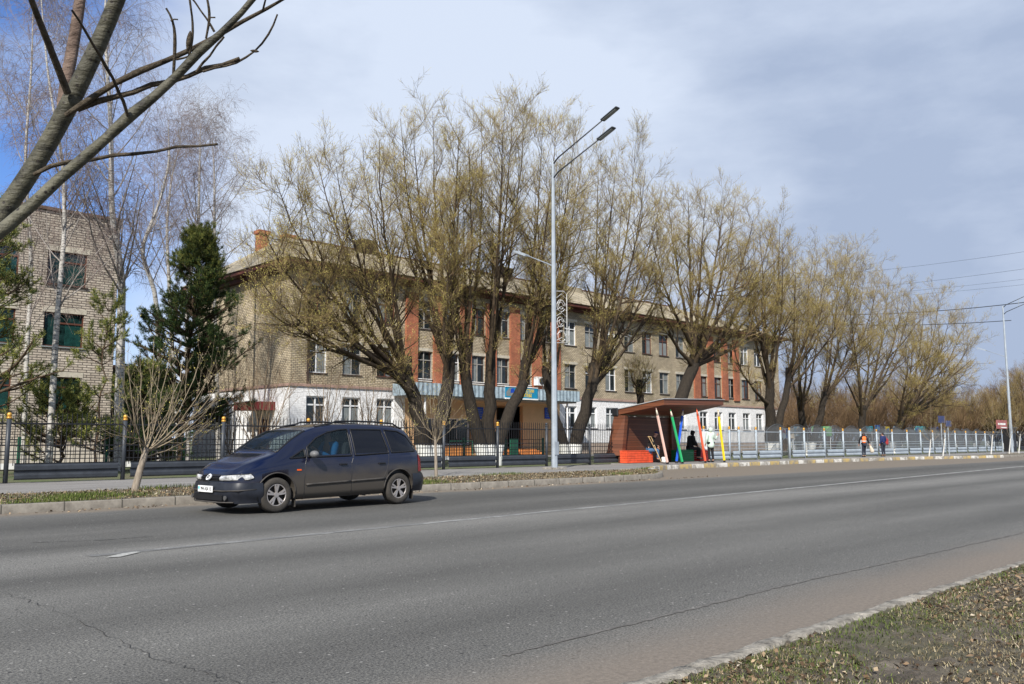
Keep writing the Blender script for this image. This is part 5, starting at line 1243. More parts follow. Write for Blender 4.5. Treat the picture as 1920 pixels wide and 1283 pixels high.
# ------------------------------------------------------------------ lamp poles, signs, wires
def lamp(u, v, label, deco=False):
    root = empty('lamp_pole', (u, v, ZS)); tag(root, label, 'lamp pole', 'galvanised street lamp poles'); H_ = 12.2
    MB().tube([(0, 0, -0.05), (0, 0, 3.0), (0, 0, 8), (0, 0, H_)], [0.125, 0.11, 0.085, 0.058], 8).build('pole', M['galv'], root)
    MB().box(-0.35, 0.35, -0.35, 0.35, -0.1, 0.07).build('base', M['conc'], root, bevel=0.03)
    MB().box(-0.10, 0.10, -0.135, -0.10, 0.55, 1.05).build('hatch', M['galv'], root)
    for z0, L, dz in ((H_ - 0.03, 2.55, 1.02), (H_ - 0.62, 2.35, 0.9)):
        o = 0.10 if z0 > H_ - 0.3 else -0.10
        pts = [(0, 0, z0 - 0.1), (0.02, -0.25, z0 + 0.12), (0.02, -L, z0 + dz)]
        arm = MB().tube(pts, [0.035, 0.03, 0.026], 8).build('arm', M['dgrey'], root, True)
        d = (Vector(pts[2]) - Vector(pts[1])).normalized(); e = Vector(pts[2]); upv = Vector((1, 0, 0)).cross(d)
        MB().obox(e + d * 0.42, Vector((0.12, 0, 0)), d * 0.42, upv * 0.032).build('lamp_head', M['dgrey'], arm, bevel=0.02)
        MB().obox(e + d * 0.42 + upv * 0.042 * (-1 if upv.z > 0 else 1), Vector((0.09, 0, 0)), d * 0.34, upv * 0.006).build('lens', M['curtain'], arm)
    MB().tube([(0.02, -1.2, H_ + 0.45), (0.02, -1.15, H_ - 0.2)], 0.018, 6).build('arm_strut', M['galv'], root)
    s = MB().tube([(0, 0, 7.9), (0, 0.25, 8.05), (0, 1.5, 8.6)], 0.022, 6).build('side_arm', M['galv'], root, True)
    MB().obox((0, 1.8, 8.72), (0.12, 0, 0), Vector((0, 0.34, 0.14)), Vector((0, -0.015, 0.035))).build('side_lamp', M['galv'], s)
    if deco:
        g = MB(); A = 0.62
        g.tube([(0.14, 0, 4.9), (0.14 + A, 0, 4.95), (0.14 + A, 0, 6.9), (0.14 + A * .7, 0, 7.0), (0.14, 0, 6.95)], 0.011, 5)
        for c_, r_ in (((0.42, 6.4), 0.24), ((0.42, 6.4), 0.14), ((0.38, 5.75), 0.2), ((0.45, 5.2), 0.22), ((0.40, 5.75), 0.1)):
            g.tube([(c_[0] + r_ * math.cos(t * .52), 0, c_[1] + r_ * math.sin(t * .52)) for t in range(12)], 0.009, 4)
        for k in range(8): g.tube([(0.15, 0, 5.0 + k * .24), (0.45, 0, 5.13 + k * .25), (0.74, 0, 5.02 + k * .24)], 0.007, 4)
        g.build('light_ornament', M['white'], root)
    return root
PU = on_z(1040, 880, ZS)
lamp(PU.x, PU.y, 'near tall galvanised lamp pole with double arm, standing on the pavement', True)
lamp(ux(1895, 22.2), 22.2, 'far galvanised lamp pole at the right edge')
def cable(p, q, r, sag, label):
    P = [Vector(p).lerp(Vector(q), t) - Vector((0, 0, sag * 4 * t * (1 - t))) for t in [i / 16 for i in range(17)]]
    o = MB().tube(P, r, 5).build('power_cable', M['dgrey']); tag(o, label, 'cable', 'overhead cables at the right')
cable(at_d(1480, 588, 106), at_d(2050, 549, 95), 0.04, 0.8, 'thick dark overhead cable, lower right of the sky')
cable(at_d(1500, 604, 108), at_d(1896, 601, 82), 0.03, 0.4, 'overhead cable running level to the far lamp pole top')
cable(at_d(1450, 524, 128), at_d(2050, 452, 110), 0.015, 0.5, 'faint topmost overhead cable')
cable(at_d(1450, 553, 128), at_d(2050, 485, 110), 0.015, 0.5, 'faint second overhead cable from the top')
cable(at_d(1450, 562, 128), at_d(2050, 507, 110), 0.012, 0.5, 'faint third overhead cable from the top')
cable(at_d(1450, 566, 128), at_d(2050, 519, 110), 0.012, 0.5, 'faint fourth overhead cable from the top')
def sign(label, px, py0, py1, w_px, v, m, z0=ZS, lines=None, rz=0.0, name='road_sign', round_=False, frame=None):
    a = on_v(px, (py0 + py1) / 2, v); h = on_v(px, py0, v).z - on_v(px, py1, v).z; w = ux(px + w_px / 2, v) - ux(px - w_px / 2, v)
    root = empty(name, (a.x, v, z0)); tag(root, label, 'sign'); zc = a.z - z0
    MB().tube([(0, 0.04, 0), (0, 0.04, zc + h / 2)], 0.035, 8).build('post', M['galv'], root)
    if round_: MB().tube([(0, -0.0, zc), (0, 0.02, zc)], h / 2, 20).build('panel', m, root)
    else: MB().box(-w / 2, w / 2, -0.02, 0.0, zc - h / 2, zc + h / 2).build('panel', m, root)
    return root, zc, w, h
sign('upper square blue road sign by a young tree on the right', 1765, 780, 793, 12, 22.3, mat('dull_blue_sign', (0.035, 0.045, 0.13, 1), 0.5, 0.1))
sign('lower tilted blue road sign beside the square one', 1778, 789, 800, 10, 22.6, mat('dull_blue_back', (0.045, 0.06, 0.15, 1), 0.5, 0.1))
pr = mat('faded_red_sign', (0.36, 0.09, 0.09, 1), 0.5, 0.4, 5)
rt, zc, w, h = sign('faded red and white signboard above the dark pillar', 1878, 788, 804, 20, 24.5, pr, name='sign_board')
MB().box(-w * .35, w * .35, -0.027, -0.021, zc - 0.05, zc + 0.12).box(-w * .1, w * .45, -0.027, -0.021, zc - h * .42, zc - h * .3).build('pale_marks', M['white'], rt)
# painted playground boards behind the fence
def board(label, px0, px1, py0, py1, v, cols, seed):
    a, b = on_v(px0, py0, v), on_v(px1, py1, v); root = empty('painted_board', (a.x, v, 0.1)); tag(root, label, 'painted board', 'painted boards in the playground')
    w = b.x - a.x; zb, zt_ = b.z - 0.1, a.z - 0.1
    MB().box(0, w, 0, 0.06, max(zb, 0.3), zt_).build('board', M[cols[0]], root); random.seed(seed)
    [MB().box(q, q + 0.07, 0.061, 0.13, 0, zt_).build('post', M['wwhite'], root) for q in (0.05, w - 0.12)]
    for i, c in enumerate(cols[1:]):
        for k in range(2):
            x = random.uniform(0.1, w - 0.3); z_ = random.uniform(max(zb, .4), zt_ - 0.25); r = random.uniform(0.15, 0.32)
            pts = [(min(max(x + r * math.cos(t) * random.uniform(.6, 1.2), 0.02), w - 0.02), -0.004 - 0.003 * (i * 2 + k), min(z_ + r * math.sin(t) * random.uniform(.6, 1.2), zt_ - .02)) for t in [j * .7 for j in range(9)]]
            MB().add(pts, [tuple(range(9))]).build('painted_patch', M[c], root)
M['c_sky'] = mat('pale_blue_paint', (0.25, 0.45, 0.60, 1)); M['c_pink'] = mat('pink_paint', (0.5, 0.18, 0.18, 1)); M['c_cream'] = mat('cream_paint', (0.7, 0.6, 0.45, 1)); M['c_gr'] = mat('light_green_paint', (0.22, 0.45, 0.20, 1)); M['c_blue'] = mat('mid_blue_paint', (0.05, 0.14, 0.45, 1)); M['c_teal'] = mat('teal_paint', (0.03, 0.30, 0.36, 1))
board('painted board with pink and cream patches behind the fence gap', 1466, 1490, 803, 822, 30.5, ('c_cream', 'c_pink', 'white', 'c_blue'), 1)
board('painted board with pale blue and white patches, second from the gap', 1490, 1512, 800, 818, 31, ('c_sky', 'white', 'c_cream', 'c_pink'), 2)
board('painted board with green and cream patches behind the second fence bay', 1523, 1560, 799, 818, 31, ('c_gr', 'c_cream', 'c_blue', 'white'), 3)
board('teal painted board above the orange vest', 1624, 1637, 799, 809, 36, ('c_teal', 'c_sky', 'c_teal'), 4)
board('blue painted board right of the orange vest', 1642, 1650, 797, 808, 36, ('c_blue', 'c_sky'), 5)
board('blue and yellow painted board above the navy jacket, left one', 1661, 1669, 800, 813, 36, ('yellow', 'c_blue', 'c_sky'), 6)
board('blue and yellow painted board above the navy jacket, right one', 1677, 1687, 799, 812, 36, ('c_sky', 'yellow', 'c_blue'), 7)
board('long teal board seen left of the road signs', 1716, 1738, 799, 810, 38, ('c_teal', 'c_blue', 'c_cream'), 8)
board('teal and green board just left of the road signs', 1738, 1762, 800, 812, 38, ('c_blue', 'c_teal', 'c_gr', 'c_cream'), 9)
# ------------------------------------------------------------------ people
def skin_mesh(name, chains, m, parent, sub=1, smooth=True):
    """chains: list of [(point, radius), ...]; points that coincide are joined; grown with a Skin modifier"""
    vs, rs, es, key = [], [], [], {}
    for ch in chains:
        prev = None
        for p, r in ch:
            k = tuple(round(c, 4) for c in p)
            if k not in key: key[k] = len(vs); vs.append(p); rs.append(r)
            i = key[k]
            if prev is not None and prev != i: es.append((prev, i))
            prev = i
    me = bpy.data.meshes.new(name); me.from_pydata([tuple(v) for v in vs], es, [])
    o = bpy.data.objects.new(name, me); COL.objects.link(o)
    sk = o.modifiers.new('s', 'SKIN'); sk.use_smooth_shade = smooth
    for i, sv in enumerate(me.skin_vertices[0].data):
        r = rs[i]; sv.radius = (r, r) if not isinstance(r, tuple) else r; sv.use_root = (i == 0)
    if sub: sb = o.modifiers.new('d', 'SUBSURF'); sb.levels = sub; sb.render_levels = sub
    dg = bpy.context.evaluated_depsgraph_get(); m2 = bpy.data.meshes.new_from_object(o.evaluated_get(dg))
    bpy.data.objects.remove(o); m2.name = name; m2.materials.clear(); m2.materials.append(m)
    return link(name, m2, parent, smooth)
M['denim'] = mat('blue_denim', (0.06, 0.13, 0.24, 1), 0.9, 0.3, 8); M['blackcloth'] = mat('black_cloth', (0.012, 0.012, 0.014, 1), 0.9, 0.3, 6)
M['navy'] = mat('navy_padded_cloth', (0.012, 0.022, 0.09, 1), 0.8, 0.3, 6); M['mint'] = mat('pale_green_coat_cloth', (0.50, 0.60, 0.53, 1), 0.8, 0.12, 8, bump=0.3)
M['orange'] = mat('orange_vest_cloth', (0.85, 0.18, 0.04, 1), 0.7, 0.12, 6); M['redcloth'] = mat('red_cloth', (0.32, 0.03, 0.03, 1), 0.8, 0.2, 6)
M['brownhair'] = mat('brown_hair', (0.05, 0.025, 0.018, 1), 0.7, 0.3, 10); M['browncoat'] = mat('brown_coat', (0.06, 0.035, 0.025, 1), 0.9, 0.2); M['darktrs'] = mat('dark_trousers', (0.02, 0.025, 0.04, 1), 0.9, 0.2)
M['cream'] = mat('cream_bag_cloth', (0.66, 0.58, 0.46, 1), 0.85, 0.15, 6); M['bluecloth'] = mat('bright_blue_jacket', (0.01, 0.16, 0.42, 1), 0.7, 0.15)
def person(label, loc, yaw, J=None, sit=False, scale=1.0, top='blackcloth', bottom='denim', coat_len=0.0, head='hair', headm='brownhair', shoes='blackcloth', topr=1.18, vest=None, group=None, hunch=0.0, legs=True, hw=1.0):
    root = empty('person', loc, yaw); root.scale = (scale,) * 3; tag(root, label, 'person', group)
    V_ = Vector
    if sit:
        j = dict(pel=(0, 0, .52), waist=(0, .01 + hunch * .3, .70), chest=(0, .04 + hunch, .93), neck=(0, .06 + hunch * 1.3, 1.10), jaw=(0, .09 + hunch * 1.5, 1.17), head=(0, .10 + hunch * 1.6, 1.26),
                 hipR=(.09, .02, .50), hipL=(-.09, .02, .50), kneeR=(.13, .44, .52), kneeL=(-.13, .44, .52), ankR=(.13, .42, .10), ankL=(-.13, .42, .10),
                 shR=(.18, .04 + hunch, 1.04), shL=(-.18, .04 + hunch, 1.04), elR=(.24, .10 + hunch, .78), elL=(-.24, .10 + hunch, .78), wrR=(.12, .34, .66), wrL=(-.12, .34, .66))
    else:
        j = dict(pel=(0, 0, .93), waist=(0, 0, 1.10), chest=(0, .0, 1.32), neck=(0, .0, 1.49), jaw=(0, .02, 1.56), head=(0, .02, 1.64),
                 hipR=(.09, 0, .90), hipL=(-.09, 0, .90), kneeR=(.10, .03, .50), kneeL=(-.10, .02, .50), ankR=(.11, -.02, .09), ankL=(-.10, -.01, .09),
                 shR=(.18, 0, 1.43), shL=(-.18, 0, 1.43), elR=(.24, -.03, 1.15), elL=(-.24, -.03, 1.15), wrR=(.25, .07, .91), wrL=(-.25, .07, .91))
    if J: j.update(J)
    j = {k: V_(v) for k, v in j.items()}
    def hand(s):
        w = j['wr' + s]; d = (w - j['el' + s]).normalized(); side = d.cross(V_((0, 1, 0))).normalized() if abs(d.y) < .9 else V_((1, 0, 0)); pl = w + d * .05
        out = [[(w, .022), (pl, .030)]]; n_ = d.cross(side).normalized()
        for k, (off, ln_) in enumerate(((-.028, .052), (-.010, .062), (.010, .058), (.028, .045))):
            a = pl + side * off + d * .035; b = a + d * ln_ * .55; c = b + (d * .6 + n_ * .6).normalized() * ln_ * .5
            out.append([(pl, .030), (a, .0105), (b, .0095), (c, .008)])
        t = w + side * -.03 + d * .02; out.append([(w, .022), (t, .011), (t + (d - side * .5).normalized() * .04, .009)])
        return out
    hd, jw = j['head'], j['jaw']
    f_ = V_((0, 1, 0))
    chains = [[(j['pel'], .115), (j['waist'], .105), (j['chest'], .125), (j['neck'], .052), (jw, .062), (hd, (.082, .095)), (hd + V_((0, -.005, .075)), .07)],
              [(jw, .062), (jw + f_ * .055 + V_((0, 0, .0)), .022)], [(hd, (.082, .095)), (hd + f_ * .088 + V_((0, 0, -.02)), .014), (hd + f_ * .112 + V_((0, 0, -.045)), .010)],
              [(hd, (.082, .095)), (hd + V_((.085, -.01, -.02)), .014)], [(hd, (.082, .095)), (hd + V_((-.085, -.01, -.02)), .014)]]
    for s in 'RL':
        chains += [[(j['chest'], .125), (j['sh' + s], .062), (j['el' + s], .043), (j['wr' + s], .026)]] + [[(j['wr' + s], .026)] + [(p, r) for p, r in c[1:]] for c in hand(s)]
        a = j['ank' + s]
        chains += [[(j['pel'], .115), (j['hip' + s], .088), (j['knee' + s], .058), (a, .038), (a + V_((0, .10, -.045)), .036), (a + V_((0, .18, -.055)), .028)]]
    skin_mesh('body', chains, M['skin'], root, 1)
    # eyes
    eb = MB()
    for sx in (-1, 1): eb.ball(hd + V_((sx * .032, .083, .004)), .012, 8, 6)
    eb.build('eyes', M['blackcloth'], root, True)
    # trousers and shoes
    ch = []
    for s in 'RL': ch.append([(j['pel'], .135), (j['hip' + s], .108), ((j['hip' + s] + j['knee' + s]) / 2, .088), (j['knee' + s], .074), ((j['knee' + s] + j['ank' + s]) / 2, .064), (j['ank' + s] + V_((0, 0, .03)), .056)])
    skin_mesh('trousers', ch, M[bottom], root, 1)
    for s in 'RL':
        a = j['ank' + s]; skin_mesh('shoe', [[(a + V_((0, -.03, -.03)), .052), (a + V_((0, .07, -.045)), .047), (a + V_((0, .19, -.055)), .038)]], M[shoes], root, 1)
    # jacket or coat
    t = topr
    ch = [[(j['pel'] + V_((0, 0, .02 - coat_len * .5)), .150 * t if coat_len else .125 * t), (j['waist'], .118 * t), (j['chest'], .138 * t), (j['neck'] - V_((0, 0, .03)), .062 * t)]]
    if coat_len:
        ch[0] = [(j['pel'] - V_((0, 0, coat_len)), .205 * t), (j['pel'] - V_((0, 0, .02)), .185 * t)] + ch[0][1:]
    for s in 'RL':
        w = j['wr' + s]; e = j['el' + s]
        ch.append([(j['chest'], .138 * t), (j['sh' + s], .078 * t), ((j['sh' + s] + e) / 2, .066 * t), (e, .060 * t), ((e + w) / 2, .052 * t), (w - (w - e).normalized() * .02, .043 * t)])
    skin_mesh('coat' if coat_len else 'jacket', ch, M[top], root, 1)
    if vest:
        k = (j['chest'] - j['waist']); skin_mesh('vest', [[(j['pel'] + V_((0, 0, .02)), .178), (j['waist'], .165), (j['chest'] - k * .1, .176), (j['chest'] + V_((0, 0, .07)), .140)], [(j['chest'] + V_((0, 0, .07)), .140), (j['shR'] * .75 + j['neck'] * .25, .085)], [(j['chest'] + V_((0, 0, .07)), .140), (j['shL'] * .75 + j['neck'] * .25, .085)]], M[vest], root, 1)
        MB().tube([j['waist'] + V_((0, 0, .0)), j['waist'] + V_((0, 0, .05))], .181, 18).build('reflective_strip', M['wwhite'], root, True)
    # hair, cap or hood
    if head == 'hair': skin_mesh('hair', [[(hd + V_((0, -.03, -.08)), .075), (hd + V_((0, -.03, .0)), .098), (hd + V_((0, -.01, .065)), .088), (hd + V_((0, .03, .095)), .05)]], M[headm], root, 1)
    elif head == 'longhair': skin_mesh('hair', [[(hd + V_((0, -.05, -.20)), .09), (hd + V_((0, -.04, -.1)), .112), (hd + V_((0, -.03, .0)), .115), (hd + V_((0, -.01, .065)), .10)]], M[headm], root, 1)
    elif head == 'cap': skin_mesh('cap', [[(hd + V_((0, -.02, .02)), .100), (hd + V_((0, -.01, .075)), .092)], [(hd + V_((0, -.01, .075)), .092), (hd + V_((0, .08, .05)), .045), (hd + V_((0, .15, .035)), .028)]], M[headm], root, 1)
    elif head == 'hood': skin_mesh('hood', [[(j['neck'], .10), (hd + V_((0, -.045, -.05)), .112), (hd + V_((0, -.03, .03)), .118), (hd + V_((0, -.01, .09)), .085)]], M[headm], root, 1)
    return root
# ------------------------------------------------------------------ bus shelter
SZ = 0.18
def shelter():
    u0, u1, vf, vb = 31.1, 35.9, 22.5, 25.0
    root = empty('bus_shelter', (u0, vf, SZ)); tag(root, 'brown wooden bus shelter with slanted roof and leaning pencil shaped pillars', 'bus shelter')
    L = u1 - u0; Dp = vb - vf
    wood = planks('brown_boards', (0.060, 0.021, 0.010, 1), (0.13, 0.047, 0.020, 1), 0.115); wood2 = planks('red_brown_fascia', (0.085, 0.027, 0.012, 1), (0.17, 0.058, 0.026, 1), 0.17)
    M['fw'] = wood2
    zf0, zf1, zb_ = 2.86, 2.97, 2.42       # roof top above the slab: front left, front right, back
    o_ = lambda x, y: zf0 + (zf1 - zf0) * x / L if y <= 0 else zb_ + (zf0 + (zf1 - zf0) * x / L - zb_) * (1 - y / (Dp + 0.35))
    # roof: a wedge with thick timber edges
    r = MB(); T = 0.25; yb = Dp + 0.35
    P = [(0, 0), (L, 0), (L, yb), (0, yb)]
    top = [(x, y, o_(x, y)) for x, y in P]; bot = [(x, y, o_(x, y) - (T if y == 0 else 0.24)) for x, y in P]
    r.add(top + bot, [(0, 1, 2, 3), (7, 6, 5, 4), (0, 4, 5, 1), (1, 5, 6, 2), (2, 6, 7, 3), (3, 7, 4, 0)])
    ro = r.build('roof', wood2, root)
    c = MB(); c.add([(x + dx, y + dy, z + 0.004) for (x, y, z), (dx, dy) in zip(top, ((-.04, -.05), (.04, -.05), (.04, .05), (-.04, .05)))] + [(x + dx, y + dy, z + 0.04) for (x, y, z), (dx, dy) in zip(top, ((-.04, -.05), (.04, -.05), (.04, .05), (-.04, .05)))],
                    [(3, 2, 1, 0), (4, 5, 6, 7), (0, 1, 5, 4), (1, 2, 6, 5), (2, 3, 7, 6), (3, 0, 4, 7)])
    c.build('roof_sheet', mat('pale_roof_edge', (0.30, 0.30, 0.30, 1), 0.6, 0.2), ro)
    MB().box(-0.10, 0.02, Dp + 0.05, Dp + 0.42, zb_ - 0.28, zb_ + 0.12).build('black_end_cap', M['black'], ro, bevel=0.05)
    # back wall and the splayed left wing
    MB().box(0.0, L * 0.985, Dp, Dp + 0.12, 0.0, zb_ - 0.26).build('back_wall', wood, root)
    w = MB(); w.add([(-0.02, Dp - 0.10, 0.34), (0.22, Dp - 0.10, 0.34), (0.22, Dp - 0.32, zb_ - 0.24), (0.0, Dp - 0.32, zb_ - 0.24), (-0.30, Dp + 0.60, 0.34), (-0.06, Dp + 0.60, 0.34), (0.18, Dp + 0.30, zb_ - 0.2), (-0.04, Dp + 0.30, zb_ - 0.2)],
                    [(0, 1, 2, 3), (5, 4, 7, 6), (4, 0, 3, 7), (1, 5, 6, 2), (0, 4, 5, 1), (3, 2, 6, 7)])
    w.build('side_wing', wood2, root)
    # cut the right third of the back wall open with a post
    root_children = 1
    MB().box(L - 0.95, L - 0.80, Dp - 0.13, Dp - 0.005, 0, zb_ - 0.1).build('post', wood2, root)
    for (bx, by), (tx, ty), c_, lab in (((1252, 868), (1230, 765), (0.78, 0.50, 0.42, 1), 'pink'), ((1280, 866), (1257, 768), (0.03, 0.42, 0.15, 1), 'green'), ((1268, 865.5), (1281, 767), (0.02, 0.10, 0.55, 1), 'blue'), ((1323, 864), (1306, 766), (0.75, 0.13, 0.06, 1), 'red'), ((1358.5, 864), (1346, 768), (0.85, 0.60, 0.02, 1), 'yellow')):
        vv = vf + (0.12 if lab != 'blue' else 0.55)
        a = on_v(bx, by, vv); b = on_v(tx, ty, vv); a.z = SZ; a -= root.location; b -= root.location; b.z = min(b.z, o_(b.x, vv - vf) - 0.26)
        d = (b - a).normalized(); m_ = mat(lab + '_pencil_paint', c_, 0.4, 0.06)
        p = MB().tube([a + d * 0.10, b - d * 0.34], 0.060, 6).build('pencil_pillar', m_, root); p['label'] = 'leaning ' + lab + ' pencil pillar'
        MB().tube([b - d * 0.338, b - d * 0.08], [0.058, 0.022], 12).build('wooden_tip', M['cream'] if lab != 'red' else m_, p, True); MB().tube([b - d * 0.079, b + d * 0.0], [0.023, 0.004], 8).build('lead', m_, p, True)
        MB().tube([a - d * 0.02, a + d * 0.099], 0.055, 8).build('foot', M['black'], p); 
    return root, u0, vf, Dp
sh, SU, SV, SD = shelter()
def bench(label, px0, px1, v, m, h=0.52, d=0.42):
    a, b = ux(px0, v, 850), ux(px1, v, 850); o = empty('box_bench', (a, v, SZ)); tag(o, label, 'bench', 'benches in the bus shelter'); w = b - a
    body = MB()
    for k in range(5): body.box(0, w, 0.0, d, 0.02 + k * h / 5, 0.02 + (k + 1) * h / 5 - 0.012)
    body.build('box', m, o); MB().box(-0.01, w + 0.01, -0.015, d + 0.01, h + 0.02, h + 0.055).build('seat', m, o); return a, b
BV = 24.45
M['orangep'] = mat('orange_red_bench_paint', (0.70, 0.085, 0.03, 1), 0.6, 0.3, 5); M['redp'] = mat('red_bench_paint', (0.55, 0.02, 0.015, 1), 0.5, 0.1, 3); M['greenp'] = mat('green_bench_paint', (0.01, 0.16, 0.05, 1), 0.5, 0.1, 3)
bench('orange red box bench at the left end of the shelter', 1176, 1224, BV, M['orangep'])
bench('dark green box bench under the seated woman in black', 1272, 1301, BV, M['greenp'])
bench('small red box bench behind the standing woman', 1313, 1329, BV, M['redp'])
# slab under the shelter
o = MB().box(SU - 0.5, SU + 8.3, 22.15, 25.15, 0.05, SZ).build('shelter_slab', M['pave']); tag(o, kind='structure')
YW = math.radians(180)   # facing the road
mx_ = ux(1222, BV + 0.22, 840)
man = person('man in dark jacket and blue jeans sitting on the orange bench, leaning on a crutch', (mx_ - 0.42, BV + 0.10, SZ + 0.08), YW + math.radians(42), sit=True, head='cap', headm='navy', hunch=0.16,
             J=dict(wrR=(.06, .42, .70), elR=(.25, .20, .78), wrL=(.02, .44, .62)))
cr_ = empty('crutch', (0, 0, 0)); tag(cr_, 'pale wooden crutch held upright by the seated man', 'crutch')
c0 = on_v(1240.5, 864.5, BV - 0.45); c0.z = SZ + 0.01; t1 = on_v(1216, 819, BV - 0.18); t2 = on_v(1221, 819.5, BV - 0.18); mid = c0.lerp((t1 + t2) / 2, 0.42)
M['crwood'] = mat('pale_crutch_wood', (0.62, 0.44, 0.22, 1), 0.6, 0.1)
MB().tube([c0, mid], 0.018, 7).build('shaft', M['crwood'], cr_); MB().tube([mid, mid.lerp(t1, .3) + Vector((-.02, 0, 0)), t1], 0.014, 6).tube([mid, mid.lerp(t2, .3) + Vector((.02, 0, 0)), t2], 0.014, 6).build('uprights', M['crwood'], cr_)
MB().tube([t1 - Vector((.03, 0, 0)), t2 + Vector((.03, 0, 0))], 0.022, 8).build('arm_rest', M['crwood'], cr_); gp = (mid.lerp(t1, .4), mid.lerp(t2, .4)); MB().tube(gp, 0.014, 6).build('grip', M['cream'], cr_)
person('woman all in black sitting on the green bench', (ux(1293, BV + 0.2, 840), BV + 0.2, SZ + 0.08), YW + math.radians(55), sit=True, top='blackcloth', bottom='blackcloth', head='hood', headm='blackcloth', topr=1.5, coat_len=0.0, hunch=0.06, scale=1.08)
wv_ = 23.0
hgt = on_v(1331, 799.5, wv_).z - SZ
wmn = person('woman in a pale green hooded coat standing at the right end of the shelter', (ux(1333, wv_, 850), wv_, SZ), math.radians(-25), scale=hgt / 1.79, top='mint', bottom='blackcloth', coat_len=0.26, head='hood', headm='mint', topr=1.12,
             J=dict(elR=(.30, .04, 1.14), wrR=(.46, .12, 1.33)))
# white notice board and bag behind her
p0 = on_v(1325, 832, 25.1); o = empty('notice_board', (p0.x - 0.25, 25.15, SZ)); tag(o, 'white notice board beside the woman in the green coat', 'board')
MB().box(0, 0.5, 0, 0.04, 0.45, 1.5).build('panel', M['white'], o); [MB().box(q, q + 0.05, 0.041, 0.08, 0, 1.5).build('post', M['galv'], o) for q in (0.0, 0.45)]
p0 = on_z(1247, 864, SZ + .08); o = empty('carrier_bag', (ux(1246, BV - 0.1, 855), BV - 0.1, SZ + 0.0)); tag(o, 'small black and white bag on the slab by the crutch', 'bag')
MB().box(-0.16, 0.16, -0.1, 0.1, 0, 0.26).build('bag', M['white'], o, bevel=0.04); MB().tube([(-.08, 0, .25), (-.05, 0, .36), (.05, 0, .36), (.08, 0, .25)], 0.012, 6).build('handles', M['black'], o)
# two walkers by the grey fence
def stand_at(px, pyf, v): return (ux(px, v, pyf), v, ZS)
hv = 24.1
h1_ = on_v(1620, 811, hv).z - ZS
person('person with long dark hair in an orange vest by the grey fence', stand_at(1621, 856, hv), math.radians(-40), scale=h1_ / 1.75, top='blackcloth', bottom='darktrs', head='longhair', vest='orange',
       J=dict(wrL=(-.30, .12, .92), elL=(-.32, .0, 1.16), kneeR=(.10, .12, .50), ankR=(.10, .10, .09), elR=(.28, -.06, 1.16), wrR=(.36, -.10, .92)))
pb = on_v(1634, 843, hv - 0.1); o = empty('cloth_bag', (pb.x, hv - 0.1, pb.z)); tag(o, 'cream cloth bag hanging from the hand of the person in orange', 'bag')
skin_mesh('sack', [[((-.16, 0, .26), .03), ((-.08, 0, .10), .10), ((.08, 0, -.10), .17), ((.14, 0, -.20), .14)]], M['cream'], o, 1); MB().tube([(-.16, 0, .24), (-.22, 0, .36), (-.25, 0, .46)], .014, 6).build('handle', M['cream'], o)
h2_ = on_v(1656, 812, hv).z - ZS
person('person in a navy jacket and dark trousers facing the grey fence', stand_at(1657, 855, hv), math.radians(-20), scale=h2_ / 1.73, top='navy', bottom='darktrs', head='hair', headm='blackcloth', topr=1.3,
       J=dict(wrR=(.28, .22, 1.10), elR=(.30, .02, 1.14)))
pb = on_v(1661, 828, hv + 0.1); o = empty('red_bag', (pb.x + 0.02, hv + 0.05, pb.z)); tag(o, 'dark red bag held by the person in the navy jacket', 'bag')
MB().box(-0.12, 0.14, -0.08, 0.08, -0.22, 0.2).build('bag', M['redcloth'], o, bevel=0.05); MB().tube([(-.08, 0, .19), (-.04, 0, .32), (.05, 0, .32), (.09, 0, .19)], 0.012, 6).build('handles', M['redcloth'], o)
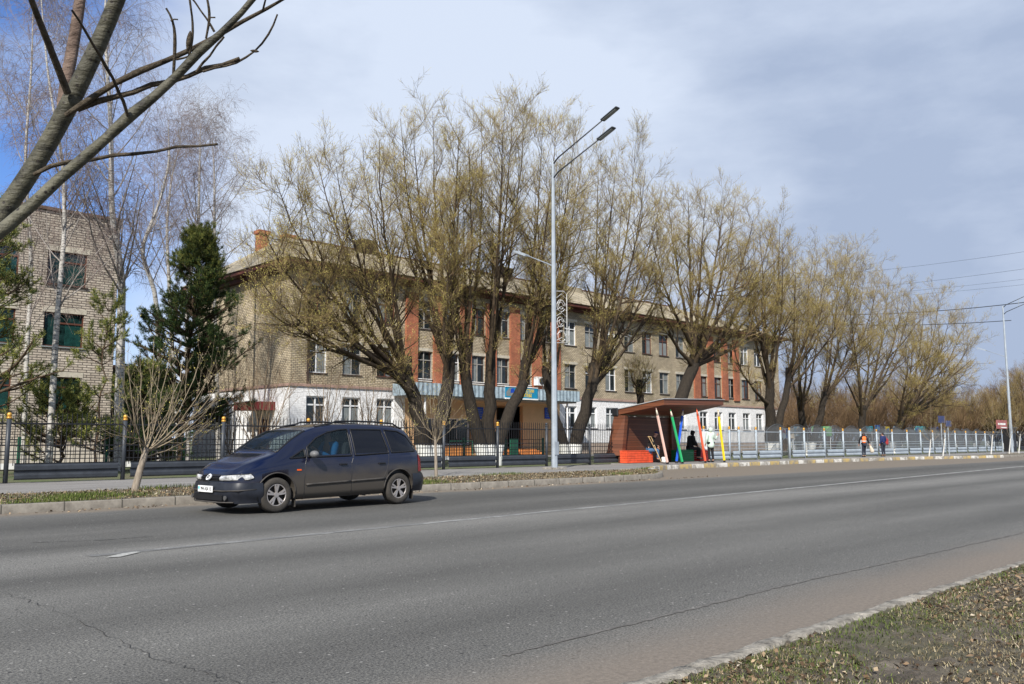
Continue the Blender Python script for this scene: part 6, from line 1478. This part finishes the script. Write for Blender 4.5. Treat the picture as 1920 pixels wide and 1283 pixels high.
# ------------------------------------------------------------------ the van
def ip(t, pts):
    return float(np.interp(t, [p[0] for p in pts], [p[1] for p in pts]))
def smooth_ip(pts):
    xs = np.linspace(pts[0][0], pts[-1][0], 400); ys = np.interp(xs, [p[0] for p in pts], [p[1] for p in pts])
    k = np.ones(9) / 9; ys2 = np.convolve(np.pad(ys, 4, mode='edge'), k, 'valid'); return lambda t: float(np.interp(t, xs, ys2))
def van():
    AF, AR, LN, RW = 0.815, 3.74, 4.55, 0.335
    fw_, rw_ = on_z(516.5, 962), on_z(742.5, 943.5)
    yaw = math.radians(4.0)
    root = empty('family_van', (fw_.x - 0.02, fw_.y, 0), yaw); root.scale = (0.945, 0.945, 0.925)
    tag(root, 'dusty dark blue family van driving left on the far lane', 'van')
    ox, oy = -AF, 0.835          # local a -> x = a + ox ; y lateral centre = oy
    zt = smooth_ip([(0, .63), (.03, .74), (.10, .815), (.3, .93), (.6, 1.045), (.78, 1.10), (.86, 1.14), (1.2, 1.385), (1.5, 1.55), (1.75, 1.63), (2.2, 1.69), (2.8, 1.705), (3.2, 1.70), (3.75, 1.675), (4.1, 1.60), (4.27, 1.47), (4.40, 1.24), (4.46, 1.05), (4.5, .86), (4.55, .60)])
    zs = smooth_ip([(0, .60), (.12, .74), (.4, .84), (.8, .92), (1.2, .985), (2.0, 1.01), (3.0, 1.035), (4.0, 1.065), (4.35, 1.06), (4.46, .98), (4.55, .58)])
    wb = smooth_ip([(0, .40), (.012, .50), (.03, .57), (.06, .65), (.10, .72), (.18, .79), (.35, .85), (.6, .885), (1.0, .905), (3.8, .905), (4.1, .89), (4.3, .85), (4.45, .78), (4.55, .68)])
    wr = smooth_ip([(0, .36), (.03, .50), (.1, .64), (.4, .74), (.84, .80), (1.2, .745), (1.55, .69), (2.0, .665), (3.4, .665), (4.0, .64), (4.3, .61), (4.45, .62), (4.55, .58)])
    zb = smooth_ip([(0, .30), (.06, .24), (.3, .21), (4.2, .24), (4.5, .32), (4.55, .36)])
    As = sorted(set([0, .012, .03, .06] + [round(.09 + .03 * i, 3) for i in range(149)] + [4.5, 4.53, 4.55])); As = [a for a in As if a <= 4.55]
    G = 10
    def section(a):
        w, r, b, s, t = wb(a), wr(a), zb(a), zs(a), zt(a); s = min(s, t - 0.012)
        P = [(0, b), (w * .80, b), (w * .96, b + .05), (w * .995, b + .14), (w * 1.0, b + (s - b) * .45), (w * 1.003, b + (s - b) * .62), (w * .99, b + (s - b) * .82), (w * .975, s - .02), (w * .955, s)]
        sh_z = max(s + .006, t - .075)
        for k in range(1, G + 1):
            f = k / G; P.append((w * .955 + (r - w * .955) * (f ** 1.25), s + (sh_z - s) * f))
        P += [(r * .955, sh_z + (t - sh_z) * .55), (r * .86, sh_z + (t - sh_z) * .82), (r * .6, t - .012 * (t > 1.2)), (r * .3, t - .002), (0, t)]
        return P
    S_ = [section(a) for a in As]; n = len(S_[0])
    def ysurf(a, z):
        P = section(a)[2:9 + G]; zz = [p[1] for p in P]; return float(np.interp(z, zz, [p[0] for p in P]))
    # the window outlines as seen from the side (a, z)
    def inpoly(x, y, poly):
        c = False; j = len(poly) - 1
        for i in range(len(poly)):
            if (poly[i][1] > y) != (poly[j][1] > y) and x < (poly[j][0] - poly[i][0]) * (y - poly[i][1]) / (poly[j][1] - poly[i][1]) + poly[i][0]: c = not c
            j = i
        return c
    wins = {'front_door_window': [(1.50, 1.03), (1.50, 1.22), (1.74, 1.40), (2.02, 1.51), (2.30, 1.565), (2.52, 1.58), (2.52, 1.045)],
            'quarter_window': [(1.10, 1.01), (1.43, 1.03), (1.43, 1.185)],
            'rear_door_window': [(2.62, 1.05), (2.60, 1.578), (3.38, 1.575), (3.48, 1.09)],
            'rear_side_window': [(3.56, 1.095), (3.47, 1.572), (3.85, 1.545), (4.08, 1.44), (4.22, 1.24), (4.235, 1.12)]}
    V, F, cls = [], [], []
    for sgn in (-1, 1):
        b0 = len(V)
        for a, P in zip(As, S_):
            for (y, z) in P: V.append((a + ox, oy + sgn * y, z))
        for i in range(len(As) - 1):
            for k in range(n - 1):
                f = (b0 + i * n + k, b0 + (i + 1) * n + k, b0 + (i + 1) * n + k + 1, b0 + i * n + k + 1)
                if sgn < 0: f = f
                else: f = tuple(reversed(f))
                ac = (As[i] + As[i + 1]) / 2; zc = sum(V[q][2] for q in f) / 4; yc = abs(sum(V[q][1] for q in f) / 4 - oy)
                c = 'body'
                if 9 <= k < 8 + G:
                    for nm, pl in wins.items():
                        if inpoly(ac, zc, pl): c = nm + ('_near' if sgn < 0 else '_far')
                if k >= 8 + G + 1 and 0.89 < ac < 1.52: c = 'windscreen'
                if k >= 8 + G + 1 and 4.16 < ac < 4.40: c = 'rear_window'
                F.append(f); cls.append(c)
    # end caps
    for idx, i in ((0, 0), (1, len(As) - 1)):
        ring = [i * n + k for k in range(n)]; ring2 = [len(As) * n + i * n + k for k in range(n)]
        F.append(tuple(ring + ring2[::-1][1:-1] if False else ring + list(reversed(ring2)))); cls.append('body')
    m, nd, ln, bs = newmat('dusty_blue_paint')
    t = nd.new('ShaderNodeTexCoord'); sx = nd.new('ShaderNodeSeparateXYZ'); ln.new(t.outputs['Object'], sx.inputs[0])
    f1 = noise(nd, ln, t.outputs['Object'], 1.6, 6, 0.6, (0.6, 1, 1.4)); f2 = noise(nd, ln, t.outputs['Object'], 14, 5, 0.7)
    zz = math_(nd, ln, 'SUBTRACT', sx.outputs['Z'], math_(nd, ln, 'MULTIPLY', math_(nd, ln, 'SUBTRACT', f1, 0.5), 0.55)); zz = math_(nd, ln, 'SUBTRACT', zz, math_(nd, ln, 'MULTIPLY', math_(nd, ln, 'SUBTRACT', f2, 0.5), 0.10))
    fr_ = math_(nd, ln, 'MULTIPLY', math_(nd, ln, 'SMOOTH_MIN', sx.outputs['X'], 0.6, 0.5), 0.25)
    d_ = ramp(nd, ln, math_(nd, ln, 'SUBTRACT', zz, math_(nd, ln, 'MULTIPLY', fr_, 0.9)), [(0.38, 0.95), (0.58, 0.80), (0.74, 0.22), (0.86, 0.0)])
    o = mixrgb(nd, ln, d_, (0.0022, 0.005, 0.022, 1), (0.060, 0.051, 0.040, 1)); ln.new(o, bs.inputs['Base Color'])
    rg = nd.new('ShaderNodeMapRange'); ln.new(d_, rg.inputs['Value']); rg.inputs['To Min'].default_value = 0.10; rg.inputs['To Max'].default_value = 0.85; ln.new(rg.outputs[0], bs.inputs['Roughness'])
    bs.inputs['Specular IOR Level'].default_value = 0.4; bs.inputs['Coat Weight'].default_value = 0.4; bs.inputs['Coat Roughness'].default_value = 0.12; paint = m
    plastic = mat('dark_bumper_plastic', (0.014, 0.016, 0.022, 1), 0.38, 0.35, 5); trimm = mat('black_trim', (0.008, 0.008, 0.009, 1), 0.45, 0.2)
    dustp = mat('dusty_black_trim', (0.05, 0.045, 0.04, 1), 0.7, 0.3, 6)
    def glass(nm, tint, alpha):
        m, nd, ln, bs = newmat(nm); bs.inputs['Base Color'].default_value = tint; bs.inputs['Roughness'].default_value = 0.03; bs.inputs['Specular IOR Level'].default_value = 0.35
        tr = nd.new('ShaderNodeBsdfTransparent'); tr.inputs['Color'].default_value = (0.75, 0.85, 0.85, 1); mixs = nd.new('ShaderNodeMixShader'); mixs.inputs[0].default_value = alpha
        ln.new(tr.outputs[0], mixs.inputs[1]); ln.new(bs.outputs[0], mixs.inputs[2]); ln.new(mixs.outputs[0], nd['Material Output'].inputs['Surface']); return m
    gf = glass('front_glass', (0.01, 0.018, 0.024, 1), 0.50); gd = glass('tinted_glass', (0.003, 0.004, 0.008, 1), 0.97)
    def sub(nm, c, m_, parent=root, smooth=True):
        fs = [f for f, k in zip(F, cls) if k == c]
        if not fs: return None
        used = sorted(set(q for f in fs for q in f)); mp_ = {q: i for i, q in enumerate(used)}
        me = bpy.data.meshes.new(nm); me.from_pydata([V[q] for q in used], [], [tuple(mp_[q] for q in f) for f in fs])
        bm = bmesh.new(); bm.from_mesh(me); bmesh.ops.remove_doubles(bm, verts=bm.verts, dist=0.0008); bmesh.ops.recalc_face_normals(bm, faces=bm.faces); bm.to_mesh(me); bm.free()
        me.materials.append(m_); return link(nm, me, parent, smooth)
    body = sub('body', 'body', paint)
    # wheel arches cut out of the body
    cutters = []
    for a in (AF, AR):
        for sgn in (-1, 1):
            c = MB().tube([(a + ox, oy + sgn * 0.55, RW + 0.01), (a + ox, oy + sgn * 1.2, RW + 0.01)], 0.395, 40).build('cut', trimm); c.parent = root; cutters.append(c)
    for c in cutters:
        md = body.modifiers.new('b', 'BOOLEAN'); md.operation = 'DIFFERENCE'; md.object = c; md.solver = 'FAST'
    dg = bpy.context.evaluated_depsgraph_get(); me2 = bpy.data.meshes.new_from_object(body.evaluated_get(dg))
    body.modifiers.clear(); body.data = me2
    for c in cutters: bpy.data.objects.remove(c)
    for a in (AF, AR):
        for sgn in (-1, 1):
            ym = oy + sgn * 0.56; am = MB(); N_ = 24
            vs = []; 
            for k in range(N_ + 1):
                th = -0.25 + (math.pi + 0.5) * k / N_; vs += [(a + ox + .40 * math.cos(th), ym, RW + .01 + .40 * math.sin(th)), (a + ox + .40 * math.cos(th), oy + sgn * .893, RW + .01 + .40 * math.sin(th))]
            am.add(vs, [(2 * k, 2 * k + 1, 2 * k + 3, 2 * k + 2) for k in range(N_)]); am.add([vs[2 * k] for k in range(N_ + 1)], [tuple(range(N_ + 1))]); am.build('wheel_arch', trimm, body)
            P = [(a + ox + .402 * math.cos(th), oy + sgn * (ysurf(a + .402 * math.cos(th), max(RW + .402 * math.sin(th), .3)) + .003), RW + .01 + .402 * math.sin(th)) for th in [math.pi * k / 20 for k in range(21)]]
            MB().tube(P, 0.014, 6).build('arch_lip', dustp, body, True)
    for nm in wins:
        for sd_, lab in ((-1, '_near'), (1, '_far')):
            g = sub(nm, nm + lab, gf if nm in ('front_door_window', 'quarter_window') else gd)
            pl = wins[nm]; P = []
            for (a0, z0), (a1, z1) in zip(pl, pl[1:] + pl[:1]):
                for k in range(6): a = a0 + (a1 - a0) * k / 6; z = z0 + (z1 - z0) * k / 6; P.append((a + ox, oy + sd_ * (ysurf(a, z) + 0.001), z))
            P.append(P[0]); MB().tube(P, 0.017, 6, cap=False).build('frame', trimm, g, True)
    ws = sub('windscreen', 'windscreen', gf); sub('rear_window', 'rear_window', gd)
    def topline(a, f): P = section(a); k0 = 8 + G + 1; return (a + ox, f * P[k0][0], P[k0][1])
    P = [(a + ox, oy - wr(a) * .93, zt(a) - .025) for a in np.linspace(.88, 1.54, 12)]; P2 = [(x, 2 * oy - y, z) for x, y, z in P]
    MB().tube(P, 0.020, 6).build('pillar_trim', trimm, ws, True); MB().tube(P2, 0.020, 6).build('pillar_trim', trimm, ws, True)
    MB().tube([(.88 + ox, oy + y, zt(.88) - .012 - .02 * abs(y)) for y in np.linspace(-.74, .74, 12)], 0.022, 6).build('cowl', trimm, ws, True)
    MB().tube([(1.53 + ox, oy + y, zt(1.53) - .004 - .025 * abs(y)) for y in np.linspace(-.64, .64, 12)], 0.016, 6).build('header_trim', trimm, ws, True)
    for s in (-.55, .05): MB().tube([(.90 + ox, oy + s, 1.165), (.97 + ox, oy + s + .52, 1.225)], 0.009, 5).build('wiper', trimm, ws)
    # bumpers: shells standing proud of the body
    def shell(nm, aa, z0f, z1f, off, m_):
        vs, fs = [], []; Z = 9
        for sgn in (1,):
            pass
        path = [(a, -1) for a in aa] + [(a, 1) for a in reversed(aa)]
        for a, sg in path:
            for k in range(Z):
                f = k / (Z - 1); z = z0f(a) + (z1f(a) - z0f(a)) * f; bul = off * (math.sin(math.pi * min(max(f, .04), .96)) ** 0.45) + .004
                y = ysurf(a, z) + bul * (1 if 0.4 < a < 4.2 else .7); x = a + ox - (bul if a < 0.4 else 0) * max(0, 1 - a / .4) + (bul if a > 4.2 else 0) * max(0, (a - 4.2) / .35)
                vs.append((x, oy + sg * y, z))
        for i in range(len(path) - 1):
            for k in range(Z - 1): fs.append((i * Z + k, (i + 1) * Z + k, (i + 1) * Z + k + 1, i * Z + k + 1))
        mb_ = MB(); mb_.add(vs, fs); return mb_.build(nm, m_, root, True)
    fb_ = shell('front_bumper', [.52, .45, .38, .3, .22, .15, .1, .06, .03, .012, 0.0], lambda a: .20 + .02 * (a < .1), lambda a: .575, .045, plastic)
    fx = 0.0 + ox - .05
    gm = MB().box(fx - .012, fx + .02, oy - .50, oy + .50, .255, .355); gm.build('lower_grille', trimm, fb_)
    for sy in (-.58, .58): MB().tube([(fx + .015, oy + sy, .305), (fx - .004, oy + sy, .305)], .042, 14).build('fog_lamp', mat('smoky_fog_lamp', (0.07, 0.07, 0.07, 1), 0.15, 0.3), fb_)
    MB().tube([(.10 + ox - .045, oy - .70, .225), (fx - .012, oy - .45, .222), (fx - .02, oy, .222), (fx - .012, oy + .45, .222), (.10 + ox - .045, oy + .70, .225)], .014, 6).build('lip', dustp, fb_, True)
    MB().tube([(.40 + ox, oy - .885, .455), (.12 + ox - .05, oy - .80, .44), (fx - .016, oy - .5, .43), (fx - .022, oy, .43), (fx - .016, oy + .5, .43), (.12 + ox - .05, oy + .80, .44), (.40 + ox, oy + .885, .455)], .012, 6).build('moulding', dustp, fb_, True)
    shell('rear_bumper', [4.10, 4.18, 4.25, 4.32, 4.38, 4.44, 4.48, 4.52, 4.55], lambda a: .26, lambda a: .64, .035, plastic)
    # number plate
    pl = empty('number_plate', (fx - .035, oy + 0.05, .455)); pl.parent = root; pl.rotation_euler = (math.radians(90), 0, math.radians(-90))
    MB().box(-.26, .26, -.058, .058, -.004, .004).build('plate', M['white'], pl)
    MB().box(-.245, -.20, -.01, .04, .0045, .006).build('flag', mat('turquoise_flag', (0.0, .45, .5, 1)), pl)
    text_mesh('lettering', '994 ASA 15', .092, trimm, pl, (.03, -.002, .0062), (0, 0, 0), depth=.001, bold=.0008, sx=.86)
    # grille, badge, headlamps
    def front_a(y, z):
        a = 0.0
        while a < .4 and (wb(a) * .96 < y or zt(a) < z + .012): a += .004
        return a
    gr = MB()
    for k in range(4): z = .605 + .028 * k; gr.box(front_a(.2, z) - .03 + ox, front_a(.2, z) + .03 + ox, oy - .30, oy + .30, z, z + .014)
    gr.build('grille_bars', trimm, root); MB().add([(-.014 + ox, oy - .31, .60), (-.014 + ox, oy + .31, .60), (front_a(.25, .72) - .012 + ox, oy + .29, .725), (front_a(.25, .72) - .012 + ox, oy - .29, .725)], [(0, 1, 2, 3)]).build('grille', M['black'], root)
    bd = Vector((-.83, 0, .55)).normalized()
    c0 = Vector((-.040 + ox, oy, .665)); mbb = MB(); mbb.tube([c0, c0 + bd * .022], .066, 20); bdo = mbb.build('badge', M['wwhite'], root)
    q = c0 + bd * .0235; ay = Vector((0, 1, 0)); az = ay.cross(bd).normalized() * -1
    R_ = MB(); pt = lambda y, z: q + ay * y + az * z
    for a_, b_ in (((-.034, .04), (-.012, .0)), ((-.012, .0), (0, .03)), ((0, .03), (.012, 0)), ((.012, 0), (.034, .04)), ((-.045, .01), (-.022, -.045)), ((-.022, -.045), (0, -.005)), ((0, -.005), (.022, -.045)), ((.022, -.045), (.045, .01))): R_.tube([pt(*a_), pt(*b_)], .005, 5)
    R_.build('badge_marks', trimm, bdo)
    lampm = mat('headlamp_glass', (0.22, 0.22, 0.21, 1), 0.10, 0.75, 11, spec=0.9, coat=0.8, c2=(0.40, 0.40, 0.39, 1))
    for sg in (-1, 1):
        vs, fs = [], []; rows = 6; cols_ = 20
        for i in range(cols_ + 1):
            f = i / cols_
            lo = .615 + .045 * f ** 2; hi = .705 + .055 * f - .10 * max(0, f - .78) / .22 * .75
            for k in range(rows):
                g_ = k / (rows - 1); z = lo + (hi - lo) * g_
                if f < .55: y_ = .33 + .46 * f / .55; a = front_a(y_, z) - .022
                else: a0 = front_a(.79, z) - .022; a = a0 + (.36 - a0) * (f - .55) / .45; y_ = max(.79, ysurf(max(a, .2), z) + .014) if a > .12 else .79
                vs.append(Vector((a + ox - .008 * math.sin(math.pi * g_), oy + sg * y_, z)))
        for i in range(cols_):
            for k in range(rows - 1): fs.append((i * rows + k, (i + 1) * rows + k, (i + 1) * rows + k + 1, i * rows + k + 1))
        h = MB().add(vs, fs).build('headlight', lampm, root, True)
        ed = [vs[i * rows] for i in range(cols_ + 1)] + [vs[i * rows + rows - 1] for i in reversed(range(cols_ + 1))] + [vs[0]]
        MB().tube(ed, .007, 5, cap=False).build('rim', trimm, h, True)
        # tail lamp
        tl = MB(); vs = []; 
        for a in (4.30, 4.36, 4.42, 4.46):
            for z in (.68, .82, .95, 1.04): vs.append((a + ox + .004, oy + sg * (ysurf(a, z) + .008), z))
        tl.add(vs, [(i * 4 + k, i * 4 + 4 + k, i * 4 + 5 + k, i * 4 + 1 + k) for i in range(3) for k in range(3)]); tl.build('tail_light', mat('red_lamp', (0.35, 0.01, 0.01, 1), 0.2, 0.1), root, True)
        # body side moulding, door gaps, handles, mirror, indicator
        sm_ = MB()
        for a0, a1 in ((1.44, 2.47), (2.50, 3.36)):
            sm_ = MB(); K = 8; P = [(a0 + (a1 - a0) * k / K) for k in range(K + 1)]
            z0 = lambda a: .505 + .03 * (a - 1.4); sm_.tube([(a + ox, oy + sg * (ysurf(a, z0(a)) + .008), z0(a)) for a in P], .022, 6); sm_.build('side_moulding', dustp, root, True)
        for pts in ([(1.40, .24), (1.40, .60), (1.42, .90), (1.46, 1.02), (1.465, 1.20)], [(2.50, .25), (2.50, .6), (2.51, .9), (2.565, 1.04), (2.555, 1.56)], [(3.47, 1.06), (3.44, .86), (3.40, .72), (3.33, .60), (3.28, .5)], [(1.40, .245), (2.5, .25), (3.30, .26)]):
            P = []
            for (a0, z0), (a1, z1) in zip(pts, pts[1:]):
                for k in range(6): a = a0 + (a1 - a0) * k / 6; z = z0 + (z1 - z0) * k / 6; P.append((a + ox, oy + sg * (ysurf(a, z) + .0005), z))
            MB().tube(P, .005, 4).build('door_gap', trimm, body)
        for a in (2.30, 3.27):
            y = ysurf(a, .87); MB().obox((a + ox, oy + sg * (y + .016), .875), (.085, 0, 0), (0, .012, 0), (0, 0, .018)).build('door_handle', trimm, root, bevel=.006)
        y = ysurf(1.50, 1.05); mo = MB(); mo.ball((1.54 + ox, oy + sg * (y + .15), 1.085), .10, 14, 8, .72)
        mo.v = [((x - (1.54 + ox)) * .85 + 1.54 + ox, yv, z) for x, yv, z in mo.v]
        mi = mo.build('wing_mirror', mat('dusty_mirror_shell', (0.13, 0.13, 0.13, 1), 0.5, 0.15), root, True)
        MB().bar((1.54 + ox, oy + sg * (y - .01), 1.04), (1.54 + ox, oy + sg * (y + .09), 1.06), .06, .04).build('mirror_arm', trimm, mi)
        MB().obox((1.28 + ox, oy + sg * (ysurf(1.28, .79) + .004), .79), (.045, 0, 0), (0, .008, 0), (0, 0, .014)).build('side_indicator', mat('orange_lens', (0.75, 0.10, 0.01, 1), 0.3, 0.1), root)
        # roof rails
        P = [(a + ox, oy + sg * wr(a) * .90, zt(a) + (.045 if 2.15 < a < 3.95 else .0)) for a in (1.80, 2.15, 2.3, 2.8, 3.3, 3.8, 3.95, 4.05)]
        MB().tube(P, .018, 8).build('roof_rail', trimm, root, True)
        # mud flaps
        for a in (AF + .42, AR + .41): MB().box(a + ox, a + ox + .012, oy + sg * .86 - .12 * (sg > 0), oy + sg * .86 + .12 * (sg < 0), .09, .34).build('mud_flap', dustp, root)
    # wheels
    tyre = mat('dusty_tyre', (0.045, 0.040, 0.034, 1), 0.95, 0.25, 10, bump=0.3); alloy = mat('dirty_alloy', (0.40, 0.37, 0.35, 1), 0.4, 0.2, 5, metal=0.5); dark = mat('wheel_shadow_metal', (0.02, 0.018, 0.016, 1), 0.8, 0.2)
    for a in (AF, AR):
        for sg in (-1, 1):
            cy = oy + sg * .80; c = Vector((a + ox, cy, RW)); prof = [(.205, -.095), (.225, -.105), (.29, -.105), (.318, -.085), (.325, -.04), (.325, .04), (.318, .085), (.29, .105), (.225, .105), (.205, .095)]
            vs, fs = [], []; N_ = 44
            for i in range(N_):
                th = 2 * math.pi * i / N_
                for r, y in prof: vs.append((c.x + r * math.cos(th), c.y + y, c.z + r * math.sin(th)))
            k = len(prof)
            for i in range(N_):
                for j in range(k): fs.append((i * k + j, ((i + 1) % N_) * k + j, ((i + 1) % N_) * k + (j + 1) % k, i * k + (j + 1) % k))
            w = MB().add(vs, fs).build('wheel', tyre, root, True)
            MB().tube([c + Vector((0, sg * .02, 0)), c + Vector((0, sg * .03, 0))], .207, 30).build('wheel_dish', dark, w)
            rg_ = MB(); P = [c + Vector((.198 * math.cos(t), sg * .085, .198 * math.sin(t))) for t in [2 * math.pi * q / 36 for q in range(37)]]; rg_.tube(P, .012, 6, cap=False).build('rim', alloy, w, True)
            sp = MB()
            for q in range(5):
                th0 = 2 * math.pi * q / 5 + .31
                for dth in (-.17, .17):
                    p0 = c + Vector((.04 * math.cos(th0), sg * .075, .04 * math.sin(th0))); p1 = c + Vector((.195 * math.cos(th0 + dth), sg * .088, .195 * math.sin(th0 + dth))); sp.bar(p0, p1, .034, .022, up=(0, 1, 0))
            sp.tube([c + Vector((0, sg * .05, 0)), c + Vector((0, sg * .092, 0))], .048, 16); sp.build('spokes', alloy, w)
    # inside
    fl = MB().box(1.0 + ox, 4.3 + ox, oy - .80, oy + .80, .42, .45); fl.build('floor_pan', trimm, root)
    MB().box(.98 + ox, 1.55 + ox, oy - .74, oy + .74, .80, 1.035).build('dashboard', trimm, root, bevel=.04)
    for x, y in ((2.30, -.38), (2.30, .38), (3.2, -.4), (3.2, .4)):
        s = MB().obox((x + ox, oy + y, .72), (.26, 0, 0), (0, .24, 0), (0, 0, .09)); s.obox((x + .27 + ox, oy + y, 1.02), (.07, 0, .0), (0, .23, 0), (.05, 0, .30)); s.obox((x + .36 + ox, oy + y, 1.40), (.05, 0, 0), (0, .13, 0), (0, 0, .09)); s.build('car_seat', mat('grey_seat_cloth', (0.06, 0.065, 0.075, 1), 0.9, 0.2), root, bevel=.03)
    cst = Vector((1.78 + ox, oy - .38, 1.02)); P = [cst + Vector((.04 * math.sin(t), .18 * math.cos(t), .18 * math.sin(t))) for t in [2 * math.pi * q / 20 for q in range(21)]]
    MB().tube(P, .014, 6, cap=False).build('steering_wheel', trimm, root, True)
    # cabin skins that keep daylight out of the doors
    for sg in (-1, 1): MB().box(1.45 + ox, 4.2 + ox, oy + sg * .80 - .01, oy + sg * .80 + .01, .40, .98).build('door_card', trimm, root)
    return root, ox, oy, yaw
vn, vox, voy, vyaw = van()
R3 = Matrix.Rotation(vyaw, 3, 'Z'); dp = vn.location + R3 @ Vector((2.30 + vox, voy - .40, 0.14))
person('driver in a bright blue jacket at the wheel of the van', dp, math.radians(90) + vyaw, sit=True, top='bluecloth', bottom='darktrs', head='hair', headm='brownhair',
       topr=1.0, J=dict(wrR=(.14, .42, .92), wrL=(-.14, .42, .92), elR=(.26, .16, .76), elL=(-.26, .16, .76), kneeR=(.12, .42, .42), kneeL=(-.12, .42, .42), ankR=(.12, .62, .22), ankL=(-.12, .60, .22)))
